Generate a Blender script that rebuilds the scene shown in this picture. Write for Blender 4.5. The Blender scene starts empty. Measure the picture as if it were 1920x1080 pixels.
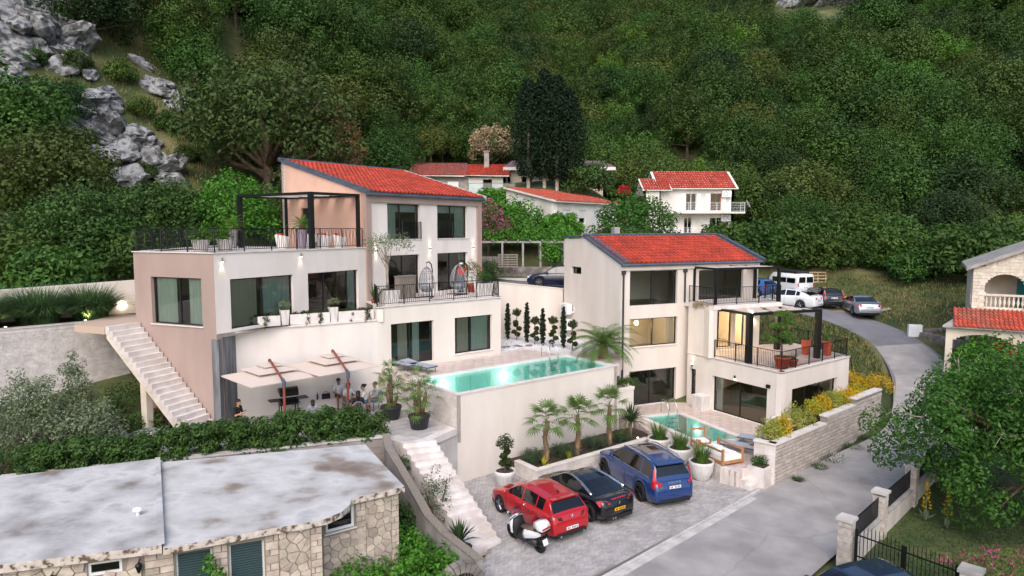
import bpy, math, random
import numpy as np
from mathutils import Vector, Matrix, noise as mnoise
# ------------------------------------------------------------ camera, sky, sun, exposure
scene = bpy.context.scene
col = scene.collection
cam_data = bpy.data.cameras.new('camera')
cam = bpy.data.objects.new('camera', cam_data); col.objects.link(cam)
cam.location = (0, 0, 11.0)
cam.rotation_euler = (math.radians(90 - 5.13), 0, 0)
cam_data.sensor_width = 36.0
cam_data.lens = 36.0 * 1280 / 1920
cam_data.clip_start = 0.5
cam_data.clip_end = 1500
scene.camera = cam
SUN_EL, SUN_AZ = math.radians(44), math.radians(184)      # azimuth from +Y clockwise: behind the camera
world = bpy.data.worlds.new('World'); scene.world = world
world.use_nodes = True
wn = world.node_tree.nodes; wl_ = world.node_tree.links
sky = wn.new('ShaderNodeTexSky'); sky.sky_type = 'NISHITA'; sky.sun_disc = False
sky.sun_elevation = SUN_EL; sky.sun_rotation = SUN_AZ
sky.air_density = 1.0; sky.dust_density = 2.6; sky.ozone_density = 1.0
wn['Background'].inputs['Strength'].default_value = 0.13
wl_.new(sky.outputs['Color'], wn['Background'].inputs['Color'])
sd = bpy.data.lights.new('sun', 'SUN'); sd.energy = 1.3; sd.angle = math.radians(55); sd.color = (1.0, 0.92, 0.86)
sun = bpy.data.objects.new('sun', sd); col.objects.link(sun)
sun_dir = Vector((math.sin(SUN_AZ) * math.cos(SUN_EL), math.cos(SUN_AZ) * math.cos(SUN_EL), math.sin(SUN_EL)))
sun.rotation_euler = sun_dir.to_track_quat('Z', 'Y').to_euler()
sun.location = (-20, -20, 60)
vs = scene.view_settings
vs.view_transform = 'Standard'; vs.look = 'None'; vs.exposure = 0.8; vs.gamma = 1.0
vs.use_curve_mapping = False
# ------------------------------------------------------------ helpers
R = random.Random(7)
NR = np.random.default_rng(11)
ORG = {}
def lin(c): return c / 12.92 if c <= 0.04045 else ((c + 0.055) / 1.055) ** 2.4
def hx(s):
 s = s.lstrip('#'); return tuple(lin(int(s[i:i + 2], 16) / 255) for i in (0, 2, 4)) + (1,)
MATS = {}
def mat(name, c, rough=0.7, c2=None, scale=3.0, amt=1.0, bump=0.0, bscale=40.0, metal=0.0, spec=0.5, coat=0.0, rnd=0.0, detail=4.0, stretch=None, emit=0.0, trans=0.0, objrnd=0.0, lo=0.35, hi=0.65):
 m = bpy.data.materials.new(name); m.use_nodes = True
 nt = m.node_tree; n = nt.nodes; l = nt.links
 b = n['Principled BSDF']
 b.inputs['Roughness'].default_value = rough; b.inputs['Metallic'].default_value = metal
 b.inputs['Specular IOR Level'].default_value = spec; b.inputs['Coat Weight'].default_value = coat
 c = hx(c) if isinstance(c, str) else tuple(c) + (1,) * (4 - len(c))
 b.inputs['Base Color'].default_value = c
 src = None
 tc = n.new('ShaderNodeTexCoord'); vec = tc.outputs['Object']
 if stretch:
  mp = n.new('ShaderNodeMapping'); mp.inputs['Scale'].default_value = stretch; l.new(vec, mp.inputs['Vector']); svec = mp.outputs['Vector']
 else: svec = vec
 if c2 is not None:
  c2 = hx(c2) if isinstance(c2, str) else tuple(c2) + (1,) * (4 - len(c2))
  nz = n.new('ShaderNodeTexNoise'); nz.inputs['Scale'].default_value = scale; nz.inputs['Detail'].default_value = detail
  l.new(svec, nz.inputs['Vector'])
  rp = n.new('ShaderNodeValToRGB'); rp.color_ramp.elements[0].position = lo; rp.color_ramp.elements[1].position = hi
  rp.color_ramp.elements[0].color = c
  rp.color_ramp.elements[1].color = tuple(c[i] * (1 - amt) + c2[i] * amt for i in range(3)) + (1,)
  l.new(nz.outputs['Fac'], rp.inputs['Fac']); src = rp.outputs['Color']
 if rnd or objrnd:
  hs = n.new('ShaderNodeHueSaturation')
  if src: l.new(src, hs.inputs['Color'])
  else: hs.inputs['Color'].default_value = c
  if rnd:
   at = n.new('ShaderNodeAttribute'); at.attribute_name = 'rnd'; fac = at.outputs['Fac']; k = rnd
  else:
   oi = n.new('ShaderNodeObjectInfo'); fac = oi.outputs['Random']; k = objrnd
  mr = n.new('ShaderNodeMapRange'); mr.inputs['To Min'].default_value = 1 - k; mr.inputs['To Max'].default_value = 1 + k
  l.new(fac, mr.inputs['Value']); l.new(mr.outputs['Result'], hs.inputs['Value'])
  if objrnd:
   mh = n.new('ShaderNodeMapRange'); mh.inputs['To Min'].default_value = 0.475; mh.inputs['To Max'].default_value = 0.515
   ml = n.new('ShaderNodeMath'); ml.operation = 'FRACT'; mm = n.new('ShaderNodeMath'); mm.operation = 'MULTIPLY'; mm.inputs[1].default_value = 7.31
   l.new(fac, mm.inputs[0]); l.new(mm.outputs[0], ml.inputs[0]); l.new(ml.outputs[0], mh.inputs['Value']); l.new(mh.outputs['Result'], hs.inputs['Hue'])
  src = hs.outputs['Color']
 if src: l.new(src, b.inputs['Base Color'])
 if bump:
  nb = n.new('ShaderNodeTexNoise'); nb.inputs['Scale'].default_value = bscale; nb.inputs['Detail'].default_value = 3
  l.new(vec, nb.inputs['Vector'])
  bp = n.new('ShaderNodeBump'); bp.inputs['Strength'].default_value = bump; bp.inputs['Distance'].default_value = 0.02
  l.new(nb.outputs['Fac'], bp.inputs['Height']); l.new(bp.outputs['Normal'], b.inputs['Normal'])
 if emit:
  b.inputs['Emission Color'].default_value = c; b.inputs['Emission Strength'].default_value = emit
 if trans:
  t = n.new('ShaderNodeBsdfTranslucent'); mx = n.new('ShaderNodeMixShader'); mx.inputs[0].default_value = trans
  if src: l.new(src, t.inputs['Color'])
  else: t.inputs['Color'].default_value = c
  l.new(b.outputs[0], mx.inputs[1]); l.new(t.outputs[0], mx.inputs[2]); l.new(mx.outputs[0], n['Material Output'].inputs['Surface'])
 MATS[name] = m
 return m
def glass_mat(name, tint, refl=1.0):
 m = bpy.data.materials.new(name); m.use_nodes = True
 nt = m.node_tree; n = nt.nodes; l = nt.links; n.remove(n['Principled BSDF'])
 t = n.new('ShaderNodeBsdfTransparent'); t.inputs['Color'].default_value = tuple(tint) + (1,)
 g = n.new('ShaderNodeBsdfGlossy'); g.inputs['Roughness'].default_value = 0.015; g.inputs['Color'].default_value = (refl, refl, refl, 1)
 f = n.new('ShaderNodeFresnel'); f.inputs['IOR'].default_value = 1.75
 mx = n.new('ShaderNodeMixShader'); l.new(f.outputs[0], mx.inputs[0]); l.new(t.outputs[0], mx.inputs[1]); l.new(g.outputs[0], mx.inputs[2])
 l.new(mx.outputs[0], n['Material Output'].inputs['Surface'])
 MATS[name] = m; return m
class MB:
 def __init__(s): s.v = []; s.f = []; s.m = []; s.r = []
 def add(s, vs_, fs, mi=0, r=None):
  o = len(s.v); s.v.extend([tuple(p) for p in vs_]); r = R.random() if r is None else r
  for f in fs: s.f.append([i + o for i in f]); s.m.append(mi); s.r.append(r)
  return s
 def bx(s, x0, x1, y0, y1, z0, z1, mi=0, r=None):
  return s.add([(x0, y0, z0), (x1, y0, z0), (x1, y1, z0), (x0, y1, z0), (x0, y0, z1), (x1, y0, z1), (x1, y1, z1), (x0, y1, z1)],
                     [(0, 3, 2, 1), (4, 5, 6, 7), (0, 1, 5, 4), (1, 2, 6, 5), (2, 3, 7, 6), (3, 0, 4, 7)], mi, r)
 def box(s, c, d, rz=0, mi=0, rx=0, ry=0, taper=1.0):
  M = Matrix.Rotation(rz, 3, 'Z') @ Matrix.Rotation(ry, 3, 'Y') @ Matrix.Rotation(rx, 3, 'X')
  P = []
  for z in (-.5, .5):
   k = taper if z < 0 else 1
   for x, y in ((-.5, -.5), (.5, -.5), (.5, .5), (-.5, .5)):
    P.append(Vector(c) + M @ Vector((x * d[0] * k, y * d[1] * k, z * d[2])))
  return s.add(P, [(0, 3, 2, 1), (4, 5, 6, 7), (0, 1, 5, 4), (1, 2, 6, 5), (2, 3, 7, 6), (3, 0, 4, 7)], mi)
 def prism(s, poly, z0, z1, mi=0, mtop=None):
  n = len(poly)
  a = sum(poly[i][0] * poly[(i + 1) % n][1] - poly[(i + 1) % n][0] * poly[i][1] for i in range(n))
  if a < 0: poly = poly[::-1]
  zb = (lambda i: z0[i]) if hasattr(z0, '__len__') else (lambda i: z0)
  V = [(p[0], p[1], z0) for p in poly] + [(p[0], p[1], z1) for p in poly]
  s.add(V, [tuple(range(n - 1, -1, -1))] + [(i, (i + 1) % n, (i + 1) % n + n, i + n) for i in range(n)], mi)
  o = len(s.v) - 2 * n
  s.f.append([o + n + i for i in range(n)]); s.m.append(mi if mtop is None else mtop); s.r.append(.5)
  return s
 def seg(s, p, q, w, h, mi=0, lift=0.0):
  p = Vector(p); q = Vector(q); d = q - p; n = Vector((-d.y, d.x, 0)); n = n.normalized() * (w / 2) if n.length > 1e-6 else Vector((w / 2, 0, 0))
  u = Vector((0, 0, h))
  return s.add([p - n, p + n, q + n, q - n, p - n + u, p + n + u, q + n + u, q - n + u],
                     [(0, 1, 2, 3), (7, 6, 5, 4), (1, 0, 4, 5), (2, 1, 5, 6), (3, 2, 6, 7), (0, 3, 7, 4)], mi)
 def tube(s, pts, r, n=6, mi=0, cap=True):
  pts = [Vector(p) for p in pts]; k = len(pts); rr = r if hasattr(r, '__len__') else [r] * k
  V = []; prev = None
  for i, p in enumerate(pts):
   t = (pts[min(i + 1, k - 1)] - pts[max(i - 1, 0)])
   t = t.normalized() if t.length > 1e-9 else Vector((0, 0, 1))
   if prev is None:
    a = Vector((0, 0, 1)) if abs(t.z) < .9 else Vector((1, 0, 0)); e1 = t.cross(a).normalized()
   else:
    e1 = prev - t * prev.dot(t); e1 = e1.normalized() if e1.length > 1e-6 else t.orthogonal().normalized()
   prev = e1; e2 = t.cross(e1)
   for j in range(n):
    an = 2 * math.pi * j / n; V.append(p + (e1 * math.cos(an) + e2 * math.sin(an)) * rr[i])
  F = [(i * n + j, i * n + (j + 1) % n, (i + 1) * n + (j + 1) % n, (i + 1) * n + j) for i in range(k - 1) for j in range(n)]
  if cap: F += [tuple(range(n - 1, -1, -1)), tuple((k - 1) * n + j for j in range(n))]
  return s.add(V, F, mi)
 def lathe(s, prof, n=20, mi=0, c=(0, 0, 0), cap=True, sq=0):
  V = []
  for r, z in prof:
   for j in range(n):
    a = 2 * math.pi * j / n; V.append((c[0] + r * math.cos(a), c[1] + r * math.sin(a), c[2] + z))
  k = len(prof)
  F = [(i * n + j, i * n + (j + 1) % n, (i + 1) * n + (j + 1) % n, (i + 1) * n + j) for i in range(k - 1) for j in range(n)]
  if cap: F += [tuple(range(n - 1, -1, -1)), tuple((k - 1) * n + j for j in range(n))]
  return s.add(V, F, mi)
 def ell(s, c, r, n=10, m=7, mi=0, jit=0.0):
  V = [(c[0], c[1], c[2] - r[2])]
  for i in range(1, m):
   t = math.pi * i / m - math.pi / 2
   for j in range(n):
    a = 2 * math.pi * j / n; k = 1 + R.uniform(-jit, jit)
    V.append((c[0] + r[0] * math.cos(t) * math.cos(a) * k, c[1] + r[1] * math.cos(t) * math.sin(a) * k, c[2] + r[2] * math.sin(t) * k))
  V.append((c[0], c[1], c[2] + r[2])); L = len(V) - 1
  F = [(0, 1 + (j + 1) % n, 1 + j) for j in range(n)] + [(L, L - n + j, L - n + (j + 1) % n) for j in range(n)]
  F += [(1 + i * n + j, 1 + i * n + (j + 1) % n, 1 + (i + 1) * n + (j + 1) % n, 1 + (i + 1) * n + j) for i in range(m - 2) for j in range(n)]
  return s.add(V, F, mi)
 def wall(s, A, B, z0, z1, th, holes=(), mi=0, mi_rev=None):
  A = Vector((A[0], A[1])); B = Vector((B[0], B[1])); L = (B - A).length; u = (B - A) / L; nn = Vector((-u.y, u.x))
  S = sorted({0.0, L} | {min(max(h[i], 0), L) for h in holes for i in (0, 1)}); Z = sorted({z0, z1} | {min(max(h[i], z0), z1) for h in holes for i in (2, 3)})
  ns, nz = len(S) - 1, len(Z) - 1
  def solid(i, j):
   if not (0 <= i < ns and 0 <= j < nz): return False
   a = (S[i] + S[i + 1]) / 2; b = (Z[j] + Z[j + 1]) / 2
   return not any(h[0] < a < h[1] and h[2] < b < h[3] for h in holes)
  def P(a, d, z): q = A + u * a + nn * d; return (q.x, q.y, z)
  mr = mi if mi_rev is None else mi_rev
  for i in range(ns):
   for j in range(nz):
    if not solid(i, j): continue
    a, b, c, d = S[i], S[i + 1], Z[j], Z[j + 1]
    s.add([P(a, 0, c), P(b, 0, c), P(b, 0, d), P(a, 0, d)], [(0, 1, 2, 3)], mi)
    s.add([P(a, th, c), P(b, th, c), P(b, th, d), P(a, th, d)], [(3, 2, 1, 0)], mi)
    if not solid(i - 1, j): s.add([P(a, 0, c), P(a, th, c), P(a, th, d), P(a, 0, d)], [(3, 2, 1, 0)], mr)
    if not solid(i + 1, j): s.add([P(b, 0, c), P(b, th, c), P(b, th, d), P(b, 0, d)], [(0, 1, 2, 3)], mr)
    if not solid(i, j - 1): s.add([P(a, 0, c), P(b, 0, c), P(b, th, c), P(a, th, c)], [(3, 2, 1, 0)], mr)
    if not solid(i, j + 1): s.add([P(a, 0, d), P(b, 0, d), P(b, th, d), P(a, th, d)], [(0, 1, 2, 3)], mr)
  return s
 def build(s, name, mats, parent=None, smooth=False, label=None, cat=None, group=None, kind=None, org=None):
  me = bpy.data.meshes.new(name)
  if not isinstance(mats, (list, tuple)): mats = [mats]
  if parent is not None: o0 = ORG.get(parent.name, Vector((0, 0, 0)))
  elif org is not None: o0 = Vector(org)
  else:
   a = np.array(s.v); o0 = Vector((float((a[:, 0].min() + a[:, 0].max()) / 2), float((a[:, 1].min() + a[:, 1].max()) / 2), float(a[:, 2].min())))
  me.from_pydata([(p[0] - o0.x, p[1] - o0.y, p[2] - o0.z) for p in s.v], [], s.f)
  for m in mats: me.materials.append(MATS[m] if isinstance(m, str) else m)
  me.polygons.foreach_set('material_index', s.m)
  if smooth: me.polygons.foreach_set('use_smooth', [True] * len(s.f))
  at = me.attributes.new('rnd', 'FLOAT', 'FACE'); at.data.foreach_set('value', s.r)
  me.update()
  o = bpy.data.objects.new(name, me); col.objects.link(o)
  if parent is not None: o.parent = parent; ORG[o.name] = o0
  else: o.location = o0; ORG[o.name] = o0
  tag(o, label, cat, group, kind)
  return o
def tag(o, label=None, cat=None, group=None, kind=None):
 if label: o['label'] = label
 if cat: o['category'] = cat
 if group: o['group'] = group
 if kind: o['kind'] = kind
 return o
def thing(name, label, cat, loc=(0, 0, 0), group=None):
 o = bpy.data.objects.new(name, None); col.objects.link(o); o.location = loc; o.empty_display_size = .2
 ORG[o.name] = Vector(loc); return tag(o, label, cat, group)
def dup(root, loc, rz=0.0, label=None, sc=1.0, group=None):
 r = root.copy(); col.objects.link(r); r.location = loc; r.rotation_euler = (0, 0, rz); r.scale = (sc, sc, sc) if not hasattr(sc, '__len__') else sc
 if label: r['label'] = label
 if group: r['group'] = group
 for ch in root.children:
  c = ch.copy(); col.objects.link(c); c.parent = r
  for g in ch.children:
   d = g.copy(); col.objects.link(d); d.parent = c
 return r
def place(root, loc, rz=0.0, sc=1.0):
 root.location = loc; root.rotation_euler = (0, 0, rz); root.scale = (sc, sc, sc) if not hasattr(sc, '__len__') else sc; return root
def quads_obj(name, V, matname, parent=None, rnd=None, label=None, cat=None, group=None, kind=None, extra=None):
 V = np.asarray(V, dtype=np.float32).reshape(-1, 4, 3); n = len(V)
 o0 = ORG.get(parent.name, Vector((0, 0, 0))) if parent is not None else Vector((float(V[:, :, 0].mean()), float(V[:, :, 1].mean()), float(V[:, :, 2].min())))
 co = (V - np.array(o0, dtype=np.float32)).reshape(-1)
 me = bpy.data.meshes.new(name); me.vertices.add(n * 4); me.vertices.foreach_set('co', co)
 me.loops.add(n * 4); me.loops.foreach_set('vertex_index', np.arange(n * 4, dtype=np.int32))
 me.polygons.add(n); me.polygons.foreach_set('loop_start', np.arange(0, n * 4, 4, dtype=np.int32))
 for m in (matname if isinstance(matname, (list, tuple)) else [matname]): me.materials.append(MATS[m])
 at = me.attributes.new('rnd', 'FLOAT', 'FACE'); at.data.foreach_set('value', (NR.random(n) if rnd is None else rnd).astype(np.float32))
 if extra is not None: me.polygons.foreach_set('material_index', extra.astype(np.int32))
 me.update(); me.validate()
 o = bpy.data.objects.new(name, me); col.objects.link(o)
 if parent is not None: o.parent = parent; ORG[o.name] = o0
 else: o.location = o0; ORG[o.name] = o0
 return tag(o, label, cat, group, kind)
def unit(a): return a / np.maximum(np.linalg.norm(a, axis=-1, keepdims=True), 1e-9)
def leaf_quads(P, N, length, width, jitter=.5, droop=0.0):
 n = len(P); N = unit(N + NR.normal(0, jitter, (n, 3)))
 T = unit(np.cross(N, NR.normal(0, 1, (n, 3)))); T[:, 2] -= droop; T = unit(T); B = unit(np.cross(N, T))
 L = (length * NR.uniform(.65, 1.3, (n, 1))) / 2; W = (width * NR.uniform(.7, 1.2, (n, 1))) / 2
 return np.stack([P - T * L, P + B * W - T * L * .1, P + T * L, P - B * W - T * L * .1], 1)
def clump_quads(centres, radii, per, length, width, jitter=.5, shell=.55, upbias=.25, droop=0.0, flat=1.0):
 C = np.asarray(centres, float); k = len(C); rad = np.broadcast_to(np.asarray(radii, float).reshape(-1, 1), (k, 1)) if np.ndim(radii) < 2 else np.asarray(radii, float)
 d = unit(NR.normal(0, 1, (k * per, 3))); r = shell + (1 - shell) * NR.random((k * per, 1)) ** .6
 r = np.where(NR.random((k * per, 1)) < .18, NR.random((k * per, 1)), r)
 P = np.repeat(C, per, 0) + d * r * np.repeat(rad, per, 0) * np.array([1, 1, flat])
 N = d.copy(); N[:, 2] += upbias
 rn = np.clip(np.repeat(NR.random(k), per) * .6 + NR.random(k * per) * .4, 0, 1)
 return leaf_quads(P, N, length, width, jitter, droop), rn
def dome_centres(n, R3, zc, lo=-.3, jit=.12, seed=0):
 g = np.random.default_rng(seed); i = np.arange(n) + .5
 z = lo + (1 - lo) * i / n; t = i * 2.399963 + g.random() * 6
 rr = np.sqrt(np.maximum(0, 1 - z * z)); k = g.uniform(1 - 2 * jit, 1 + jit, n)
 return np.stack([rr * np.cos(t) * R3[0] * k, rr * np.sin(t) * R3[1] * k, zc + z * R3[2] * k], 1)
def blade_quads(base, dirs, length, width, bend, segs=3, up=1.0):
 n = len(base); L = length * NR.uniform(.7, 1.15, n); D = np.concatenate([dirs, np.zeros((n, 1))], 1)
 B = np.stack([-D[:, 1], D[:, 0], np.zeros(n)], 1); out = []
 def pt(t):
  a = up - bend * t
  return base + (D * (t * (1 - np.clip(a, -.5, 1)) + .15 * t)[:, None] if False else D * ((bend * t * t * .75 + .12 * t) * L)[:, None]) + np.array([0, 0, 1]) * ((t - bend * .55 * t ** 2.4) * L * up)[:, None]
 for k in range(segs):
  a, b = k / segs, (k + 1) / segs; w0 = width * (1 - a ** 1.6) * .5 + width * .03; w1 = width * (1 - b ** 1.6) * .5 + width * .02
  p, q = pt(np.full(n, a)), pt(np.full(n, b))
  out.append(np.stack([p - B * w0, p + B * w0, q + B * w1, q - B * w1], 1))
 return np.concatenate(out, 0)
def ring_dirs(n): a = NR.random(n) * 2 * math.pi; return np.stack([np.cos(a), np.sin(a)], 1)
def pinnate_quads(n_fronds, L, leaflet, lw, rise, bend, pairs=18, base=(0, 0, 0), tilt=(.1, 1.0)):
 out = []
 for i in range(n_fronds):
  az = i * 2.399963 + R.uniform(-.2, .2); el = math.radians(85) - (i / n_fronds) * math.radians(85) * rise + R.uniform(-.08, .08)
  l = L * R.uniform(.85, 1.1); d = Vector((math.cos(az), math.sin(az), 0)); p = Vector(base); e = el; side = Vector((-d.y, d.x, 0)); st = pairs
  prev = p.copy()
  for k in range(st):
   t = (k + 1) / st; e -= bend / st * (1 + t * .6); step = (d * math.cos(e) + Vector((0, 0, math.sin(e)))) * (l / st); q = prev + step
   up = side.cross(step).normalized(); w = lw
   out.append([prev - side * .012, prev + side * .012, q + side * .010, q - side * .010])
   if k > 1:
    ll = leaflet * (math.sin(math.pi * min(1, .12 + t * .86)) ** .7)
    for sgn in (-1, 1):
     a = (prev + q) / 2; tip = a + side * sgn * ll * .85 + step.normalized() * ll * .55 - up * (-.12 * ll) - Vector((0, 0, ll * .18))
     mid = (a + tip) / 2 + Vector((0, 0, ll * .06)); ws = step.normalized() * w
     out.append([a - ws * .5, a + ws * .5, mid + ws * .6, mid - ws * .6]); out.append([mid - ws * .6, mid + ws * .6, tip, tip - ws * .1])
   prev = q
 return np.array([[tuple(v) for v in q] for q in out])
def fan_palm_quads(n, rad, pet, base, droop=1.0, segs=19):
 out = []
 for i in range(n):
  az = i * 2.399963 + R.uniform(-.15, .15); el = math.radians(78) - (i / n) * math.radians(115) * droop + R.uniform(-.12, .12)
  d = Vector((math.cos(az) * math.cos(el), math.sin(az) * math.cos(el), math.sin(el))); sd_ = Vector((-math.sin(az), math.cos(az), 0)); nr = sd_.cross(d).normalized()
  b = Vector(base); c = b + d * pet
  out.append([b - sd_ * .012, b + sd_ * .012, c + sd_ * .01, c - sd_ * .01])
  for k in range(segs):
   a = (k / (segs - 1) - .5) * math.radians(210); r = rad * (1 - .28 * abs(k / (segs - 1) - .5) * 2) * R.uniform(.92, 1.06)
   v = (d * math.cos(a) + sd_ * math.sin(a)); w = sd_ * math.cos(a) - d * math.sin(a)
   m_ = c + v * r * .55 + nr * (.03 * rad); tip = c + v * r - Vector((0, 0, .22 * r)); ww = w * (r * .056)
   out.append([c - ww * .25, c + ww * .25, m_ + ww, m_ - ww]); out.append([m_ - ww, m_ + ww, tip + ww * .05, tip - ww * .05])
 return np.array([[tuple(v) for v in q] for q in out])
def local(A, B, s, d=0.0, z=0.0):
 L = math.hypot(B[0] - A[0], B[1] - A[1]); u = ((B[0] - A[0]) / L, (B[1] - A[1]) / L)
 return Vector((A[0] + u[0] * s + u[1] * d, A[1] + u[1] * s - u[0] * d, z))
def wbox(mb, A, B, s0, s1, d0, d1, z0, z1, mi=0):
 mb.prism([tuple(local(A, B, *q)[:2]) for q in ((s0, d0), (s1, d0), (s1, d1), (s0, d1))], z0, z1, mi); return mb
def window(parent, A, B, s0, s1, z0, z1, rec=.16, splits=(.5,), fw=.055, curtain=(), frame='dark_frame', glass='glass', sill=None, blind=None, open_leaf=None):
 f = MB(); t = .07; d1 = -rec; d0 = -rec - t
 xs = [s0 + (s1 - s0) * k for k in splits]
 for a, b in ((s0, s0 + fw), (s1 - fw, s1)): wbox(f, A, B, a, b, d0, d1, z0, z1)
 for x in xs: wbox(f, A, B, x - fw * .6, x + fw * .6, d0 + .004, d1 - .004, z0 + fw, z1 - fw)
 for a, b in ((z0, z0 + fw), (z1 - fw, z1)): wbox(f, A, B, s0 + fw, s1 - fw, d0 + .002, d1 - .002, a, b)
 w = f.build('window', frame, parent)
 ed = [s0 + fw] + xs + [s1 - fw]
 for i in range(len(ed) - 1):
  a, b = ed[i] + (.03 if i else 0), ed[i + 1] - (.03 if i < len(ed) - 2 else 0)
  g = MB(); P = [local(A, B, q, -rec - t / 2, zz) for q, zz in ((a, z0 + fw), (b, z0 + fw), (b, z1 - fw), (a, z1 - fw))]
  g.add(P, [(0, 1, 2, 3)]); g.build('pane', glass, w)
 for c0, c1, m in curtain:
  g = MB(); n = max(6, int((c1 - c0) * (s1 - s0) / .07)); V = []
  for k in range(n + 1):
   q = s0 + (s1 - s0) * (c0 + (c1 - c0) * k / n); dd = -rec - .14 + .04 * math.sin(k * 1.9 + R.random()) ;
   V += [local(A, B, q, dd, z0 + .02), local(A, B, q, dd, z1 + .05)]
  g.add(V, [(2 * k, 2 * k + 2, 2 * k + 3, 2 * k + 1) for k in range(n)]); g.build('curtain', m, w, smooth=True)
 if blind:
  g = MB(); wbox(g, A, B, s0 + fw, s1 - fw, -rec - .2, -rec - .19, z1 - blind, z1 - .03); g.build('blind', 'curtain_white', w)
 if sill:
  g = MB(); wbox(g, A, B, s0 - .06, s1 + .06, -rec + .003, .05, z0 - .05, z0 - .004); g.build('sill', sill, w)
 return w
def tiled_roof(parent, O, u, v, lu, lv, m, tw=.31, tl=.42, up=0.06):
 u = Vector(u).normalized(); v = Vector(v).normalized(); n = u.cross(v).normalized(); O = Vector(O)
 nc = int(lu / tw); nrw = int(lv / tl); tw = lu / nc; tl = lv / nrw; k = 5
 prof = [(0, 0), (.10, .055), (.32, .085), (.56, .055), (.70, 0.0)]
 U = []; Hh = []; cid = []
 for c in range(nc):
  for a, h in prof: U.append((c + a) * tw); Hh.append(h); cid.append(c)
 U.append(lu); Hh.append(0); cid.append(nc - 1)
 U = np.array(U); Hh = np.array(Hh); nu = len(U)
 rows = []
 for r in range(nrw):
  j = NR.normal(0, .004, nu)
  rows.append((r * tl - .015, .06 + j)); rows.append(((r + 1) * tl, .008 + j))
 q = []; rn = []
 Oa, ua, va, na = (np.array(t) for t in (O, u, v, n))
 pts = [Oa + U[:, None] * ua + vv * va + (up + Hh * 1.0 + off)[:, None] * na for vv, off in rows]
 pts = [Oa + U[:, None] * ua + (-.015) * va + (up + Hh * .6 - .02)[:, None] * na] + pts
 rr = NR.random((nrw + 1, nc + 1))
 for i in range(len(pts) - 1):
  a, b = pts[i], pts[i + 1]
  q.append(np.stack([a[:-1], a[1:], b[1:], b[:-1]], 1)); rn.append(rr[(i + 0) // 2][np.array(cid[:-1])])
 return quads_obj('roof_tiles', np.concatenate(q), m, parent, rnd=np.concatenate(rn), kind='stuff')
def railing(name, label, pts, h=1.02, style='plain', m='black_metal', gap=.12, post=1.5, group=None, r=.011, closed=False):
 pts = [Vector(p) for p in pts]; t = thing(name, label, 'railing', pts[0], group)
 bars = MB(); n = len(pts); segs = [(pts[i], pts[(i + 1) % n]) for i in range(n if closed else n - 1)]
 posts = []
 for a, b in segs:
  L = (b - a).length; k = max(1, round(L / post)); d = (b - a) / L
  posts += [a + (b - a) * (i / k) for i in range(k)]
  for zz, w_, h_ in ((h - .03, .045, .03), (.09, .03, .025)): MB().seg(a + Vector((0, 0, zz)), b + Vector((0, 0, zz)), w_, h_).build('rail', m, t)
  if style == 'horizontal':
   for zz in (.28, .46, .64, .82): bars.tube([a + Vector((0, 0, zz)), b + Vector((0, 0, zz))], .016, 5)
   continue
  nb = max(2, round(L / gap))
  for i in range(1, nb):
   p = a + d * (L * i / nb)
   if style == 'fancy' :
    sgn = (-1, 1)[i % 2]; o = d * (gap * .26 * sgn); z = lambda q, w=Vector((0, 0, 0)): p + w + Vector((0, 0, q))
    if (i // 2) % 2: bars.tube([z(.1), z(.30), z(.30, o), z(.72, o), z(.72), z(h - .03)], r, 4)
    else: bars.tube([z(.1), z(.52), z(.52, o), z(.86, o), z(.86), z(h - .03)], r, 4)
   else: bars.tube([p + Vector((0, 0, .1)), p + Vector((0, 0, h - .02))], r, 4)
 if not closed: posts.append(pts[-1])
 bars.build('bars', m, t, kind='stuff')
 for p in posts: MB().box(p + Vector((0, 0, h / 2)), (.045, .045, h)).build('post', m, t)
 return t
# ------------------------------------------------------------ materials
mat('plaster_white', '#e0d9d4', .85, '#d5cec8', 1.2, stretch=(1, 1, .3), bump=.25, bscale=60)
mat('plaster_cream', '#dcd2ca', .85, '#d2c8bf', 1.1, stretch=(1, 1, .3), bump=.25, bscale=60)
mat('plaster_warm', '#dfd6ce', .85, '#d5ccc3', 1.1, stretch=(1, 1, .3), bump=.2, bscale=60)
mat('plaster_pink', '#a69189', .88, '#9d8880', 1.1, stretch=(1, 1, .3), bump=.25, bscale=60)
mat('plaster_peach', '#d2ab98', .88, '#c9a08d', .8, bump=.2, bscale=60)
mat('plaster_old', '#e6e2dc', .9, '#cfc9c0', .6, bump=.3, bscale=30)
mat('plaster_sand', '#d8cdbd', .9, '#c8bba8', .8, bump=.3, bscale=30)
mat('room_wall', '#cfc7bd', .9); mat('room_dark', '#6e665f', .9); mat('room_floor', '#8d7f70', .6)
mat('concrete_dark', '#7f8183', .85, '#5c5e61', 2.0, bump=.4, stretch=(3, 3, .35))
mat('concrete', '#a6a29f', .9, '#8a8683', 1.5, bump=.4, bscale=25)
mat('concrete_light', '#c9c4c0', .85, '#b0aaa6', 1.2, bump=.3, bscale=30)
mat('coping', '#ddd6d2', .6, '#cfc6c0', 2.0, bump=.15)
mat('travertine', '#cdbfb7', .55, '#b8a79d', 2.5, bump=.1, rnd=.07)
mat('travertine_white', '#dcd5d1', .6, '#c4bab4', 1.6, bump=.15, rnd=.06)
mat('dark_frame', '#25272b', .4, metal=.3); mat('black_metal', '#121315', .45, metal=.2); mat('grey_metal', '#5d6673', .45, '#4e5763', 2, metal=.3)
mat('pipe_grey', '#3d414a', .4, metal=.3); mat('steel', '#c8ccd2', .18, metal=1.0); mat('white_metal', '#dfe0e2', .35)
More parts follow.
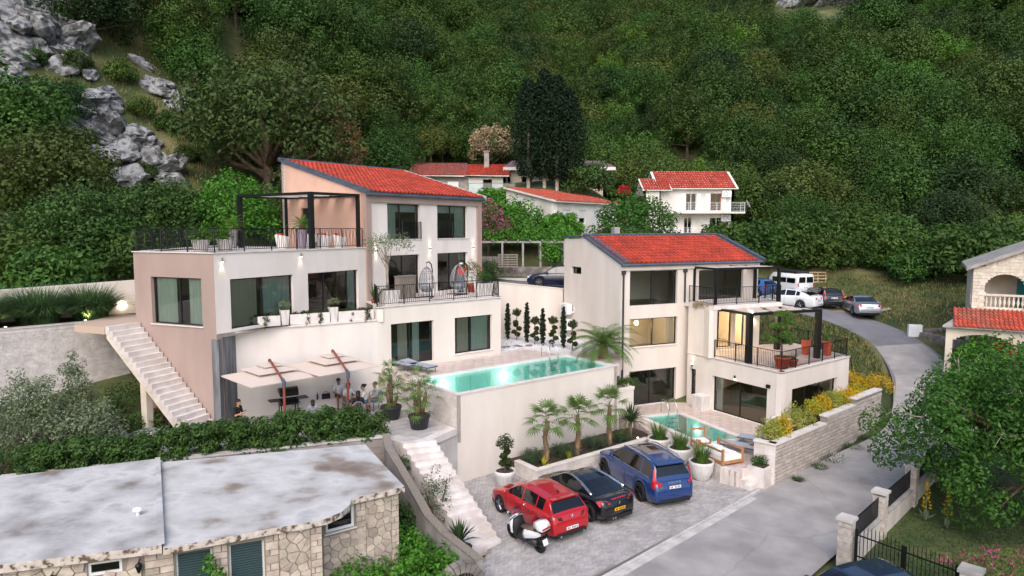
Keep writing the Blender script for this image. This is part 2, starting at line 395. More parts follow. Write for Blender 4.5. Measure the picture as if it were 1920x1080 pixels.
mat('tile_red', '#b5432f', .8, '#983a2a', .9, rnd=.18, bump=.15); mat('tile_old', '#c0503c', .85, '#a3604e', .8, rnd=.2); mat('tile_dull', '#a24a42', .9, '#8a5a50', .7, rnd=.2); mat('tile_purple', '#6e5b62', .9, rnd=.15)
mat('curtain_green', '#e6f0e6', .9, '#cfe0d0', 8, trans=.25, stretch=(6, 6, .1)); mat('curtain_white', '#eef0ec', .9, trans=.2); mat('curtain_beige', '#d8cdba', .9, trans=.2)
glass_mat('glass', (.80, .86, .84)); glass_mat('glass_dark', (.16, .18, .2)); glass_mat('glass_clear', (.9, .93, .92)); glass_mat('balcony_glass', (.75, .85, .9))
mat('pebble_white', '#d9d8da', .8, '#b9b8bb', 30, bump=1.0, bscale=25)
mat('asphalt', '#a6a2a0', .92, '#8b8786', .7, bump=.5, bscale=60, detail=8); mat('asphalt_dark', '#7c7b80', .9, '#6e6d72', .6, bump=.5, bscale=60, detail=8)
mat('cobble', '#b0acab', .85, '#9b9796', 1.2, rnd=.14, bump=.4, bscale=50); mat('joint', '#86827f', .95)
mat('kerb', '#c9c5c2', .85, '#aeaaa6', 2, bump=.3, rnd=.06)
mat('stone_facing', '#bdb5ae', .85, '#a0978f', 4, rnd=.16, bump=.6, bscale=18, objrnd=0)
mat('stone_piece', '#c0b8b1', .85, '#a39a92', 5, bump=.6, bscale=18, objrnd=.16)
mat('flagstone', '#c2b6a8', .85, '#a3978b', 3, bump=.6, bscale=14, objrnd=.22); mat('mortar', '#8b8278', .95, bump=.5)
mat('brick_white', '#d8d2cf', .85, '#c3bcb9', 3, rnd=.08, bump=.5, bscale=25)
mat('limestone', '#dbd3c5', .85, '#c8beae', 3, rnd=.09, bump=.4, bscale=20); mat('old_stone', '#857f7a', .95, '#5f5a56', 2.5, rnd=.25, bump=.8, bscale=8)
mat('grey_block', '#a09792', .95, '#8d8480', 2, rnd=.1, bump=.4)
mat('rock', '#949597', .95, '#565758', 1.6, bump=1.0, bscale=4, lo=.44, hi=.60, detail=10); mat('rock_tan', '#9c7d62', .95, '#6f5947', 1.4, bump=1.0, bscale=5)
mat('wood', '#b3835a', .6, '#9c6c45', 4, stretch=(1, 1, .15)); mat('wood_red', '#8e4433', .5, '#733527', 4, stretch=(1, 1, .15)); mat('wood_grey', '#8b8279', .8, '#736a62', 4, stretch=(6, 6, .4)); mat('pallet', '#b39a7c', .85, '#947c60', 4)
mat('canvas_white', '#d6c7bc', .85, trans=.12, bump=.1); mat('fabric_grey', '#9aa0aa', .9); mat('fabric_white', '#e3e0de', .9); mat('cushion_red', '#c0272d', .85); mat('wicker', '#cfc9c4', .8, bump=.5, bscale=90); mat('wicker_grey', '#8b8d93', .7)
mat('terracotta', '#b8563a', .8, '#a34a31', 3); mat('pot_white', '#dcd9d7', .5, '#c6c1bd', 3, stretch=(5, 5, .4)); mat('pot_mauve', '#8f8190', .6); mat('pot_black', '#25272c', .5); mat('pot_grey', '#b9b2b0', .7)
mat('soil', '#4a3b30', .95, '#33281f', 5, bump=.8); mat('deck_wood', '#bda796', .7)
mat('teal', '#2f9a9c', .6); mat('plastic_white', '#e6e6e6', .4); mat('plastic_dark', '#2b2c2f', .5); mat('blue_tarp', '#4d8fb8', .6); mat('green_net', '#3f7f72', .7)
mat('louvre', '#33474c', .5)
mat('pool_tile', '#b9e0d8', .4, '#aad8cf', 6)
for nm, a, b, orn in (('leaf_forest', '#48662a', '#345020', .26), ('leaf_dark', '#334d26', '#263c1d', .22), ('leaf_olive', '#566630', '#435424', .22), ('leaf_bright', '#58802e', '#426822', .18)):
 mat(nm, a, .6, b, .35, objrnd=orn, trans=.22, spec=.25)
for nm, a, b in (('leaf_hedge', '#4a682f', '#324b22'), ('leaf_fig', '#47702a', '#2f541f'), ('leaf_vine', '#568a2c', '#3a6a20'), ('leaf_yellow', '#b8a52c', '#8c9a34'), ('leaf_gold', '#d0a81e', '#b59a22'), ('leaf_variegated', '#a3a24a', '#7d8a3c'), ('leaf_cypress', '#263a24', '#182a18'), ('leaf_topiary', '#3f4d24', '#2b3a1a'), ('leaf_grey', '#7d8a6c', '#5c6a4c'), ('leaf_palm', '#5d7a34', '#476428'), ('leaf_cycad', '#5f8a2a', '#45701f'), ('leaf_yucca', '#46603a', '#33492b'), ('leaf_lav', '#5d6a5c', '#454f48'), ('leaf_box', '#3a5c20', '#284716'), ('leaf_pampas', '#587548', '#3f5a34'), ('grass_green', '#4a6330', '#36502a'), ('grass_dry', '#a08a5a', '#8a7a48'), ('grass_pot', '#5a7a34', '#45642a'), ('petal_pink', '#c05a86', '#a84a72'), ('petal_red', '#b83038', '#a02028'), ('leaf_brown', '#8a6a48', '#6d5238'), ('leaf_dryflower', '#b8a488', '#a08a6a'), ('leaf_shrub', '#4c5e2e', '#384a22')):
 mat(nm, a, .6, b, 3.0, rnd=.28, trans=.2, spec=.25)
mat('bark', '#6b5a48', .95, '#4c3f32', 3, bump=.8, bscale=12); mat('bark_pale', '#b0a496', .9, '#8c8072', 3, bump=.5); mat('bark_palm', '#7d6a54', .95, '#5a4a38', 14, bump=1.0, bscale=25)
mat('skin', '#b98466', .6); mat('skin_dark', '#8e6048', .6); mat('hair_black', '#191413', .6); mat('hair_brown', '#3b271d', .6); mat('cloth_white', '#dcdadb', .9); mat('cloth_black', '#1d1d20', .9); mat('cloth_blue', '#a9b6cc', .9); mat('cloth_red', '#d04a3c', .9); mat('denim', '#5b7391', .9); mat('cloth_dark', '#2b2729', .9)
mat('tyre', '#151516', .85); mat('rim', '#8d9096', .3, metal=.8); mat('rim_dark', '#2d2e31', .35, metal=.7); mat('lamp_red', '#b01018', .25, coat=.8); mat('lamp_dark', '#4a0c10', .2, coat=.8); mat('lamp_clear', '#d4d8dc', .15); mat('chrome', '#d5d8dc', .15, metal=1.0)
for nm, c in (('paint_red', '#a80f1a'), ('paint_black', '#0c0d11'), ('paint_blue', '#17356a'), ('paint_navy', '#141d3a'), ('paint_white', '#dfe1e4'), ('paint_estate', '#20262a'), ('paint_skyblue', '#3f66a8'), ('paint_deep', '#1c2740')):
 mat(nm, c, .28, coat=1.0, spec=.5)
mat('paint_silver', '#aeb4bd', .3, metal=.6, coat=1.0)
mat('plate_white', '#dcdcdc', .5); mat('plate_yellow', '#e0a81c', .5); mat('ink', '#1a1a1c', .6); mat('plastic_black', '#1a1b1d', .6)
mat('seat_brown', '#6d574a', .7)
mat('lamp_glow', (1.0, .82, .55), .5, emit=14.0); mat('lamp_glow_soft', (1.0, .85, .62), .5, emit=5.0); mat('uplight_glow', (1.0, .75, .35), .5, emit=10.0); mat('pool_glow', (.9, 1.0, .95), .5, emit=3.0)
# pool water: clear, faintly tinted, glossy, lightly rippled
m = bpy.data.materials.new('water'); m.use_nodes = True; n_ = m.node_tree.nodes; l_ = m.node_tree.links; n_.remove(n_['Principled BSDF'])
t_ = n_.new('ShaderNodeBsdfTransparent'); t_.inputs['Color'].default_value = (.74, .95, .91, 1)
g_ = n_.new('ShaderNodeBsdfGlossy'); g_.inputs['Roughness'].default_value = .04
f_ = n_.new('ShaderNodeFresnel'); f_.inputs['IOR'].default_value = 1.33; x_ = n_.new('ShaderNodeMixShader')
nz_ = n_.new('ShaderNodeTexNoise'); nz_.inputs['Scale'].default_value = 2.2; b_ = n_.new('ShaderNodeBump'); b_.inputs['Strength'].default_value = .12; b_.inputs['Distance'].default_value = .05
l_.new(nz_.outputs['Fac'], b_.inputs['Height']); l_.new(b_.outputs[0], g_.inputs['Normal']); l_.new(b_.outputs[0], f_.inputs['Normal'])
l_.new(f_.outputs[0], x_.inputs[0]); l_.new(t_.outputs[0], x_.inputs[1]); l_.new(g_.outputs[0], x_.inputs[2]); l_.new(x_.outputs[0], n_['Material Output'].inputs['Surface'])
MATS['water'] = m
def ramp_mat(name, stops, scale, rough=.95, bump=.6, bscale=6, scale2=None, detail=8):
 m = bpy.data.materials.new(name); m.use_nodes = True; n = m.node_tree.nodes; l = m.node_tree.links; b = n['Principled BSDF']
 tc = n.new('ShaderNodeTexCoord'); nz = n.new('ShaderNodeTexNoise'); nz.inputs['Scale'].default_value = scale; nz.inputs['Detail'].default_value = detail
 l.new(tc.outputs['Object'], nz.inputs['Vector']); rp = n.new('ShaderNodeValToRGB'); e = rp.color_ramp.elements
 e[0].position, e[0].color = stops[0][0], hx(stops[0][1]); e[1].position, e[1].color = stops[-1][0], hx(stops[-1][1])
 for p, c in stops[1:-1]: x = e.new(p); x.color = hx(c)
 l.new(nz.outputs['Fac'], rp.inputs['Fac']); l.new(rp.outputs[0], b.inputs['Base Color']); b.inputs['Roughness'].default_value = rough
 nb = n.new('ShaderNodeTexNoise'); nb.inputs['Scale'].default_value = bscale; nb.inputs['Detail'].default_value = 6; l.new(tc.outputs['Object'], nb.inputs['Vector'])
 bp = n.new('ShaderNodeBump'); bp.inputs['Strength'].default_value = bump; bp.inputs['Distance'].default_value = .1; l.new(nb.outputs['Fac'], bp.inputs['Height']); l.new(bp.outputs[0], b.inputs['Normal'])
 MATS[name] = m
ramp_mat('ground_mix', [(.30, '#2c381d'), (.45, '#3d4a26'), (.58, '#565a34'), (.70, '#6f6a48')], .25)
ramp_mat('dirt', [(.3, '#8a7a64'), (.5, '#a39480'), (.7, '#8f8a6a')], .5)
ramp_mat('old_roof', [(.29, '#75695f'), (.37, '#8f857c'), (.43, '#aeadac'), (.56, '#c4c3c2'), (.70, '#9a9a9d')], .55, rough=.9, bump=.3, bscale=3)
ramp_mat('edge_stained', [(.38, '#5f4d42'), (.47, '#b9aea5'), (.7, '#cfc6be')], 6.0, bump=.3)
ramp_mat('old_roof_pale', [(.28, '#7d746e'), (.38, '#9d9b9b'), (.5, '#b4b3b3'), (.60, '#c3c1c0'), (.72, '#9a9b9e')], .8, rough=.9, bump=.3, bscale=3)
for nm in ('asphalt', 'asphalt_dark'):
 m = MATS[nm]; n = m.node_tree.nodes; l = m.node_tree.links; b = n['Principled BSDF']; src = b.inputs['Base Color'].links[0].from_socket
 tc = n.new('ShaderNodeTexCoord'); nz = n.new('ShaderNodeTexNoise'); nz.inputs['Scale'].default_value = 1.1; nz.inputs['Detail'].default_value = 6; ad = n.new('ShaderNodeMixRGB'); ad.inputs[0].default_value = .35; l.new(tc.outputs['Object'], nz.inputs['Vector']); l.new(tc.outputs['Object'], ad.inputs[1]); l.new(nz.outputs['Color'], ad.inputs[2])
 vo = n.new('ShaderNodeTexVoronoi'); vo.feature = 'DISTANCE_TO_EDGE'; vo.inputs['Scale'].default_value = .3; l.new(ad.outputs[0], vo.inputs['Vector']); mr = n.new('ShaderNodeMapRange'); mr.inputs['From Max'].default_value = .012; mr.inputs['To Min'].default_value = .7; mr.inputs['To Max'].default_value = 1.0; l.new(vo.outputs['Distance'], mr.inputs['Value'])
 mx = n.new('ShaderNodeMixRGB'); mx.blend_type = 'MULTIPLY'; mx.inputs[0].default_value = .45; l.new(src, mx.inputs[1]); l.new(mr.outputs[0], mx.inputs[2]); l.new(mx.outputs[0], b.inputs['Base Color'])
# ------------------------------------------------------------ terrain
def hill(x, y):
 ys = 84 + 1.05 * min(0, x) - .25 * max(0, x - 15)
 d = y - max(ys, 30)
 return 11.5 + .60 * d + (.22 * max(0, -x - 18) * max(0, min(1, (y - 40) / 30)))
CP = [(-60, -30, -3), (0, -30, -2), (60, -30, -3), (-20, 8, -1.2), (0, 8, -.6), (20, 8, -.8), (45, 8, -2),
 (0, 17, -.25), (8, 17, -.25), (14, 20, -.35), (20, 20, -.7), (30, 20, -1.2), (-5, 21, -.5), (-15, 15, -.8), (-28, 16, .6), (-8, 17, -.6),
 (2, 23, -.12), (6, 25, -.12), (9, 27.5, -.12), (4, 29, -.15), (0, 27, -.12), (11, 25, -.12), (14, 28, -.08), (16, 31, .1), (-6, 26, -.1), (-12, 23, .2),
 (-20, 22, 1.8), (-16, 25, 2.15), (-20, 26, 2.5), (-27, 24, 3.2), (-17.5, 29, 3.0), (-14.5, 28.5, 2.1), (-21, 29, 3.3), (-23, 32, 4.8), (-28, 33, 6.2), (-20, 37, 6.5), (-28, 39, 8.5), (-16, 44, 8.0), (-9, 51, 8.3), (-21, 46, 11),
 (-10, 32, 1.4), (-5, 34, .6), (-3, 40, 2.4), (0, 41, 2.4), (3, 41, 2.3), (1, 43.3, 2.0), (3, 43.6, 2.0), (-1, 42.6, 2.0), (4.6, 40.5, 1.5), (0, 33, -.4), (-1.6, 28.8, -.4), (-2.8, 27.6, -.4), (8.5, 34, -.9), (9.5, 32, -.8), (7, 40, 1.0), (-6, 41, 4),
 (-4, 46, 6.2), (0, 46.5, 6.1), (0, 49.5, 6.6), (5, 49, 6.1), (10, 51, 5.8), (15, 52.8, 5.35), (20, 54, 4.7), (24.5, 53, 4.1), (26.5, 50, 3.5), (26.4, 46, 2.9), (25.3, 42, 2.2), (23.5, 38.5, 1.5), (20.5, 34.5, .7), (18, 31.5, .2), (22, 31, .1),
 (12, 45, 3.4), (13, 41, 1.6), (17, 41, 2.0), (16.5, 46.5, 4.6), (20.5, 43, 2.9), (21.5, 47, 3.8), (22.3, 43.2, 2.5), (22, 40.6, 1.7), (19.6, 49.6, 4.7),
 (30, 46, 3.4), (30, 41, 2.6), (29, 36, 1.6), (27, 31, .3), (24, 26, -.6), (36, 36, 1.5), (33, 52, 5.2), (42, 48, 6.0), (31, 50.5, 4.3),
 (20, 57, 5.0), (27, 57, 4.7), (24, 59, 5.3), (31, 58, 5.8), (16, 57.5, 6.0),
 (22, 64, 7.9), (30, 64, 7.9), (36, 60, 7.6), (15, 61, 7.4), (22, 69, 8.3), (32, 70, 8.4), (40, 72, 9.5), (17, 73, 9.3), (24, 76, 9.4), (4, 59.5, 10.2), (9, 66, 10.3), (3, 64, 10.4), (0, 58.5, 10.0), (-5, 58.5, 9.8), (1, 53, 7.5), (6, 54.5, 7.2), (-5, 54, 7.9), (-4, 63, 11), (-6, 75, 14.2), (2, 72, 15.0), (6, 73, 15.0), (9, 78, 15.2), (18, 82, 10.5), (12, 82, 13)]
for gx in range(-210, 211, 35):
 for gy in (95, 125, 165, 215, 280, 360):
  if gy > 84 + 1.05 * min(0, gx): CP.append((gx, gy, hill(gx, gy)))
for gx, gy in ((-45, 45), (-60, 60), (-40, 62), (-30, 52), (-70, 40), (-95, 55), (-25, 66), (-16, 76), (-45, 36)): CP.append((gx, gy, hill(gx, gy)))
for gx, gy, gz in ((55, 60, 9), (55, 75, 12), (80, 60, 12), (100, 40, 8), (-110, 20, 20), (-60, 15, 8), (-180, 20, 30), (160, 30, 10)): CP.append((gx, gy, gz))
CPa = np.array(CP, float)
def _tps(r): return r * r * np.log(np.maximum(r, 1e-6))
_n = len(CPa); _D = np.hypot(CPa[:, None, 0] - CPa[None, :, 0], CPa[:, None, 1] - CPa[None, :, 1])
_A = np.zeros((_n + 3, _n + 3)); _A[:_n, :_n] = _tps(_D) + np.eye(_n) * 2.0; _A[:_n, _n] = 1; _A[:_n, _n + 1:] = CPa[:, :2]; _A[_n, :_n] = 1; _A[_n + 1:, :_n] = CPa[:, :2].T
_W = np.linalg.solve(_A, np.concatenate([CPa[:, 2], np.zeros(3)]))
def TZ(X, Y):
 X = np.asarray(X, float).ravel(); Y = np.asarray(Y, float).ravel(); out = np.empty(len(X))
 for i in range(0, len(X), 4000):
  x, y = X[i:i + 4000], Y[i:i + 4000]
  K = _tps(np.hypot(x[:, None] - CPa[None, :, 0], y[:, None] - CPa[None, :, 1]))
  out[i:i + 4000] = K @ _W[:_n] + _W[_n] + _W[_n + 1] * x + _W[_n + 2] * y
 return out
def tz(x, y): return float(TZ([x], [y])[0])
gxs = np.concatenate([np.linspace(-210, -66, 25), np.arange(-63, 63, 1.1), np.linspace(66, 210, 25)])
gys = np.concatenate([np.linspace(-30, 8, 8), np.arange(10, 100, 1.1), np.linspace(102, 330, 58)])
GX, GY = np.meshgrid(gxs, gys); GZ = TZ(GX, GY).reshape(GX.shape)
nh = np.array([[mnoise.noise((x * .22, y * .22, 0)) * .35 + mnoise.noise((x * .06, y * .06, 3)) * 1.4 for x in gxs] for y in gys])
GZ = GZ + nh * np.clip((GY - 66) / 25, 0, 1)
V = np.stack([GX, GY, GZ], -1).reshape(-1, 3); nxs, nys = len(gxs), len(gys)
tm = MB(); tm.v = [tuple(p) for p in V]
for j in range(nys - 1):
 for i in range(nxs - 1):
  a = j * nxs + i; tm.f.append([a, a + 1, a + nxs + 1, a + nxs])
tm.m = [0] * len(tm.f); tm.r = [.5] * len(tm.f)
tm.build('ground', 'ground_mix', smooth=True, kind='structure', org=(0, 0, 0))
# ------------------------------------------------------------ roads
RL = [(-2.0, 15.8, -.02), (3.2, 20.68, 0), (7.2, 24.5, 0), (11.3, 28.35, .05), (15.3, 31.4, .3), (19.3, 34.4, .78), (22.3, 39.2, 1.8), (23.5, 42.1, 2.25), (24.5, 45.7, 2.9), (24.4, 48.8, 3.5), (23.0, 51.3, 4.1), (19.5, 52.0, 4.85), (14, 50.7, 5.6), (8, 48.9, 6.35), (2.5, 45.3, 6.85), (-2.4, 44.6, 7.0), (-6, 44.8, 7.1)]
RR = [(2.6, 13, -.02), (6.9, 18.0, 0), (10.4, 21.6, 0), (14.1, 25.1, .05), (18.0, 28.8, .3), (22.5, 32.2, .8), (25.6, 38.2, 1.8), (27.3, 42.0, 2.4), (28.1, 46.0, 3.05), (28.0, 50.0, 3.65), (26.3, 53.4, 4.2), (21.5, 55.7, 4.85), (15, 54.6, 5.6), (8, 52.6, 6.35), (2.5, 50.8, 6.85), (-2.4, 50.3, 7.0), (-6, 50.5, 7.1)]
def ribbon(mb, Lp, Rp, sub=6, cross=4, lift=.0):
 def cr(P, t):
  i = int(t); i = min(i, len(P) - 2); f = t - i; g = lambda k: Vector(P[max(0, min(len(P) - 1, k))])
  a, b, c, d = g(i - 1), g(i), g(i + 1), g(i + 2)
  return .5 * ((2 * b) + (-a + c) * f + (2 * a - 5 * b + 4 * c - d) * f * f + (-a + 3 * b - 3 * c + d) * f ** 3)
 n = (len(Lp) - 1) * sub; V = []
 for k in range(n + 1):
  a, b = cr(Lp, k / sub), cr(Rp, k / sub)
  for c in range(cross + 1): p = a + (b - a) * (c / cross); V.append((p.x, p.y, p.z + lift))
 w = cross + 1
 mb.add(V, [(k * w + c, k * w + c + 1, (k + 1) * w + c + 1, (k + 1) * w + c) for k in range(n) for c in range(cross)], 0)
 return mb
ribbon(MB(), [(p[0], p[1], p[2] + .0) for p in RL[:7]], RR[:7], lift=.02).build('road', 'asphalt', kind='structure')
ribbon(MB(), RL[6:], RR[6:], lift=.03).build('road', 'asphalt_dark', kind='structure')
# pale repair patch on the bend, dirt lay-by behind it
ribbon(MB(), [Vector(a) * .97 + Vector(b) * .03 for a, b in zip(RL[5:9], RR[5:9])], [Vector(a) * .05 + Vector(b) * .95 for a, b in zip(RL[5:9], RR[5:9])], lift=.037).build('road_patch', 'asphalt', kind='structure')
lay = MB(); nx_, ny_ = 22, 12
V = []
for j in range(ny_ + 1):
 for i in range(nx_ + 1):
  x = 15.5 + 15 * i / nx_; y = 52.6 + 6.4 * j / ny_ ; V.append((x, y, tz(x, y) + .11 + .03 * math.sin(i * 1.7 + j)))
lay.add(V, [(j * (nx_ + 1) + i, j * (nx_ + 1) + i + 1, (j + 1) * (nx_ + 1) + i + 1, (j + 1) * (nx_ + 1) + i) for j in range(ny_) for i in range(nx_) if ((i - 10) / 10.5) ** 2 + ((j - 3.5) / 6.5) ** 2 + .12 * math.sin(i * 2.1 + j * 1.3) < 1])
lay.build('lay_by', 'dirt', kind='structure', smooth=True)
# ------------------------------------------------------------ parking court: bed, cobbles, kerb
def inside(poly, x, y):
 c = False; n = len(poly); j = n - 1
 for i in range(n):
  if (poly[i][1] > y) != (poly[j][1] > y) and x < (poly[j][0] - poly[i][0]) * (y - poly[i][1]) / (poly[j][1] - poly[i][1]) + poly[i][0]: c = not c
  j = i
 return c
KD = Vector((.723, .690, 0)); KN = Vector((-.690, .723, 0)); K0 = Vector((3.2, 20.68, 0))
court = [(-1.6, 16.9), (11.1, 28.25), (9.0, 30.5), (8.0, 34.6), (5.2, 34.6), (-2.4, 28.5), (-3.4, 26.4), (-.8, 22.4), (-1.4, 20.0)]
cb = MB().prism(court, -.12, .012).build('parking_court', 'joint', kind='structure')
q = []; rn = []
for a in range(-8, 120):
 for b in range(2, 150):
  c0 = K0 + KD * (a * .205 - 4 + (.1 if b % 2 else 0)) + KN * (b * .103)
  if not all(inside(court, (c0 + KD * dx + KN * dy).x, (c0 + KD * dx + KN * dy).y) for dx in (-.1, .1) for dy in (-.05, .05)): continue
  h = .034 + R.uniform(-.004, .004); P = [c0 + KD * (.097 * sx) + KN * (.046 * sy) for sx, sy in ((-1, -1), (1, -1), (1, 1), (-1, 1))]; Q = [c0 + KD * (.092 * sx) + KN * (.041 * sy) for sx, sy in ((-1, -1), (1, -1), (1, 1), (-1, 1))]
  T = [(v.x, v.y, h) for v in Q]; B = [(v.x, v.y, .012) for v in P]
  q.append(T); r_ = R.random(); rn.append(r_)
  for i in range(4): q.append([B[i], B[(i + 1) % 4], T[(i + 1) % 4], T[i]]); rn.append(r_)
quads_obj('cobbles', np.array(q), 'cobble', cb, rnd=np.array(rn), kind='stuff')
kb = thing('kerb_strip', None, None, tuple(K0)); tag(kb, kind='structure')
for i in range(-6, 12):
 a, b = K0 + KD * (i * 1.0), K0 + KD * (i * 1.0 + .985)
 MB().seg(a + KN * .12 - Vector((0, 0, .1)), b + KN * .12 - Vector((0, 0, .1)), .13, .165).build('kerb_stone', 'kerb', kb)
MB().seg(K0 + KD * -6 - KN * .1 - Vector((0, 0, .1)), K0 + KD * 11.2 - KN * .1 - Vector((0, 0, .1)), .28, .135).build('gutter', 'kerb', kb)
# ------------------------------------------------------------ upper villa
ML, MR, BL, BR = (-7.73, 36.08), (-2.01, 43.95), (-13.44, 40.23), (-7.72, 48.10)
WA, PC, PB = (-12.39, 28.34), (-16.73, 30.16), (-17.2, 40.9)
Q0, E1, F1, G1 = (-12.32, 29.8), (-6.60, 33.13), (-0.63, 37.87), (-1.35, 42.9)
V1 = thing('villa', 'large villa of white, pink and peach plaster with red mono-pitch roof above the long pool', 'house', (-8, 36, 2.4))
TZ1 = 2.45; DK1 = 3.88
def hw(A, B, wins): return [(a, b, c, d) for a, b, c, d in wins]
mw = [(1.6, 4.15, 10.31, 12.27), (5.62, 8.39, 10.31, 12.27), (1.55, 4.09, 7.16, 9.42), (5.6, 8.37, 7.16, 9.42)]
MB().wall(ML, MR, 6.6, 12.78, .3, mw).build('wall', 'plaster_white', V1, label='white upper front wall')
fr = MB(); wbox(fr, ML, MR, 0.0, .36, .002, .10, 7.0, 12.30); wbox(fr, ML, MR, 9.28, 9.73, .002, .10, 7.0, 12.30); wbox(fr, ML, MR, 0.0, 9.73, .002, .12, 12.302, 12.79)
fr.build('facade_frame', 'plaster_pink', V1)
sw = MB().wall(BL, ML, 6.6, 12.76, .3, [(1.75, 2.65, 9.80, 12.05)])
def gable(mb, A, B, zlow, zhigh, th):
 a0, b0 = local(A, B, 0), local(A, B, math.dist(A, B)); a1, b1 = local(A, B, 0, -th), local(A, B, math.dist(A, B), -th)
 P = [(a0.x, a0.y, zlow), (b0.x, b0.y, zlow), (a0.x, a0.y, zhigh), (a1.x, a1.y, zlow), (b1.x, b1.y, zlow), (a1.x, a1.y, zhigh)]
 mb.add(P, [(0, 1, 2), (5, 4, 3), (0, 2, 5, 3), (2, 1, 4, 5), (1, 0, 3, 4)])
gable(sw, BL, ML, 12.76, 14.72, .3); sw.build('wall', 'plaster_peach', V1, label='peach plaster side wall')
bw = MB().wall(MR, BR, 6.6, 12.76, .3); gable(bw, BR, MR, 12.76, 14.72, -.3); bw.wall(BR, BL, 6.6, 14.7, .3); bw.build('wall', 'plaster_white', V1)
dr = MB(); wbox(dr, BL, ML, 1.78, 2.62, -.16, -.10, 9.80, 12.02); d_ = dr.build('door', 'dark_frame', V1); hd = MB(); wbox(hd, BL, ML, 2.48, 2.54, -.10, -.05, 10.8, 10.95); hd.build('handle', 'steel', d_)
fl = MB()
for z in (6.82, 9.85): fl.prism([tuple(local(ML, MR, .3, -.3)[:2]), tuple(local(ML, MR, 9.43, -.3)[:2]), tuple(local(ML, MR, 9.43, -6.7)[:2]), tuple(local(ML, MR, .3, -6.7)[:2])], z, z + .2)
fl.build('floor_slab', 'room_floor', V1)
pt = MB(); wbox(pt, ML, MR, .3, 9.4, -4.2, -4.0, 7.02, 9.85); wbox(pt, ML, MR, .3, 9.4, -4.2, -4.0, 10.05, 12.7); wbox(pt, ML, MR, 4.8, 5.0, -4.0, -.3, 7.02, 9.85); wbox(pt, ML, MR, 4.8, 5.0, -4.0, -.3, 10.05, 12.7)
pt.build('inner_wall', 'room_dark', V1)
# roof
um = Vector((MR[0] - ML[0], MR[1] - ML[1], 0)).normalized(); vb = Vector((BL[0] - ML[0], BL[1] - ML[1], 0)).normalized(); rise = 1.96 / 7.06
vm = (vb + Vector((0, 0, rise))).normalized()
O = Vector((ML[0], ML[1], 12.80)) - um * .12 - vm * .22; nrm = um.cross(vm).normalized()
rf = MB(); lu, lv = 9.73 + .24, 7.06 * math.hypot(1, rise) + .35
P = [O, O + um * lu, O + um * lu + vm * lv, O + vm * lv]; rf.add([p for p in P] + [p + nrm * .10 for p in P], [(3, 2, 1, 0), (4, 5, 6, 7), (0, 1, 5, 4), (1, 2, 6, 5), (2, 3, 7, 6), (3, 0, 4, 7)])
r1 = rf.build('roof', 'grey_metal', V1)
tiled_roof(r1, O + um * .22 + nrm * .05, um, vm, lu - .34, lv - .2, 'tile_red', up=.06)
tr = MB()
def rbar(mb, a, b, w, h0, h1):   # trim along the roof plane
 d = (b - a).normalized(); s_ = nrm.cross(d) * w
 mb.add([a + nrm * h0, a + s_ + nrm * h0, b + s_ + nrm * h0, b + nrm * h0, a + nrm * h1, a + s_ + nrm * h1, b + s_ + nrm * h1, b + nrm * h1], [(3, 2, 1, 0), (4, 5, 6, 7), (0, 1, 5, 4), (1, 2, 6, 5), (2, 3, 7, 6), (3, 0, 4, 7)])
rbar(tr, O + um * .22 + vm * lv, O + um * .22 - vm * .02, .24, -.05, .21)
rbar(tr, O + vm * (lv - .25) + um * lu, O + vm * (lv - .25), .28, .0, .20) if False else rbar(tr, O + vm * (lv - .22), O + vm * (lv - .22) + um * lu, .26, .0, .22)
tr.build('verge_flashing', 'grey_metal', r1)
tw_ = MB(); rbar(tw_, O + um * (lu + .02) + vm * lv, O + um * (lu + .02) - vm * .02, .16, -.06, .2); tw_.build('verge_flashing', 'concrete_light', r1)
gt = MB(); gt.tube([O - vm * .06 + nrm * -.02 + um * .0, O - vm * .06 + nrm * -.02 + um * lu], .075, 8); gt.build('gutter', 'grey_metal', r1)
# windows of the main block
window(V1, ML, MR, *mw[0], splits=(.42,), curtain=((0.02, .34, 'curtain_green'),), blind=.45, sill='coping'); window(V1, ML, MR, *mw[1], splits=(.48,), curtain=((.66, .98, 'curtain_green'),), blind=.45, sill='coping')
window(V1, ML, MR, *mw[2], splits=(.5,), curtain=(), glass='glass'); window(V1, ML, MR, *mw[3], splits=(.45,), curtain=((.8, .98, 'curtain_beige'),))
MB().prism([tuple(local(ML, MR, a, b)[:2]) for a, b in ((1.3, .0), (8.7, .0), (8.7, .55), (1.3, .55))], 7.05, 7.15).build('door_step', 'coping', V1)
# side wing with the roof terrace
ww = [(.74, 4.15, 6.62, 8.77), (5.04, 8.45, 6.62, 8.77)]
MB().wall(WA, ML, 6.5, 9.88, .3, ww).build('wall', 'plaster_white', V1, label='white front wall of the side wing')
pw = MB(); Lp = math.dist(PC, WA); pw.wall(PC, WA, TZ1 - .6, 9.88, .3, [(Lp - 3.7, Lp - .75, 6.78, 8.83)]); pw.wall(PB, PC, 5.0, 9.88, .3); pw.wall(BL, PB, 6.0, 9.7, .3); pw.build('wall', 'plaster_pink', V1, label='pink plaster end wall')
window(V1, PC, WA, Lp - 3.7, Lp - .75, 6.78, 8.83, splits=(.52,), curtain=((.02, .40, 'curtain_green'), (.66, .98, 'curtain_green')), sill='coping')
window(V1, WA, ML, *ww[0], splits=(.5,), curtain=((.55, .98, 'curtain_green'), (.02, .45, 'curtain_beige'))); window(V1, WA, ML, *ww[1], splits=(.33, .8), curtain=((.8, .98, 'curtain_green'),))
ter = [WA, ML, BL, PB, PC]
ti = [(p[0] + (-12.8 - p[0]) * .05, p[1] + (35.2 - p[1]) * .05) for p in ter]; sl = MB().prism(ti, 9.70, 9.84); sl.prism(ti, 6.3, 6.5); sl.build('floor_slab', 'concrete_light', V1)
cp = MB()
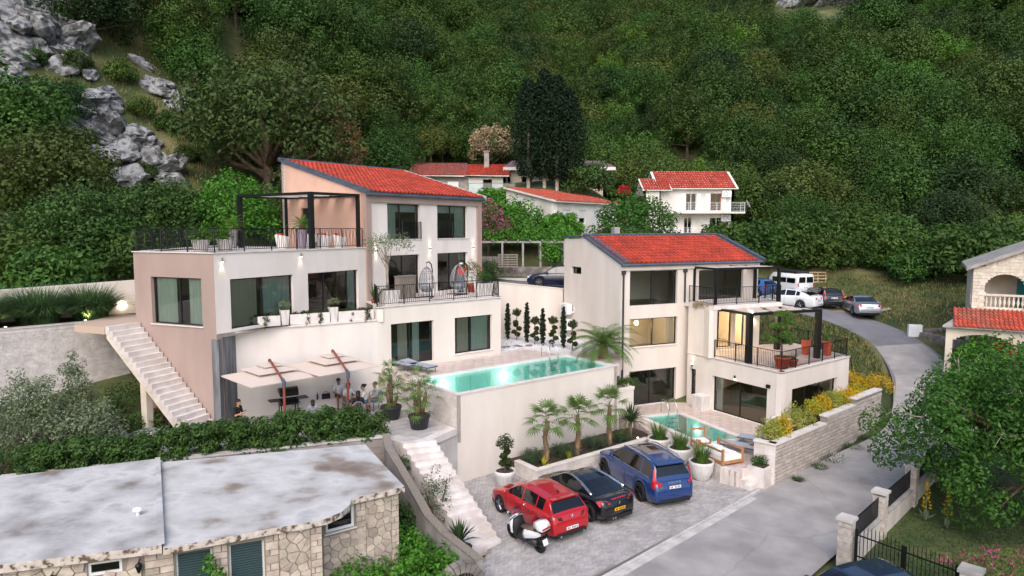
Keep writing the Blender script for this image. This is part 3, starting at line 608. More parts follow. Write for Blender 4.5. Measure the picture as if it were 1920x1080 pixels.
for a, b in ((PC, WA), (WA, ML), (PB, PC)): wbox(cp, a, b, -.04, math.dist(a, b) + .04, -.34, .05, 9.885, 9.93)
cp.build('coping', 'coping', V1)
iw = MB(); wbox(iw, WA, ML, .4, 8.8, -4.4, -4.3, 6.5, 9.7); iw.build('inner_wall', 'room_dark', V1)
# dark concrete return below the wing, planter ledge, lower front wall
MB().wall((-12.30, 28.27), (-12.22, 29.86), TZ1 - .5, 6.29, .3).build('wall', 'concrete_dark', V1, label='dark board-marked concrete wall')
MB().wall(Q0, E1, TZ1 - .5, 6.40, .3).build('wall', 'plaster_white', V1, label='white lower wall behind the barbecue')
lg = MB().prism([(-12.62, 29.0), (Q0[0] + .05, Q0[1] - .08), (E1[0] + .02, E1[1] - .04), (-6.9, 34.2), ML, (-8.6, 34.7), (-11.9, 29.2)], 6.41, 6.50); lg.build('ledge', 'coping', V1)
# pool-level block with the middle terrace
LE = math.dist(E1, F1); pwn = [(.75, 3.22, 4.05, 6.17), (4.55, 7.01, 4.22, 6.17)]
lw_ = MB().wall(E1, F1, TZ1 - .4, 6.98, .3, pwn); lw_.wall(F1, G1, 3.0, 6.98, .3); lw_.wall(G1, MR, 3.0, 6.98, .3); lw_.wall((-7.1, 34.6), E1, 6.35, 6.98, .3)
lw_.build('wall', 'plaster_warm', V1, label='white lower wall facing the pool')
mt = [E1, F1, G1, MR, ML, (-7.1, 34.6)]
MB().prism(mt, 6.985, 7.05).build('terrace_floor', 'travertine_white', V1)
cp = MB()
for a, b in ((E1, F1), (F1, G1), ((-7.1, 34.6), E1)): wbox(cp, a, b, -.04, math.dist(a, b) + .04, -.3, .05, 7.054, 7.11)
cp.build('coping', 'coping', V1)
window(V1, E1, F1, *pwn[0], splits=(.46,), curtain=((.2, .42, 'curtain_beige'), (.55, .72, 'curtain_green'))); window(V1, E1, F1, *pwn[1], splits=(.45,), curtain=((.12, .42, 'curtain_beige'), (.5, .96, 'curtain_green')), sill='coping')
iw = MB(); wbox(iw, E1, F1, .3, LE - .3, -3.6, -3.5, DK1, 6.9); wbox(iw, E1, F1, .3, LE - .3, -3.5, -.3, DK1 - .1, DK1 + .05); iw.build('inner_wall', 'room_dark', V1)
# railings
railing('railing', 'black scrollwork railing round the roof terrace beside the peach wall', [(PB[0] + .1, PB[1] - .2, 9.93), (PC[0] + .1, PC[1] + .1, 9.93), (WA[0], WA[1] + .12, 9.93), (ML[0] - .15, ML[1] - .1, 9.93)], 1.0, 'fancy', group='black scrollwork railings')
railing('railing', 'black scrollwork railing along the middle terrace above the pool windows', [(-6.98, 34.5, 7.11), (E1[0], E1[1] + .1, 7.11), (F1[0] - .12, F1[1] + .05, 7.11), (G1[0] - .15, G1[1] - 2.4, 7.11)], 1.0, 'fancy', group='black scrollwork railings')
def jul(s0, s1, lab): railing('railing', lab, [tuple(local(ML, MR, s0, .03, 10.25)), tuple(local(ML, MR, s1, .03, 10.25))], 1.03, 'plain', gap=.1, post=1.6)
jul(2.72, 4.2, 'small black bar railing across the window above the olive tree'); jul(5.62, 6.95, 'small black bar railing across the upper window above the swing chairs')
def wall_lamp(A, B, s, z, label, up=True, down=True, power=10, group='up and down wall lamps', body='steel', spread=70):
 p = local(A, B, s, .07, z); t = thing('wall_lamp', label, 'lamp', tuple(p), group)
 MB().lathe([(.045, -.09), (.045, .09)], 10, c=p).build('housing', body, t); bk = local(A, B, s, .02, z); MB().box(bk, (.05, .05, .05)).build('bracket', body, t)
 for on, sg in ((up, 1), (down, -1)):
  if not on: continue
  MB().lathe([(.036, 0), (.036, .012)], 10, c=(p.x, p.y, p.z + (.092 if sg > 0 else -.104))).build('bulb', 'lamp_glow', t)
  ld = bpy.data.lights.new('lamp_light', 'SPOT'); ld.energy = power; ld.color = (1, .78, .5); ld.spot_size = math.radians(spread); ld.spot_blend = .8; ld.shadow_soft_size = .03
  lo = bpy.data.objects.new('lamp_light', ld); col.objects.link(lo); lo.parent = t; lo.location = (0, 0, .12 * sg); lo.rotation_euler = (0 if sg < 0 else math.pi, 0, 0)
 return t
wall_lamp(ML, MR, .72, 9.72, 'up-and-down wall lamp on the white facade beside the olive tree'); wall_lamp(ML, MR, 4.92, 9.72, 'up-and-down wall lamp on the white facade between the two swing chairs'); wall_lamp(ML, MR, 8.93, 9.70, 'up-and-down wall lamp at the pink facade edge above the oleander')
wall_lamp(WA, ML, .36, 9.62, 'down-facing wall lamp at the pink corner under the roof terrace', up=False); wall_lamp(WA, ML, 4.61, 9.68, 'down-facing wall lamp between the two wing windows', up=False)
# pergolas: posts, frame, slatted panels
def pergola(name, label, P, ztop, z0, m='black_metal', post=.16, slat_dir=0, panels=(), posts=(0, 1, 2, 3), n_slats=0, beam=.16, lam='curtain_white'):
 P = [Vector((p[0], p[1], 0)) for p in P]; t = thing(name, label, 'pergola', (P[0].x, P[0].y, z0))
 a = math.atan2((P[1] - P[0]).y, (P[1] - P[0]).x)
 for i in posts: MB().box((P[i].x, P[i].y, (z0 + ztop - beam) / 2), (post, post, ztop - beam - z0), a).build('post', m, t)
 for i in range(4):
  p, q = P[i], P[(i + 1) % 4]; d = (q - p).normalized() * (post / 2 if i % 2 == 0 else -post / 2)
  MB().seg((p.x - d.x, p.y - d.y, ztop - beam), (q.x + d.x, q.y + d.y, ztop - beam), post - .02 - (.002 * i), beam - .002 * i).build('beam', m, t)
 for k in range(n_slats):
  f0, f1 = (k + .08) / n_slats, (k + .92) / n_slats
  A0, A1 = P[0].lerp(P[1], f0), P[0].lerp(P[1], f1); B0, B1 = P[3].lerp(P[2], f0), P[3].lerp(P[2], f1)
  op = panels[k % len(panels)] if panels else 1
  z = ztop - .055
  for (v0, v1) in op:
   c = [A0.lerp(B0, v0), A1.lerp(B1, v0), A1.lerp(B1, v1), A0.lerp(B0, v1)]
   MB().prism([(q.x, q.y) for q in c], z, z + .035).build('slat', lam, t)
 return t
pergola('pergola', 'black pergola on the roof terrace against the peach wall', [(-14.9, 37.6), (-9.92, 33.9), (-8.12, 36.36), (-13.1, 40.05)], 12.72, 9.85, post=.22, n_slats=14, panels=[[(.04, .62)], [(.04, .96)], [(.3, .96)]], beam=.13)
# ------------------------------------------------------------ lower villa
W2, E2, R2, S2 = (6.10, 38.10), (15.25, 42.20), (3.38, 44.16), (12.53, 48.26)
A2, B2, C2 = (10.26, 39.40), (13.60, 33.84), (19.10, 38.14)
T2 = .70
V2 = thing('villa', 'cream villa with red tiled roof and two black pergolas beside the small pool', 'house', (10, 41, .6))
f2 = [(.60, 3.90, 6.53, 8.50), (.62, 3.95, 4.15, 5.77), (.65, 3.94, T2 + .02, 2.75), (5.45, 8.84, 6.66, 8.42), (5.5, 9.3, 3.67, 6.1)]
L2 = math.dist(W2, E2); DD = 6.64
MB().wall(W2, E2, .2, 8.86, .3, f2).build('wall', 'plaster_cream', V2, label='cream front wall')
s2 = MB().wall(R2, W2, .2, 8.86, .3, [(.95, 2.2, 8.05, 8.5)])
def side_top(mb, A, B, th):   # flat behind the ridge, then falling to the eave
 L = math.dist(A, B); pts = [(0, 8.86), (L, 8.86), (4.0 * 0 + (L - 4.0), 10.28), (0, 10.22)]
 f = [local(A, B, s, 0, z) for s, z in pts]; b = [local(A, B, s, -th, z) for s, z in pts]
 mb.add(f + b, [(0, 1, 2, 3), (7, 6, 5, 4), (0, 4, 5, 1), (1, 5, 6, 2), (2, 6, 7, 3), (3, 7, 4, 0)])
side_top(s2, R2, W2, .3); s2.build('wall', 'plaster_cream', V2, label='cream gable wall with one small window')
b2 = MB().wall(E2, S2, .2, 8.86, .3); side_top(b2, S2, E2, -.3); b2.wall(S2, R2, .2, 10.2, .3); b2.build('wall', 'plaster_cream', V2)
window(V2, R2, W2, .95, 2.2, 8.05, 8.5, splits=(), glass='glass_dark')
fa = MB(); wbox(fa, W2, E2, -.02, L2 + .02, .003, .10, 8.56, 8.875); fa.build('eave_band', 'plaster_cream', V2)
uf = Vector((E2[0] - W2[0], E2[1] - W2[1], 0)).normalized(); vr = Vector((-uf.y, uf.x, 0)); rs = 1.42 / 4.0; v2 = (vr + Vector((0, 0, rs))).normalized(); nrm = uf.cross(v2).normalized()
O2 = Vector((W2[0], W2[1], 8.93)) - uf * .1 - v2 * .16; lu2, lv2 = L2 + .2, 4.0 * math.hypot(1, rs) + .16
r_ = MB(); P = [O2, O2 + uf * lu2, O2 + uf * lu2 + v2 * lv2, O2 + v2 * lv2]; r_.add(P + [p + nrm * .08 for p in P], [(3, 2, 1, 0), (4, 5, 6, 7), (0, 1, 5, 4), (1, 2, 6, 5), (2, 3, 7, 6), (3, 0, 4, 7)])
Pb = [P[3] + nrm * .02, P[2] + nrm * .02]; e_ = vr * 2.75 - Vector((0, 0, .05)); r_.add([Pb[0], Pb[1], Pb[1] + e_, Pb[0] + e_] + [q + Vector((0, 0, .1)) for q in (Pb[0], Pb[1], Pb[1] + e_, Pb[0] + e_)], [(3, 2, 1, 0), (4, 5, 6, 7), (0, 1, 5, 4), (1, 2, 6, 5), (2, 3, 7, 6), (3, 0, 4, 7)])
rr2 = r_.build('roof', 'grey_metal', V2)
tiled_roof(rr2, O2 + uf * .26 + nrm * .03, uf, v2, lu2 - .5, lv2 - .08, 'tile_red', up=.05)
tr = MB(); rbar(tr, O2 + uf * .27 + v2 * lv2, O2 + uf * .27 - v2 * .02, .29, -.05, .19); rbar(tr, O2 + uf * (lu2 + .02) + v2 * lv2, O2 + uf * (lu2 + .02) - v2 * .02, .28, -.05, .19); rbar(tr, O2 + v2 * (lv2 - .08), O2 + v2 * (lv2 - .08) + uf * lu2, .22, .05, .2)
tr.build('verge_flashing', 'grey_metal', rr2)
gt = MB(); gt.tube([O2 - v2 * .07 - nrm * .0, O2 - v2 * .07 + uf * lu2], .085, 8); gt.build('gutter', 'grey_metal', rr2)
ch = MB().box((6.9, 45.6, 10.6), (.4, .4, .75), .4).build('chimney', 'concrete', rr2)
for s_, zb in ((.12, .8), (4.38, 6.6)):
 p = local(W2, E2, s_, .09); q = MB(); q.box((p.x, p.y, 8.45), (.2, .17, .22), math.atan2(uf.y, uf.x)); q.tube([(p.x, p.y, zb), (p.x, p.y, 8.36)], .055, 8); q.build('downpipe', 'pipe_grey', V2)
fl = MB(); rect = lambda A, B, a, b, c, d: [tuple(local(A, B, *q)[:2]) for q in ((a, c), (b, c), (b, d), (a, d))]
for z in (.5, 3.45, 6.3): fl.prism(rect(W2, E2, .3, L2 - .3, -.3, -DD + .3), z, z + .2)
fl.build('floor_slab', 'room_floor', V2)
pt = MB();
for z0_, z1_ in ((.7, 3.45), (3.65, 6.3), (6.5, 8.8)): wbox(pt, W2, E2, .3, L2 - .3, -3.3, -3.2, z0_, z1_); wbox(pt, W2, E2, 4.3, 4.42, -3.2, -.3, z0_, z1_)
pt.build('inner_wall', 'room_wall', V2)
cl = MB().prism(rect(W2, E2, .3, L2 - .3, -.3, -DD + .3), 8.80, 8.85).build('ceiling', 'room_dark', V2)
window(V2, W2, E2, *f2[0], splits=(.48,)); window(V2, W2, E2, *f2[1], splits=(.5,), curtain=((.8, .98, 'curtain_beige'),), sill='coping'); window(V2, W2, E2, *f2[2], splits=(.46,)); window(V2, W2, E2, *f2[3], splits=(.45,))
# projecting block: ground floor to the deck, then the stair tower and the recessed middle room
LA, LB = math.dist(A2, B2), math.dist(B2, C2); l2 = [(1.95, 5.62, T2, 2.68), (.22, .68, 1.1, 2.80)]; rw = [(1.0, 5.65, T2, 2.68)]
bl = MB().wall(A2, B2, .2, 3.60, .3, l2); bl.wall(B2, C2, .2, 3.60, .3, rw); bl.wall(C2, (17.6, 42.6), .2, 3.6, .3); bl.build('wall', 'plaster_warm', V2, label='white ground floor block')
window(V2, A2, B2, *l2[0], splits=(.49,), curtain=((.03, .13, 'curtain_white'),)); window(V2, A2, B2, *l2[1], splits=(), fw=.1); window(V2, B2, C2, *rw[0], splits=(.33, .66))
for k in range(3): db = MB(); wbox(db, A2, B2, .3, .6, -.17, -.14, 1.55 + k * .42, 1.59 + k * .42); db.build('door_bar', 'dark_frame', V2)
deckp = [A2, B2, C2, (17.6, 42.6), E2]
MB().prism(deckp, 3.605, 3.655).build('deck_floor', 'travertine', V2)
MB().prism([(10.6, 39.4), (13.6, 34.3), (18.7, 38.2), (17.4, 42.2), E2], .58, .69).build('floor_slab', 'room_floor', V2)
MB().prism([(10.6, 39.4), (13.6, 34.3), (18.7, 38.2), (17.4, 42.2), E2], 3.40, 3.6).build('floor_slab', 'room_wall', V2)
iw = MB(); iw.wall((12.2, 40.2), (17.5, 42.2), .7, 3.4, .2); iw.build('inner_wall', 'room_wall', V2)
cp = MB()
for a, b in ((A2, B2), (B2, C2), (C2, (17.6, 42.6))): wbox(cp, a, b, -.03, math.dist(a, b) + .03, -.26, .045, 3.66, 3.72)
cp.build('coping', 'coping', V2)
# stair tower face between main wall and deck: same plane as A2-B2, up to the upper balcony
T1 = tuple(local(A2, B2, 1.9)[:2]); T3 = (T1[0] + uf.x * 1.0, T1[1] + uf.y * 1.0)
tb = MB().wall(A2, T1, 3.66, 6.36, .3);
M0 = tuple(local(W2, E2, 5.1, .25)[:2]); M1 = tuple(local(W2, E2, L2, .25)[:2])
tb.wall(T1, M0, 3.66, 6.36, .25)
tb.build('wall', 'plaster_warm', V2, label='white stair tower wall')
mdoor = [(.9, 2.75, 3.72, 5.95), (3.0, 3.75, 3.72, 5.95)]
LM = math.dist(M0, M1)
MB().wall(M0, M1, 3.66, 6.36, .3, mdoor).build('wall', 'plaster_warm', V2, label='lit wall of the recessed terrace room')
window(V2, M0, M1, *mdoor[0], splits=(.5,)); window(V2, M0, M1, *mdoor[1], splits=())
# upper balcony slab
ub = [tuple(local(W2, E2, 4.4, .0)[:2]), tuple(local(A2, B2, 1.92, .03)[:2]), (15.85, 39.75), (15.2 + .55 * 1.2, 42.35)]
MB().prism(ub, 6.37, 6.60).build('balcony_floor', 'coping', V2)
railing('railing', 'black bar railing of the upper balcony of the cream villa', [(10.35, 39.65, 6.6), (11.3, 38.0, 6.6), (15.75, 39.85, 6.6), (15.72, 42.2, 6.6)], 1.0, 'plain', gap=.11)
railing('railing', 'black bar railing round the terrace deck with the terracotta pots', [(11.35, 37.75, 3.72), (13.6, 34.0, 3.72), (18.95, 38.18, 3.72), (17.5, 42.4, 3.72)], 1.0, 'plain', gap=.11)
pergola('pergola', 'black pergola over the upper balcony of the cream villa', [(11.52, 38.45), (15.72, 40.1), (15.0, 42.0), (10.75, 40.2)], 8.68, 6.6, post=.15, n_slats=12, panels=[[(.0, .55)], [(.3, 1)], [(.0, 1)]], beam=.12, lam='canvas_white')
pergola('pergola', 'black pergola over the terrace deck with the terracotta pots', [(12.66, 36.05), (17.1, 37.8), (15.9, 40.5), (11.5, 38.75)], 6.42, 3.66, post=.27, n_slats=12, panels=[[(.0, .5)], [(.25, 1)], [(.0, .3), (.55, 1)]], beam=.13, lam='canvas_white')
wall_lamp(A2, B2, .43, 2.98, 'up-facing wall lamp above the narrow door of the cream villa', down=False, group=None, power=14)
wall_lamp(M0, M1, .45, 5.3, 'round wall lamp left of the sliding door under the deck pergola', group=None, power=55, spread=160); wall_lamp(M0, M1, 4.3, 5.55, 'wall lamp right of the lit doorway above the bonsai', group=None, power=55, spread=160)
wall_lamp(A2, B2, 3.55, 2.9, 'small black down lamp over the large sliding window by the small pool', up=False, group=None, body='black_metal', power=5)
t = thing('wall_lamp', 'unlit square black wall lamp on the deck block corner', 'lamp', tuple(local(A2, B2, 5.72, 0, 2.75))); q = MB(); wbox(q, A2, B2, 5.62, 5.82, .003, .12, 2.74, 2.92); q.build('housing', 'black_metal', t); q = MB(); wbox(q, A2, B2, 5.64, 5.80, .02, .11, 2.725, 2.738); q.build('lens', 'lamp_clear', t)
def pendant(p, label, r=.14, e=80, cord=.5):
 t = thing('pendant_lamp', label, 'lamp', p); MB().ell(p, (r, r, r), 12, 8).build('globe', 'lamp_glow_soft', t, smooth=True); MB().tube([(p[0], p[1], p[2] + r), (p[0], p[1], p[2] + r + cord)], .01, 4).build('cord', 'black_metal', t)
 ld = bpy.data.lights.new('pendant_light', 'POINT'); ld.energy = e; ld.color = (1, .72, .4); ld.shadow_soft_size = r + .02; lo = bpy.data.objects.new('pendant_light', ld); col.objects.link(lo); lo.parent = t; lo.location = (0, 0, -r - .06)
pendant(tuple(local(W2, E2, 1.9, -1.2, 5.35)), 'glowing round globe lamp inside the middle window of the cream villa')
pendant(tuple(local(M0, M1, 2.6, -1.4, 5.7)), 'glowing globe lamp in the lit room behind the deck', e=260)
pendant(tuple(local(A2, B2, 3.3, -1.6, 2.9)), 'glowing globe lamp behind the sliding window by the small pool', e=14, cord=.3)
# pictures in the lit room
for k, zz in enumerate((4.35, 5.2)):
 p = MB(); wbox(p, M0, M1, 3.05, 3.65, -2.94, -2.90, zz, zz + .6); f_ = p.build('picture', 'wood', None, label=('dark framed picture, the %s of two in the lit doorway' % ('lower', 'upper')[k]), cat='picture'); p = MB(); wbox(p, M0, M1, 3.11, 3.59, -2.898, -2.892, zz + .06, zz + .54); ORG[f_.name] = f_.location.copy(); p.build('canvas', 'room_dark', f_)
# ------------------------------------------------------------ terraces, pools, stairs, garden walls
def grid_floor(poly, holes, o, u, v, size, z0, z1):
 u = Vector((u[0], u[1], 0)).normalized(); v = Vector((-u.y, u.x, 0)); mb = MB(); o = Vector((o[0], o[1], 0)); c = []
 for i in range(-140, 140):
  for j in range(-140, 140):
   p = o + u * ((i + .5) * size) + v * ((j + .5) * size)
   if inside(poly, p.x, p.y) and not any(inside(h, p.x, p.y) for h in holes): c.append((i, j))
 S = set(c)
 for i, j in c:
  P = [o + u * (a * size) + v * (b * size) for a, b in ((i, j), (i + 1, j), (i + 1, j + 1), (i, j + 1))]
  mb.add([(p.x, p.y, z1) for p in P], [(0, 1, 2, 3)])
  for k, (di, dj) in enumerate(((0, -1), (1, 0), (0, 1), (-1, 0))):
   if (i + di, j + dj) not in S:
    a, b = P[k], P[(k + 1) % 4]; mb.add([(a.x, a.y, z0), (b.x, b.y, z0), (b.x, b.y, z1), (a.x, a.y, z1)], [(0, 1, 2, 3)])
 return mb
def tile_floor(parent, poly, holes, o, u, sx, sy, z, m, gap=.012, h=.02, limit=300, name='tile'):
 u = Vector((u[0], u[1], 0)).normalized(); v = Vector((-u.y, u.x, 0)); o = Vector((o[0], o[1], 0)); ang = math.atan2(u.y, u.x)
 src = None; k = 0; off = ORG[parent.name]
 for j in range(-60, 60):
  for i in range(-60, 60):
   c = o + u * ((i + .5 + (.5 if j % 2 else 0)) * sx) + v * ((j + .5) * sy)
   cs = [c + u * (a * sx * .5) + v * (b * sy * .5) for a in (-1, 1) for b in (-1, 1)]
   if not all(inside(poly, q.x, q.y) and not any(inside(hh, q.x, q.y) for hh in holes) for q in cs): continue
   k += 1
   if k > limit: return
   if src is None:
    src = MB().bx(-sx / 2 + gap, sx / 2 - gap, -sy / 2 + gap, sy / 2 - gap, 0, h).build(name, m, org=(0, 0, 0)); t = src
   else: t = src.copy(); col.objects.link(t)
   t.parent = parent; t.location = (c.x - off.x, c.y - off.y, z - off.z + R.uniform(-.002, .002)); t.rotation_euler = (0, 0, ang)
mat('tile_travertine', '#cdbfb6', .55, '#b9a89e', 3.5, bump=.15, objrnd=.07)
FU = Vector((.782, .623, 0)); SV = Vector((-.623, .782, 0))
def PP(a, b): p = Vector((-2.33, 28.45, 0)) + FU * a + SV * b; return (p.x, p.y)
pool = thing('swimming_pool', 'long raised turquoise swimming pool with white rim above the parked cars', 'pool', (-2.33, 28.45, 0))
sh = MB().wall(PP(0, 0), PP(9.88, 0), -.2, 3.86, .18); sh.wall(PP(9.88, 0), PP(9.88, 3.82), -.2, 3.86, .2); sh.build('wall', 'plaster_warm', pool, label='tall plain plaster pool wall')
sd_ = MB().wall(PP(0, 3.82), PP(0, 0), 1.8, 3.86, .18); sd_.wall(E1, PP(0, 3.82), 1.8, 3.86, .2); sd_.build('wall', 'travertine_white', pool)
bs = MB()
for (a, b) in ((PP(.19, .19), PP(9.66, .19)), (PP(9.66, .19), PP(9.66, 3.56)), (PP(9.66, 3.56), PP(.19, 3.56)), (PP(.19, 3.56), PP(.19, .19))):
 bs.add([(a[0], a[1], 2.5), (b[0], b[1], 2.5), (b[0], b[1], 3.87), (a[0], a[1], 3.87)], [(3, 2, 1, 0)])
q = [PP(.19, .19), PP(9.66, .19), PP(9.66, 3.56), PP(.19, 3.56)]; bs.add([(x, y, 2.5) for x, y in q], [(0, 1, 2, 3)]); bs.build('basin', 'pool_tile', pool)
cpn = MB()
for a0, a1, b0, b1 in ((0 - .03, 9.91, -.03, .20), (-.03, .20, .202, 3.85), (9.65, 9.91, .202, 3.85), (.202, 9.648, 3.55, 3.85)): cpn.prism([PP(a0, b0), PP(a1, b0), PP(a1, b1), PP(a0, b1)], 3.862, 3.93)
cpn.build('coping', 'coping', pool)
wt = MB(); wt.add([(x, y, 3.81) for x, y in q], [(0, 1, 2, 3)]); wt.build('water', 'water', pool)
def pool_lamp(p, nrm_, label, e, parent=None):
 t = thing('pool_light', label, 'lamp', p); n = Vector(nrm_).normalized(); c = Vector(p)
 e1 = n.cross(Vector((0, 0, 1))).normalized(); V = [c + (e1 * math.cos(a) + Vector((0, 0, 1)) * math.sin(a)) * .14 + n * .03 for a in [k * math.pi / 8 for k in range(16)]]
 MB().add(V, [tuple(range(16))]).build('lens', 'pool_glow', t)
 ld = bpy.data.lights.new('pool_lamp', 'POINT'); ld.energy = e; ld.color = (.8, 1, .93); ld.shadow_soft_size = .12; lo = bpy.data.objects.new('pool_lamp', ld); col.objects.link(lo); lo.parent = t; lo.location = n * .25
for a, lb in ((1.6, 'the pool windows'), (5.3, 'the corner of the pool house')): pool_lamp(PP(a, 3.54) + (3.35,), tuple(-SV), 'round underwater light glowing in the long pool opposite ' + lb, 20)
def bricks(parent, A, B, z0, z1, bw, bh, m, d=.018, gap=.012, proud=.006, name='bricks', off=.5, jit=.006):
 q = []; rn = []; L = math.dist(A, B)
 for r in range(int((z1 - z0) / bh)):
  x = -bw * (off if r % 2 else 0) - R.random() * .05
  while x < L:
   w = bw * R.uniform(.8, 1.25); a, b = max(0, x + gap / 2), min(L, x + w - gap / 2); x += w
   if b - a < .03: continue
   za, zb = z0 + r * bh + gap / 2, z0 + (r + 1) * bh - gap / 2; dd = d + R.uniform(-jit, jit)
   F = [local(A, B, s, dd, z) for s, z in ((a, za), (b, za), (b, zb), (a, zb))]; G = [local(A, B, s, -.005, z) for s, z in ((a, za), (b, za), (b, zb), (a, zb))]
   rr = R.random(); q.append(F); rn.append(rr)
   for i in range(4): q.append([G[i], G[(i + 1) % 4], F[(i + 1) % 4], F[i]]); rn.append(rr)
 return quads_obj(name, np.array([[tuple(v) for v in f] for f in q]), m, parent, rnd=np.array(rn), kind='stuff')
bricks(pool, PP(0, 3.82), PP(0, .04), 2.47, 3.85, .35, .075, 'travertine_white')
# deck round the long pool, pebble bed, rear wall
dk = [E1, (F1[0] + .0, F1[1]), (.6, 39.5), PP(9.9, 3.84), (3.9, 38.6), (5.85, 38.3), (6.0, 36.9), PP(9.91, .0), PP(-.02, -.02), PP(-.02, 3.84)]
hole1 = [PP(-.1, -.1), PP(9.92, -.1), PP(9.92, 3.84), PP(-.1, 3.84)]
D1 = grid_floor(dk, [hole1], PP(0, 3.85), FU, SV, .15, 3.3, 3.866).build('pool_deck', 'travertine', kind='structure')
tile_floor(D1, dk, [hole1], PP(0, 3.85), FU, .62, .42, 3.868, 'tile_travertine', gap=.005, h=.014)
pb = [(F1[0] + .02, F1[1] + .05), (G1[0] + .02, G1[1]), (-1.2, 43.6), (3.3, 44.3), (5.85, 38.5), (3.9, 38.7), (.7, 39.5)]
pbo = MB().prism(pb, 3.2, 3.95).build('pebble_bed', 'pebble_white', kind='structure')
cc = [p for p in ((R.uniform(-1.5, 6), R.uniform(37.5, 44.4)) for _ in range(5200)) if inside(pb, *p)]
q = []
for x, y in cc:
 s_ = R.uniform(.03, .06); a = R.random() * 3; P = [(x + s_ * math.cos(a + k * 1.571), y + s_ * math.sin(a + k * 1.571) * .8, 3.945) for k in range(4)]; z = 3.95 + s_ * .7; T = [(x + (px - x) * .5, y + (py - y) * .5, z) for px, py, _ in P]
 q.append(T)
 for k in range(4): q.append([P[k], P[(k + 1) % 4], T[(k + 1) % 4], T[k]])
quads_obj('pebbles', np.array(q), 'pebble_white', pbo, kind='stuff')
gw = thing('garden_wall', 'cream retaining wall between the two villas below the navy hatchback', 'wall', (1, 43.8, 3.2))
GA, GB = (-1.32, 43.1), (3.36, 44.45)
P = [local(GA, GB, s, d, z) for d in (0, -.25) for s, z in ((0, 3.2), (math.dist(GA, GB), 3.2), (math.dist(GA, GB), 6.93), (0, 7.5))]
MB().add(P, [(0, 1, 2, 3), (7, 6, 5, 4), (3, 2, 6, 7), (1, 5, 6, 2), (4, 0, 3, 7)]).build('body', 'plaster_cream', gw)
P = [local(GA, GB, s, d, z + dz) for dz in (.004, .06) for d in (.04, -.29) for s, z in ((0, 7.5), (math.dist(GA, GB), 6.93))]
MB().add(P, [(0, 1, 3, 2), (4, 6, 7, 5), (0, 4, 5, 1), (2, 3, 7, 6), (0, 2, 6, 4), (1, 5, 7, 3)]).build('coping', 'coping', gw)
# stub planter right of the pool wall
X0, X1 = PP(9.93, -.0), PP(11.2, 0); pl = thing('stone_planter', 'low cream planter box at the end of the tall pool wall', 'planter', X0 + (0,))
MB().prism([X0, X1, PP(11.2, 1.6), PP(9.93, 1.6)], -.1, 2.45).build('body', 'plaster_warm', pl)
rim = MB()
for a0, a1, b0, b1 in ((9.93, 11.23, -.03, .15), (11.05, 11.23, .15, 1.6)): rim.prism([PP(a0, b0), PP(a1, b0), PP(a1, b1), PP(a0, b1)], 2.452, 2.62)
rim.build('rim', 'plaster_warm', pl);
# barbecue terrace
bt = [(-12.35, 29.75), E1, PP(0, 3.8), PP(0, 0), (-3.3, 26.95), (-4.5, 26.6), (-5.0, 27.0), (-12.0, 24.6), (-14.6, 25.6), (-13.0, 27.4), (-12.4, 28.3)]
BT = MB().prism(bt, -.1, TZ1 - .02).build('barbecue_terrace', 'concrete_light', kind='structure')
tile_floor(BT, bt, [], (-5, 28), FU, .8, .5, TZ1 - .018, 'cobble', gap=.006, h=.016)
ed = MB(); A_, B_ = (-3.35, 26.86), (-2.42, 28.36); wbox(ed, A_, B_, 0, math.dist(A_, B_), -.3, .1, TZ1 - .25, TZ1 + .03); ed.build('edge_stone', 'coping', BT)
sw_ = MB().wall((-3.35, 26.9), PP(0, 0), -.2, TZ1 - .26, .2); sw_.build('retaining_wall', 'plaster_warm', BT)
# white stairs down to the cars
st = thing('staircase', 'wide white stone staircase from the barbecue terrace to the parked cars', 'stairs', (-1, 22.5, 0))
TL, TR, BLs, BRs = Vector((-4.50, 26.55, 0)), Vector((-3.2, 26.95, 0)), Vector((-1.30, 22.0, 0)), Vector((-.37, 22.91, 0)); NS = 16
for i in range(NS):
 f0, f1 = i / NS, (i + 1) / NS; a, b, c, d = TL.lerp(BLs, f0), TR.lerp(BRs, f0), TR.lerp(BRs, f1), TL.lerp(BLs, f1); z = (TZ1 + .02) * (1 - (i + .0) / NS)
 MB().prism([(a.x, a.y), (b.x, b.y), (c.x, c.y), (d.x, d.y)], -.15, z).build('step', 'travertine_white', st)
# curved parapet beside the stairs
cw = thing('garden_wall', 'weathered curved grey wall beside the white staircase above the overgrown yard', 'wall', (-4.5, 25, -.5))
CT = [(-5.0, 26.5, 2.75), (-4.75, 25.6, 2.5), (-4.1, 24.5, 2.1), (-3.45, 23.5, 1.6), (-2.85, 22.5, 1.15), (-2.2, 21.6, .95), (-1.6, 20.9, .85), (-1.0, 20.2, .75)]
b_ = MB(); c_ = MB()
for a, b in zip(CT[:-1], CT[1:]):
 a, b = Vector(a), Vector(b); n = Vector((-(b - a).y, (b - a).x, 0)).normalized()
 b_.add([a - n * .11 - Vector((0, 0, a.z + .6)), b - n * .11 - Vector((0, 0, b.z + .6)), b - n * .11, a - n * .11, a + n * .11 - Vector((0, 0, a.z + .6)), b + n * .11 - Vector((0, 0, b.z + .6)), b + n * .11, a + n * .11], [(0, 1, 2, 3), (7, 6, 5, 4), (3, 2, 6, 7), (0, 3, 7, 4), (1, 5, 6, 2)])
 c_.seg(a, b, .30, .07)
b_.build('body', 'concrete', cw); c_.build('coping', 'wood_grey', cw)
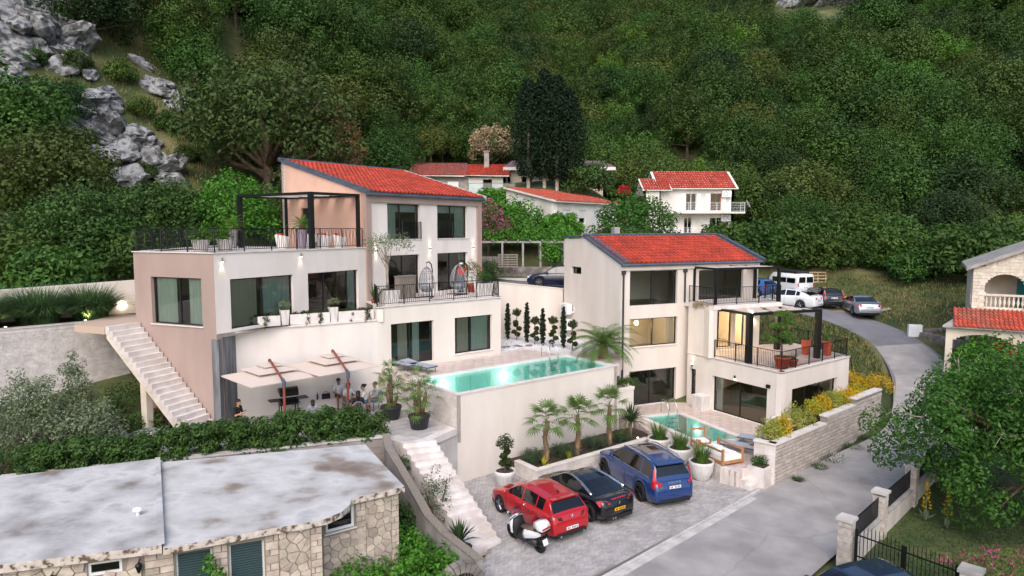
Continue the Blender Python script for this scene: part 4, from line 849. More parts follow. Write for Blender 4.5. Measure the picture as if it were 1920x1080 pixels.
# hedge trough wall
hwt = thing('garden_wall', 'grey concrete block wall holding the clipped hedge behind the flat roof', 'wall', (-9, 25, 0))
H0, H1 = (-17.2, 22.2), (-4.98, 26.82); MB().wall(H0, H1, -.4, 2.56, .22).build('body', 'concrete', hwt); cq = MB(); wbox(cq, H0, H1, 0, math.dist(H0, H1) + .03, -.27, .04, 2.562, 2.64); cq.build('coping', 'concrete_light', hwt)
bricks(hwt, H0, H1, .9, 2.5, .5, .26, 'grey_block', d=.012, gap=.02, name='blocks')
# garden stairs along the pink wall
gs = thing('staircase', 'white floating stair flight climbing along the pink wall', 'stairs', (-14, 28, TZ1)); up_ = Vector((PC[0] - WA[0], PC[1] - WA[1], 0)).normalized(); wd = Vector((up_.y, -up_.x, 0)); wd = wd if wd.y < 0 else -wd
s0 = Vector((WA[0], WA[1], 0)) + up_ * .05 + wd * .06; n2 = 21; rise2 = (6.78 - TZ1) / n2; run2 = 4.55 / n2; WID = 1.5
for i in range(n2):
 a = s0 + up_ * (i * run2); b = a + up_ * (run2 + .03); z = TZ1 + (i + 1) * rise2
 MB().prism([(a.x, a.y), (b.x, b.y), ((b + wd * WID).x, (b + wd * WID).y), ((a + wd * WID).x, (a + wd * WID).y)], z - rise2 - .12, z).build('step', 'travertine_white', gs)
sg = MB()
for off in (.1, WID - .16):
 a = s0 + wd * off + Vector((0, 0, TZ1 - .1)); b = a + up_ * (n2 * run2) + Vector((0, 0, 6.78 - TZ1 - .1)); d = wd * .14; dn = Vector((0, 0, -.32))
 sg.add([a + dn, b + dn, b, a, a + dn + d, b + dn + d, b + d, a + d], [(0, 1, 2, 3), (7, 6, 5, 4), (0, 4, 5, 1), (3, 2, 6, 7), (1, 5, 6, 2), (0, 3, 7, 4)])
sg.build('stringer', 'plaster_sand', gs)
pc = s0 + up_ * 2.55 + wd * 1.3; MB().box((pc.x, pc.y, 3.35), (.32, .3, 2.7), math.atan2(up_.y, up_.x)).build('support_post', 'plaster_sand', gs)
lp = s0 + up_ * (n2 * run2 + .02); ldg = [lp, lp + wd * 1.55, lp + wd * 1.55 + up_ * 1.9, lp + up_ * 3.6 - wd * 1.9, lp + up_ * .4 - wd * 2.2]
MB().prism([(p.x, p.y) for p in ldg], 6.45, 6.76).build('stair_landing', 'deck_wood', kind='structure')
# white brick wall, grass bed, rear wall with the round lamp
wb = thing('garden_wall', 'white painted brick retaining wall under the ornamental grasses', 'wall', (-21, 28, 2.5)); MB().wall((-28.2, 22.0), (-18.7, 31.8), 2.0, 6.62, .25).build('body', 'brick_white', wb); bricks(wb, (-28.2, 22.0), (-18.7, 31.8), 2.6, 6.5, .3, .095, 'brick_white', d=.02, gap=.014)
MB().wall((-18.7, 31.8), (-17.2, 33.35), 2.0, 6.44, .25).build('body', 'brick_white', wb); bricks(wb, (-18.7, 31.8), (-17.2, 33.35), 2.6, 6.42, .3, .095, 'brick_white', d=.02, gap=.014)
bw_ = MB(); wbox(bw_, (-28.2, 22.0), (-18.7, 31.8), 0, 13.6, -.3, .04, 6.622, 6.68); bw_.build('coping', 'coping', wb)
MB().prism([(-28.4, 22.3), (-18.8, 32.2), (-18.2, 34.5), (-20.2, 35.2), (-31, 24.6)], 3.5, 6.56).build('planting_bed', 'soil', kind='structure')
rw_ = thing('garden_wall', 'long plain plaster wall behind the ornamental grasses with a round lamp', 'wall', (-22, 33, 6)); RA, RB = (-31.5, 25.2), (-17.3, 36.9); Lr = math.dist(RA, RB)
P = [local(RA, RB, s, d, z) for d in (0, -.25) for s, z in ((0, 5.0), (Lr, 5.0), (Lr, 8.35), (0, 7.75))]; MB().add(P, [(0, 1, 2, 3), (7, 6, 5, 4), (3, 2, 6, 7), (1, 5, 6, 2)]).build('body', 'plaster_cream', rw_)
lpz = local(RA, RB, 14.95, .05, 7.0); t = thing('wall_lamp', 'round glowing disc lamp on the plain wall behind the grasses', 'lamp', tuple(lpz)); nn = (local(RA, RB, 0, 1) - local(RA, RB, 0, 0)).normalized(); e1 = nn.cross(Vector((0, 0, 1)))
dsk = lambda r, k: [lpz + nn * k + (e1 * math.cos(a) + Vector((0, 0, 1)) * math.sin(a)) * r for a in [j * math.pi / 10 for j in range(20)]]
m_ = MB(); a_, b_ = dsk(.22, -.05), dsk(.22, .03); m_.add(a_ + b_, [(j, (j + 1) % 20, 20 + (j + 1) % 20, 20 + j) for j in range(20)] + [tuple(range(20, 40))]); m_.build('glowing_disc', 'lamp_glow_soft', t); MB().add(dsk(.05, .034), [tuple(range(20))]).build('cap', 'grey_metal', t)
ld = bpy.data.lights.new('disc_light', 'POINT'); ld.energy = 3.5; ld.color = (1, .85, .62); ld.shadow_soft_size = .2; lo = bpy.data.objects.new('disc_light', ld); col.objects.link(lo); lo.parent = t; lo.location = nn * .35
# ------------------------------------------------------------ palm bed below the pool wall
pbw = thing('stone_planter', 'long travertine planter wall with three palms below the pool wall', 'planter', (3.5, 30.5, 0))
K1, K2, K3 = (.12, 29.54), (1.05, 28.25), (6.75, 32.75)
q = MB().wall(K1, K2, -.1, .60, .22); q.wall(K2, K3, -.1, .60, .22); q.build('body', 'travertine_white', pbw); bricks(pbw, K2, K3, .03, .56, .55, .13, 'travertine_white', d=.012); bricks(pbw, K1, K2, .03, .56, .55, .13, 'travertine_white', d=.012)
q = MB(); wbox(q, K2, K3, -.03, math.dist(K2, K3), -.26, .04, .602, .66); wbox(q, K1, K2, 0, math.dist(K1, K2) - .0, -.26, .035, .604, .658); q.build('coping', 'coping', pbw)
MB().prism([K1, K2, K3, (7.2, 33.6), (6.3, 35.0), PP(9.9, -.05), PP(2.6, -.05)], -.1, .52).build('soil', 'soil', pbw)
# ------------------------------------------------------------ terrace of the lower villa with the small pool
PA, PBn, PCn, PD = (7.15, 36.2), (9.22, 36.95), (11.2, 32.5), (9.1, 31.72)
hole2 = [PA, PBn, PCn, PD]
t2 = [(6.95, 33.4), (8.55, 30.1), (8.95, 28.5), (9.62, 27.95), (10.5, 28.75), (11.2, 28.45), (19.1, 35.3), (19.1, 38.0), B2, A2, (10.2, 40.0), (6.1, 38.0), (6.6, 35.6)]
D2 = grid_floor(t2, [hole2], PD, (PCn[0] - PD[0], PCn[1] - PD[1]), None, .12, -.1, T2 - .012).build('pool_terrace', 'travertine', kind='structure')
tile_floor(D2, t2, [hole2], PD, (PCn[0] - PD[0], PCn[1] - PD[1]), .62, .42, T2 - .010, 'tile_travertine', gap=.005, h=.014)
sp = thing('swimming_pool', 'small sunken turquoise pool between the cream villa and the daybed', 'pool', (9.2, 34.3, -.4))
b_ = MB()
for a, b in ((PA, PD), (PD, PCn), (PCn, PBn), (PBn, PA)): b_.add([(a[0], a[1], -.5), (b[0], b[1], -.5), (b[0], b[1], T2 + .02), (a[0], a[1], T2 + .02)], [(3, 2, 1, 0)])
b_.add([p + (-.5,) for p in (PA, PD, PCn, PBn)], [(0, 1, 2, 3)]); b_.build('basin', 'pool_tile', sp)
c_ = MB()
for a, b in ((PA, PD), (PD, PCn), (PCn, PBn), (PBn, PA)): wbox(c_, a, b, -.0, math.dist(a, b) - .0, -.03, .27, T2 + .006, T2 + .045)
c_.build('coping', 'coping', sp); MB().add([p + (T2 - .05,) for p in (PA, PD, PCn, PBn)], [(0, 1, 2, 3)]).build('water', 'water', sp)
for p, nn_, lb in (((9.85, 35.5, .2), (-.9, -.4, 0), 'the pool ladder'), ((10.95, 33.1, .2), (-.9, -.4, 0), 'the sun lounger')): pool_lamp(p, nn_, 'round underwater light glowing in the small pool beside ' + lb, 6)
# terrace edge wall, steps, street wall
ew = thing('garden_wall', 'low travertine wall edging the small pool terrace behind the white pots', 'wall', (8.5, 29, 0))
for a, b in (((6.95, 33.4), (8.55, 30.1)), ((8.55, 30.1), (8.95, 28.5)), ((8.95, 28.5), (9.62, 27.95))): q = MB().wall(a, b, -.1, T2 + .05, .2); q.build('body', 'travertine_white', ew); bricks(ew, a, b, .02, T2, .5, .14, 'travertine_white', d=.012)
stp = thing('staircase', 'three low travertine steps up to the small pool terrace', 'stairs', (10.2, 28.4, 0))
for i in range(3):
 o = Vector((.50, -.62, 0)) * (.30 * (2 - i)); P = [Vector((9.62, 27.95, 0)) + o, Vector((10.55, 28.8, 0)) + o, Vector((10.35, 29.2, 0)), Vector((9.4, 28.3, 0))]; MB().prism([(p.x, p.y) for p in P], -.1, .2 + i * .19 + (.12 if i == 2 else 0)).build('step', 'travertine_white', stp)
bp_ = thing('stone_planter', 'small travertine planter beside the terrace steps with round box bushes', 'planter', (10.6, 28.4, 0)); MB().prism([(10.55, 27.75), (11.12, 28.3), (10.75, 28.95), (10.05, 28.4)], -.1, .85).build('body', 'travertine_white', bp_); MB().prism([(10.6, 27.95), (10.98, 28.32), (10.72, 28.75), (10.25, 28.38)], .852, .9).build('soil', 'soil', bp_)
SA, SB = (11.15, 28.15), (19.5, 35.4); LS = math.dist(SA, SB); STEPS = [(0, 4.75, 1.78), (4.75, 7.9, 2.12), (7.9, LS, 2.42)]
swl = thing('garden_wall', 'long grey natural stone wall along the street with stepped white coping', 'wall', (15, 31.5, 0))
b_ = MB()
for a, b, z in STEPS: wbox(b_, SA, SB, a, b, -.32, 0, -.3, z)
b_.build('body', 'mortar', swl)
e_ = MB().wall((10.45, 28.75), SA, -.1, 1.78, .25); e_.wall((10.78, 29.3), (10.45, 28.75), -.1, 1.78, .2); e_.build('end_wall', 'travertine_white', swl); bricks(swl, (10.45, 28.75), SA, .02, 1.76, .45, .11, 'travertine_white', d=.012)
c_ = MB()
for a, b, z in STEPS: wbox(c_, SA, SB, a - .03, b - .033, -.36, .05, z + .003, z + .075)
wbox(c_, (10.45, 28.75), SA, -.03, math.dist((10.45, 28.75), SA) - .02, -.28, .05, 1.786, 1.855); c_.build('coping', 'coping', swl)
var = []
for k in range(8):
 w, h = 1.0, 1.0; P = [(-.5 + R.uniform(0, .05), -.5 + R.uniform(0, .1)), (.5 - R.uniform(0, .05), -.5 + R.uniform(0, .1)), (.5 - R.uniform(0, .05), .5 - R.uniform(0, .1)), (-.5 + R.uniform(0, .05), .5 - R.uniform(0, .1))]
 V = [(x, 0, z) for x, z in P] + [(x * .9, -1.0 + R.uniform(0, .5), z * .84) for x, z in P]; m_ = MB().add(V, [(4, 5, 6, 7), (0, 1, 5, 4), (1, 2, 6, 5), (2, 3, 7, 6), (3, 0, 4, 7)]); o = m_.build('stone', 'stone_piece', org=(0, 0, 0)); var.append(o)
ang = math.atan2(SB[1] - SA[1], SB[0] - SA[0]); cnt = 0; used_ = set(); oo = ORG[swl.name]; extra = []
z = -.02; rowi = 0
cells = []
while z < 2.4:
 h = R.uniform(.12, .21); x = -R.random() * .2
 while x < LS:
  w = R.uniform(.26, .55); base = .05 + .68 * (max(0, x) / LS) ** 1.4; topz = [t[2] for t in STEPS if t[0] <= min(max(x + w / 2, 0), LS - .01) < t[1]]
  a, b = max(0, x), min(LS, x + w)
  if topz and z + h < topz[0] + .01 and z + h > base - .05 and b - a > .08: cells.append((a, b, z, h))
  x += w
 z += h
cells.sort(key=lambda c: c[0]); rest = MB()
for k, (a, b, z, h) in enumerate(cells):
 p = local(SA, SB, (a + b) / 2, .0, z + h / 2)
 if k < 300:
  v = var[k % 8]; o = v if v.name not in used_ else v.copy()
  if o is v: used_.add(v.name)
  else: col.objects.link(o)
  o.parent = swl; o.location = p - oo; o.rotation_euler = (0, 0, ang); o.scale = (b - a - .018, .045, h - .016)
 else:
  q = [local(SA, SB, s_, d_, zz) for d_ in (0, .035) for s_, zz in ((a + .01, z + .008), (b - .01, z + .008), (b - .01, z + h - .008), (a + .01, z + h - .008))]; rest.add(q, [(4, 5, 6, 7), (0, 1, 5, 4), (1, 2, 6, 5), (2, 3, 7, 6), (3, 0, 4, 7)])
if rest.f: rest.build('stones', 'stone_facing', swl, kind='stuff')
MB().prism([tuple(local(SA, SB, s, d)[:2]) for s, d in ((.1, -.32), (LS, -.32), (LS, -1.15), (.6, -1.0))], .3, 1.62).build('planting_bed', 'soil', kind='structure')
MB().prism([tuple(local(SA, SB, s, d)[:2]) for s, d in ((5.2, -.33), (LS, -.33), (LS, -1.5), (5.2, -1.1))], .3, 2.0).build('planting_bed', 'soil', kind='structure')
# ------------------------------------------------------------ plants and pots
def pot(parent, prof, m, c=(0, 0, 0), n=20, name='pot', soil=True):
 MB().lathe(prof, n, c=c).build(name, m, parent, smooth=True)
 if soil: r, z = prof[-1]; MB().lathe([(r * .92, 0), (r * .92, .012)], n, c=(c[0], c[1], c[2] + z + .001)).build('soil', 'soil', parent)
def sqpot(parent, w, h, m, taper=.8, c=(0, 0, 0), name='pot'):
 MB().box((c[0], c[1], c[2] + h / 2), (w, w, h), taper=taper).build(name, m, parent); MB().box((c[0], c[1], c[2] + h + .006), (w * .9, w * .9, .01)).build('soil', 'soil', parent)
def cat_q(*a): return np.concatenate([np.asarray(x).reshape(-1, 4, 3) for x in a])
def foliage(parent, q, m, rn=None, name='foliage'): return quads_obj(name, q, m, parent, rnd=rn, kind='stuff' if name == 'flowers' else None)
# cycads on the roof terrace
def cycad(label, loc, tall):
 t = thing('potted_cycad', label, 'potted plant', (0, 0, 0), 'cycads on the roof terrace')
 if tall: pot(t, [(.17, 0), (.20, .1), (.27, .95), (.29, 1.0)], 'pot_mauve'); MB().lathe([(.09, 1.0), (.08, 1.25)], 8).build('trunk', 'bark_palm', t); foliage(t, pinnate_quads(26, .85, .17, .022, 1.05, 1.0, 14, (0, 0, 1.22)), 'leaf_cycad', name='fronds')
 else: pot(t, [(.27, 0), (.3, .05), (.40, .52), (.43, .56)], 'pot_grey'); MB().lathe([(.12, .55), (.1, .68)], 8).build('trunk', 'bark_palm', t); foliage(t, pinnate_quads(46, .78, .13, .022, .85, .9, 13, (0, 0, .66)), 'leaf_cycad', name='fronds')
 place(t, loc, R.random() * 6)
cycad('bushy cycad in a low grey pot at the pink corner of the roof terrace', (-14.25, 31.3, 9.85), 0); cycad('bushy cycad in a low grey pot next to the tall mauve planter', (-13.6, 32.4, 9.85), 0)
cycad('arching cycad in a tall mauve planter beside the far pergola post', (-15.1, 37.0, 9.85), 1); cycad('arching cycad in a tall mauve planter between the white armchairs', (-10.55, 34.4, 9.85), 1)
def armchair(label, loc, rz):
 t = thing('armchair', label, 'armchair', (0, 0, 0), 'white tub armchairs on the roof terrace')
 b = MB(); n = 14; V = []
 for k in range(n + 1):
  a = math.radians(-125 + 250 * k / n); h = .72 - .14 * abs(k / n - .5) * 2
  for r, z in ((.26, 0), (.38, h), (.32, h), (.22, .36)): V.append((r * math.sin(a), r * math.cos(a), z))
 b.add(V, [(k * 4 + i, (k + 1) * 4 + i, (k + 1) * 4 + i + 1, k * 4 + i + 1) for k in range(n) for i in range(3)]); b.build('shell', 'wicker', t, smooth=True)
 MB().lathe([(.28, .2), (.30, .22), (.30, .40), (.27, .43)], 16).build('seat', 'wicker', t); MB().box((0, .2, .58), (.42, .14, .36), rx=-.25).build('cushion', 'cushion_red', t); MB().lathe([(.25, .0), (.25, .2)], 14).build('base', 'wicker', t)
 place(t, loc, rz, 1.05)
for k, (x, y, rz, lb) in enumerate(((-11.9, 35.5, 2.6, 'white tub armchair with a red cushion left of the tall mauve planter'), (-11.0, 36.6, 3.6, 'white tub armchair with a red cushion behind the tall mauve planter'), (-9.75, 35.4, 3.0, 'white tub armchair with a red cushion beside the near pergola post'), (-8.95, 35.6, 2.2, 'white tub armchair with a red cushion next to the white facade corner'))): armchair(lb, (x, y, 9.85), rz)
t = thing('coffee_table', 'low round white table between the roof terrace armchairs', 'table', (0, 0, 0)); MB().lathe([(.3, .36), (.32, .38), (.32, .41), (.3, .42)], 18).build('top', 'wicker', t); MB().lathe([(.2, 0), (.12, .2), (.2, .36)], 14).build('base', 'wicker', t); place(t, (-10.35, 35.9, 9.85))
# middle terrace
def leafy_tree(t, h, trunk_r, crown, n_cl, cl_r, per, leaf, lw, m, zc, branches=6, bark='bark', lo=-.4, jitter=.6, seed=1, stems=1):
 tr = MB(); C = dome_centres(n_cl, crown, zc, lo, .18, seed)
 for s_ in range(stems):
  bx_, by_ = (R.uniform(-.1, .1), R.uniform(-.1, .1)) if stems > 1 else (0, 0)
  tr.tube([(bx_ * .5, by_ * .5, 0), (bx_, by_, zc * .3), (bx_ * 2 + .05, by_ * 2, zc * .6), (bx_ * 2, by_ * 2, zc * .95)], [trunk_r, trunk_r * .85, trunk_r * .7, trunk_r * .35], 7)
 for i in range(branches):
  c = Vector(C[int(i * len(C) / branches)]); s0_ = Vector((0, 0, zc * R.uniform(.35, .7))); tr.tube([s0_, s0_.lerp(c, .5) + Vector((0, 0, -.05 * zc)), c], [trunk_r * .55, trunk_r * .35, trunk_r * .12], 5)
 tr.build('trunk', bark, t, smooth=True); q, rn = clump_quads(C, cl_r * NR.uniform(.75, 1.25, len(C)), per, leaf, lw, jitter); foliage(t, q, m, rn, 'crown'); return C
t = thing('olive_tree', 'young olive tree with pale stems in a white box planter on the middle terrace', 'tree', (0, 0, 0)); leafy_tree(t, 3, .07, (1.15, .9, .45), 26, .34, 34, .15, .045, 'leaf_grey', 2.35, 8, 'bark_pale', stems=2, seed=3); place(t, (-6.35, 35.0, 7.75))
def box_planter(label, loc, w, h, m='pot_white', rz=0.0, taper=.85, group=None):
 t = thing('box_planter', label, 'planter', (0, 0, 0), group); MB().box((0, 0, h / 2), (w, w, h), taper=taper).build('box', m, t); MB().box((0, 0, h + .006), (w * .88, w * .88, .01)).build('soil', 'soil', t); return place(t, loc, rz)
box_planter('square white planter holding the olive tree on the middle terrace', (-6.35, 35.0, 7.05), .85, .72, rz=.6)
box_planter('square white planter under the clipped box ball by the terrace corner', (-1.62, 38.6, 7.05), .78, .78, rz=.66)
t = thing('box_shrub', 'round clipped box ball in the white planter at the terrace corner', 'shrub', (0, 0, 0)); q, rn = clump_quads(dome_centres(22, (.36, .36, .3), .3, -.6), .18, 60, .06, .035); foliage(t, q, 'leaf_box', rn); place(t, (-1.62, 38.6, 7.84))
def terracotta(label, loc, r, h, group=None): t = thing('terracotta_pot', label, 'pot', (0, 0, 0), group); pot(t, [(r * .65, 0), (r * .95, h * .85), (r * 1.03, h * .86), (r * 1.03, h)], 'terracotta'); return place(t, loc)
terracotta('terracotta pot with the red oleander on the middle terrace', (-2.42, 41.2, 7.05), .34, .5); terracotta('small terracotta pot with sword-leaved plant at the pink pilaster', (-7.05, 34.75, 6.98), .17, .3)
t = thing('oleander', 'red flowering oleander in the terracotta pot beside the swing chair', 'shrub', (0, 0, 0)); C = dome_centres(26, (.62, .62, .6), .75, -.5); q, rn = clump_quads(C, .22, 42, .13, .03, upbias=.5); foliage(t, q, 'leaf_palm', rn); q, rn = clump_quads(C[8:], .2, 12, .07, .06); foliage(t, q, 'petal_red', rn, 'flowers'); MB().tube([(0, 0, 0), (0, 0, .5)], .03).build('stem', 'bark', t); place(t, (-2.42, 41.2, 7.5))
def swords(label, loc, n, L, w, bend, m='leaf_yucca', name='sword_plant', cat='plant', trunk=0.0, sc=1.0, group=None):
 t = thing(name, label, cat, (0, 0, 0), group); d = ring_dirs(n); b = np.zeros((n, 3)); b[:, 2] = trunk + NR.random(n) * .08; b[:, :2] = d * .03
 q = []
 for i in range(n):
  el = math.radians(R.uniform(5, 88)) if trunk else math.radians(R.uniform(40, 88)); dv = Vector((d[i, 0] * math.cos(el), d[i, 1] * math.cos(el), math.sin(el))); l = L * R.uniform(.75, 1.1); s_ = Vector((-d[i, 1], d[i, 0], 0)) * w; p = Vector(b[i]); m1 = p + dv * l * .5; tip = p + dv * l - Vector((0, 0, bend * l * (1 - el / 1.6)))
  q += [[p - s_ * .6, p + s_ * .6, m1 + s_, m1 - s_], [m1 - s_, m1 + s_, tip + s_ * .08, tip - s_ * .08]]
 foliage(t, np.array([[tuple(v) for v in f] for f in q]), m, name='leaves')
 if trunk: MB().tube([(0, 0, 0), (.02, 0, trunk * .5), (0, 0, trunk + .05)], [.1, .08, .07], 8).build('trunk', 'bark_palm', t, smooth=True)
 return place(t, loc, R.random() * 6, sc)
swords('upright bird-of-paradise plant in the small terracotta pot', (-7.05, 34.75, 7.28), 16, .95, .045, .05, 'leaf_palm')
swords('bushy strelitzia in front of the white facade by the olive planter', (-6.95, 35.5, 7.05), 22, .9, .05, .12, 'leaf_palm')
t = thing('storage_cabinet', 'grey wooden slatted cabinet behind the olive tree', 'cabinet', (0, 0, 0))
MB().bx(-.6, .6, -.22, .22, 0, 1.2).build('carcass', 'wood_grey', t)
for k in range(8): MB().bx(-.58 + k * .146, -.448 + k * .146, -.245, -.222, .06, 1.14).build('board', 'wood_grey', t)
MB().bx(-.64, .64, -.26, .25, 1.202, 1.26).build('lid', 'wood_grey', t); p = local(ML, MR, 2.35, .55); place(t, (p.x, p.y, 7.05), math.radians(54))
def swing_chair(label, loc, rz):
 t = thing('swing_chair', label, 'swing chair', (0, 0, 0), 'egg-shaped swing chairs on the middle terrace')
 s_ = MB(); s_.tube([(.55, 0, 0), (.6, 0, .9), (.62, 0, 1.5), (.5, 0, 1.85), (.25, 0, 2.0), (0, 0, 1.96)], .032, 8); s_.build('arched_post', 'black_metal', t)
 b = MB(); b.tube([(-.5, -.5, .03), (.55, -.1, .03)], .03, 6); b.tube([(-.5, .5, .03), (.55, .1, .03)], .03, 6); b.tube([(.55, -.12, .03), (.55, .12, .03)], .03, 6); b.build('foot', 'black_metal', t)
 MB().tube([(0, 0, 1.96), (0, 0, 1.75)], .012, 5).build('chain', 'black_metal', t)
 e = MB(); prof = [(.04, 1.74), (.2, 1.6), (.34, 1.35), (.43, 1.05), (.46, .78), (.42, .55), (.28, .38), (.08, .32)]
 open_a = math.radians(58)
 for k in range(13):
  a = math.pi / 2 + open_a + (2 * math.pi - 2 * open_a) * k / 12 + math.pi; a = -math.pi / 2 + open_a + (2 * math.pi - 2 * open_a) * k / 12; e.tube([(r * math.cos(a), r * math.sin(a), z) for r, z in prof], .013 if 0 < k < 12 else .028, 5)
 for r, z in prof[1:]:
  full = z < .8; e.tube([(r * math.cos(a), r * math.sin(a), z) for a in [(-math.pi / 2 + (0 if full else open_a)) + (2 * math.pi - (0 if full else 2 * open_a)) * j / 20 for j in range(21)]], .014, 5)
 for z in (.62, .7, .9, 1.0, 1.15, 1.25, 1.45): r = np.interp(z, [p[1] for p in prof[::-1]], [p[0] for p in prof[::-1]]); e.tube([(r * math.cos(a), r * math.sin(a), z) for a in [(-math.pi / 2 + (0 if z < .8 else open_a)) + (2 * math.pi - (0 if z < .8 else 2 * open_a)) * j / 20 for j in range(21)]], .013, 5)
 e.build('wicker_basket', 'wicker_grey', t, smooth=True); MB().ell((0, -.02, .52), (.34, .34, .12), 14, 8).build('cushion', 'fabric_grey', t, smooth=True); place(t, loc, rz)
swing_chair('egg-shaped grey swing chair hanging beside the dark open doorway', (-4.75, 37.9, 7.05), 1.15); swing_chair('egg-shaped grey swing chair hanging by the oleander and the right-hand door', (-3.15, 39.6, 7.05), .5)
# troughs on the planter ledge
mat('trough', '#ddd6d3', .7, '#cfc6c2', 2, bump=.2)
for s0_, s1_, lb in ((.05, 2.06, 'below the curtained wing window'), (2.50, 4.32, 'between the two tall planters'), (4.74, 6.45, 'at the middle terrace end')):
 t = thing('planter_trough', 'long white planter trough on the ledge ' + lb, 'planter', tuple(local(Q0, E1, s0_, 0, 6.5)), 'white planter troughs'); q = MB(); wbox(q, Q0, E1, s0_, s1_, -.48, -.02, 6.505, 6.98); q.build('trough', 'trough', t); q = MB(); wbox(q, Q0, E1, s0_ + .04, s1_ - .04, -.44, -.06, 6.982, 6.995); q.build('soil', 'soil', t)
 C = [tuple(local(Q0, E1, R.uniform(s0_ + .05, s1_ - .05), -R.uniform(.04, .42), 7.02)) for _ in range(int((s1_ - s0_) * 16))]; C += [tuple(local(Q0, E1, R.choice((s0_ + .7, s0_ + 1.4)) + R.uniform(-.12, .12), .03, 7.0 - k * .04)) for k in range(14)]
 q, rn = clump_quads(C, .09, 22, .075, .04); p = thing('trailing_plant', 'dark trailing plant spilling from the white trough ' + lb, 'plant', tuple(local(Q0, E1, s0_, -.2, 6.98))); foliage(p, q, 'leaf_topiary', rn)
for s_, lb in ((2.28, 'between the first and second white troughs'), (4.53, 'between the second and third white troughs')):
 p = local(Q0, E1, s_, -.22, 6.505); box_planter('tall tapered white planter with a grey shrub ' + lb, tuple(p), .40, .70, rz=math.atan2(E1[1] - Q0[1], E1[0] - Q0[0]), taper=.72, group='tall tapered planters on the ledge'); t = thing('shrub', 'small grey-green shrub in the tall tapered planter ' + lb, 'shrub', (p.x, p.y, 7.21)); q, rn = clump_quads(dome_centres(14, (.26, .26, .18), .2, -.3) + np.array([p.x, p.y, 7.21]), .1, 26, .08, .025); foliage(t, q, 'leaf_grey', rn)
# ------------------------------------------------------------ barbecue terrace furniture
def parasol(label, c, z, base, knee, apex):
 t = thing('parasol', label, 'parasol', (c[0], c[1], TZ1), 'cantilever parasols')
 def tier(nm, r, z0, z1, ri=0.0, th=.03):
  q = MB(); n = 4; o = [(c[0] + r * math.cos(k * math.pi / 2 - math.pi / 2), c[1] + r * math.sin(k * math.pi / 2 - math.pi / 2)) for k in range(4)]; i_ = [(c[0] + ri * (x - c[0]) / r, c[1] + ri * (y - c[1]) / r) for x, y in o]
  V = [(x, y, z0) for x, y in o] + [(x, y, z1) for x, y in i_] + [(x, y, z0 - th) for x, y in o] + [(x, y, z1 - th) for x, y in i_]
  q.add(V, [(k, (k + 1) % 4, 4 + (k + 1) % 4, 4 + k) for k in range(4)] + [(8 + (k + 1) % 4, 8 + k, 12 + k, 12 + (k + 1) % 4) for k in range(4)] + [(8 + k, 8 + (k + 1) % 4, (k + 1) % 4, k) for k in range(4)] + [(4, 5, 6, 7)]); q.build(nm, 'canvas_white', t)
 tier('canopy', 2.12, z, z + .24, .7); tier('canopy_tier', 1.22, z + .30, z + .42, .45); tier('canopy_tier', .6, z + .48, z + .54, .1)
 rb = MB()
 for k in range(8):
  a = k * math.pi / 4 - math.pi / 2; r = 2.05 if k % 2 == 0 else 1.46; rb.tube([(c[0], c[1], z + .34), (c[0] + r * math.cos(a), c[1] + r * math.sin(a), z - .02)], .015, 5)
 rb.build('ribs', 'wood_red', t, kind='stuff')
 MB().tube([base, knee], .055, 8).build('mast', 'wood_red', t); MB().tube([knee, apex], .05, 8).build('arm', 'wood_red', t)
 kn = Vector(knee); MB().tube([kn + (Vector(base) - kn).normalized() * .22, kn, kn + (Vector(apex) - kn).normalized() * .22], .075, 8).build('joint', 'grey_metal', t); MB().tube([apex, (c[0], c[1], z + .62)], .06, 8).build('hook', 'grey_metal', t); b = Vector(base); MB().bx(b.x - .45, b.x + .45, b.y - .45, b.y + .45, TZ1, TZ1 + .08).build('base_plate', 'concrete', t)
parasol('square three-tier cream parasol over the black grill', (-10.25, 28.45), 4.72, (-8.95, 26.3, TZ1 + .08), (-8.93, 26.3, 4.95), (-10.22, 28.4, 5.42)); parasol('square three-tier cream parasol over the seated people', (-7.98, 29.95), 4.84, (-6.87, 27.9, TZ1 + .08), (-6.80, 27.9, 4.97), (-7.95, 29.9, 5.55))
t = thing('bench', 'white plastered bench ledge along the barbecue wall', 'bench', tuple(local(Q0, E1, 2.3, .25, TZ1))); q = MB(); wbox(q, Q0, E1, 2.35, 5.85, .004, .50, TZ1, TZ1 + .44); q.build('base', 'plaster_white', t); q = MB(); wbox(q, Q0, E1, 2.32, 5.88, .003, .54, TZ1 + .442, TZ1 + .50); q.build('seat', 'coping', t)
t = thing('barrel_grill', 'black barrel grill with open lid and side shelves under the parasol', 'grill', (0, 0, 0))
b = MB(); V = []
def half_barrel(a0, a1, r=.27, zc=.85, L=.8):
 m_ = MB(); n = 10; V = []
 for k in range(n + 1):
  a = a0 + (a1 - a0) * k / n
  for x in (-L / 2, L / 2): V.append((x, r * math.cos(a), zc + r * math.sin(a)))
 m_.add(V, [(2 * k, 2 * k + 1, 2 * k + 3, 2 * k + 2) for k in range(n)] + [tuple(2 * k for k in range(n, -1, -1)), tuple(2 * k + 1 for k in range(n + 1))]); return m_
half_barrel(math.pi, 2 * math.pi).build('fire_bowl', 'black_metal', t, smooth=False); half_barrel(math.radians(20), math.radians(200), zc=1.12).build('lid', 'black_metal', t)
MB().bx(-.85, -.42, -.25, .25, .84, .87).build('side_shelf', 'black_metal', t); MB().bx(.42, .85, -.25, .25, .84, .87).build('side_shelf', 'black_metal', t); MB().bx(-.4, .4, -.5, -.28, .74, .77).build('front_shelf', 'black_metal', t)
for x in (-.36, .36):
 for y in (-.22, .22): MB().bx(x - .02, x + .02, y - .02, y + .02, 0, .68).build('leg', 'black_metal', t)
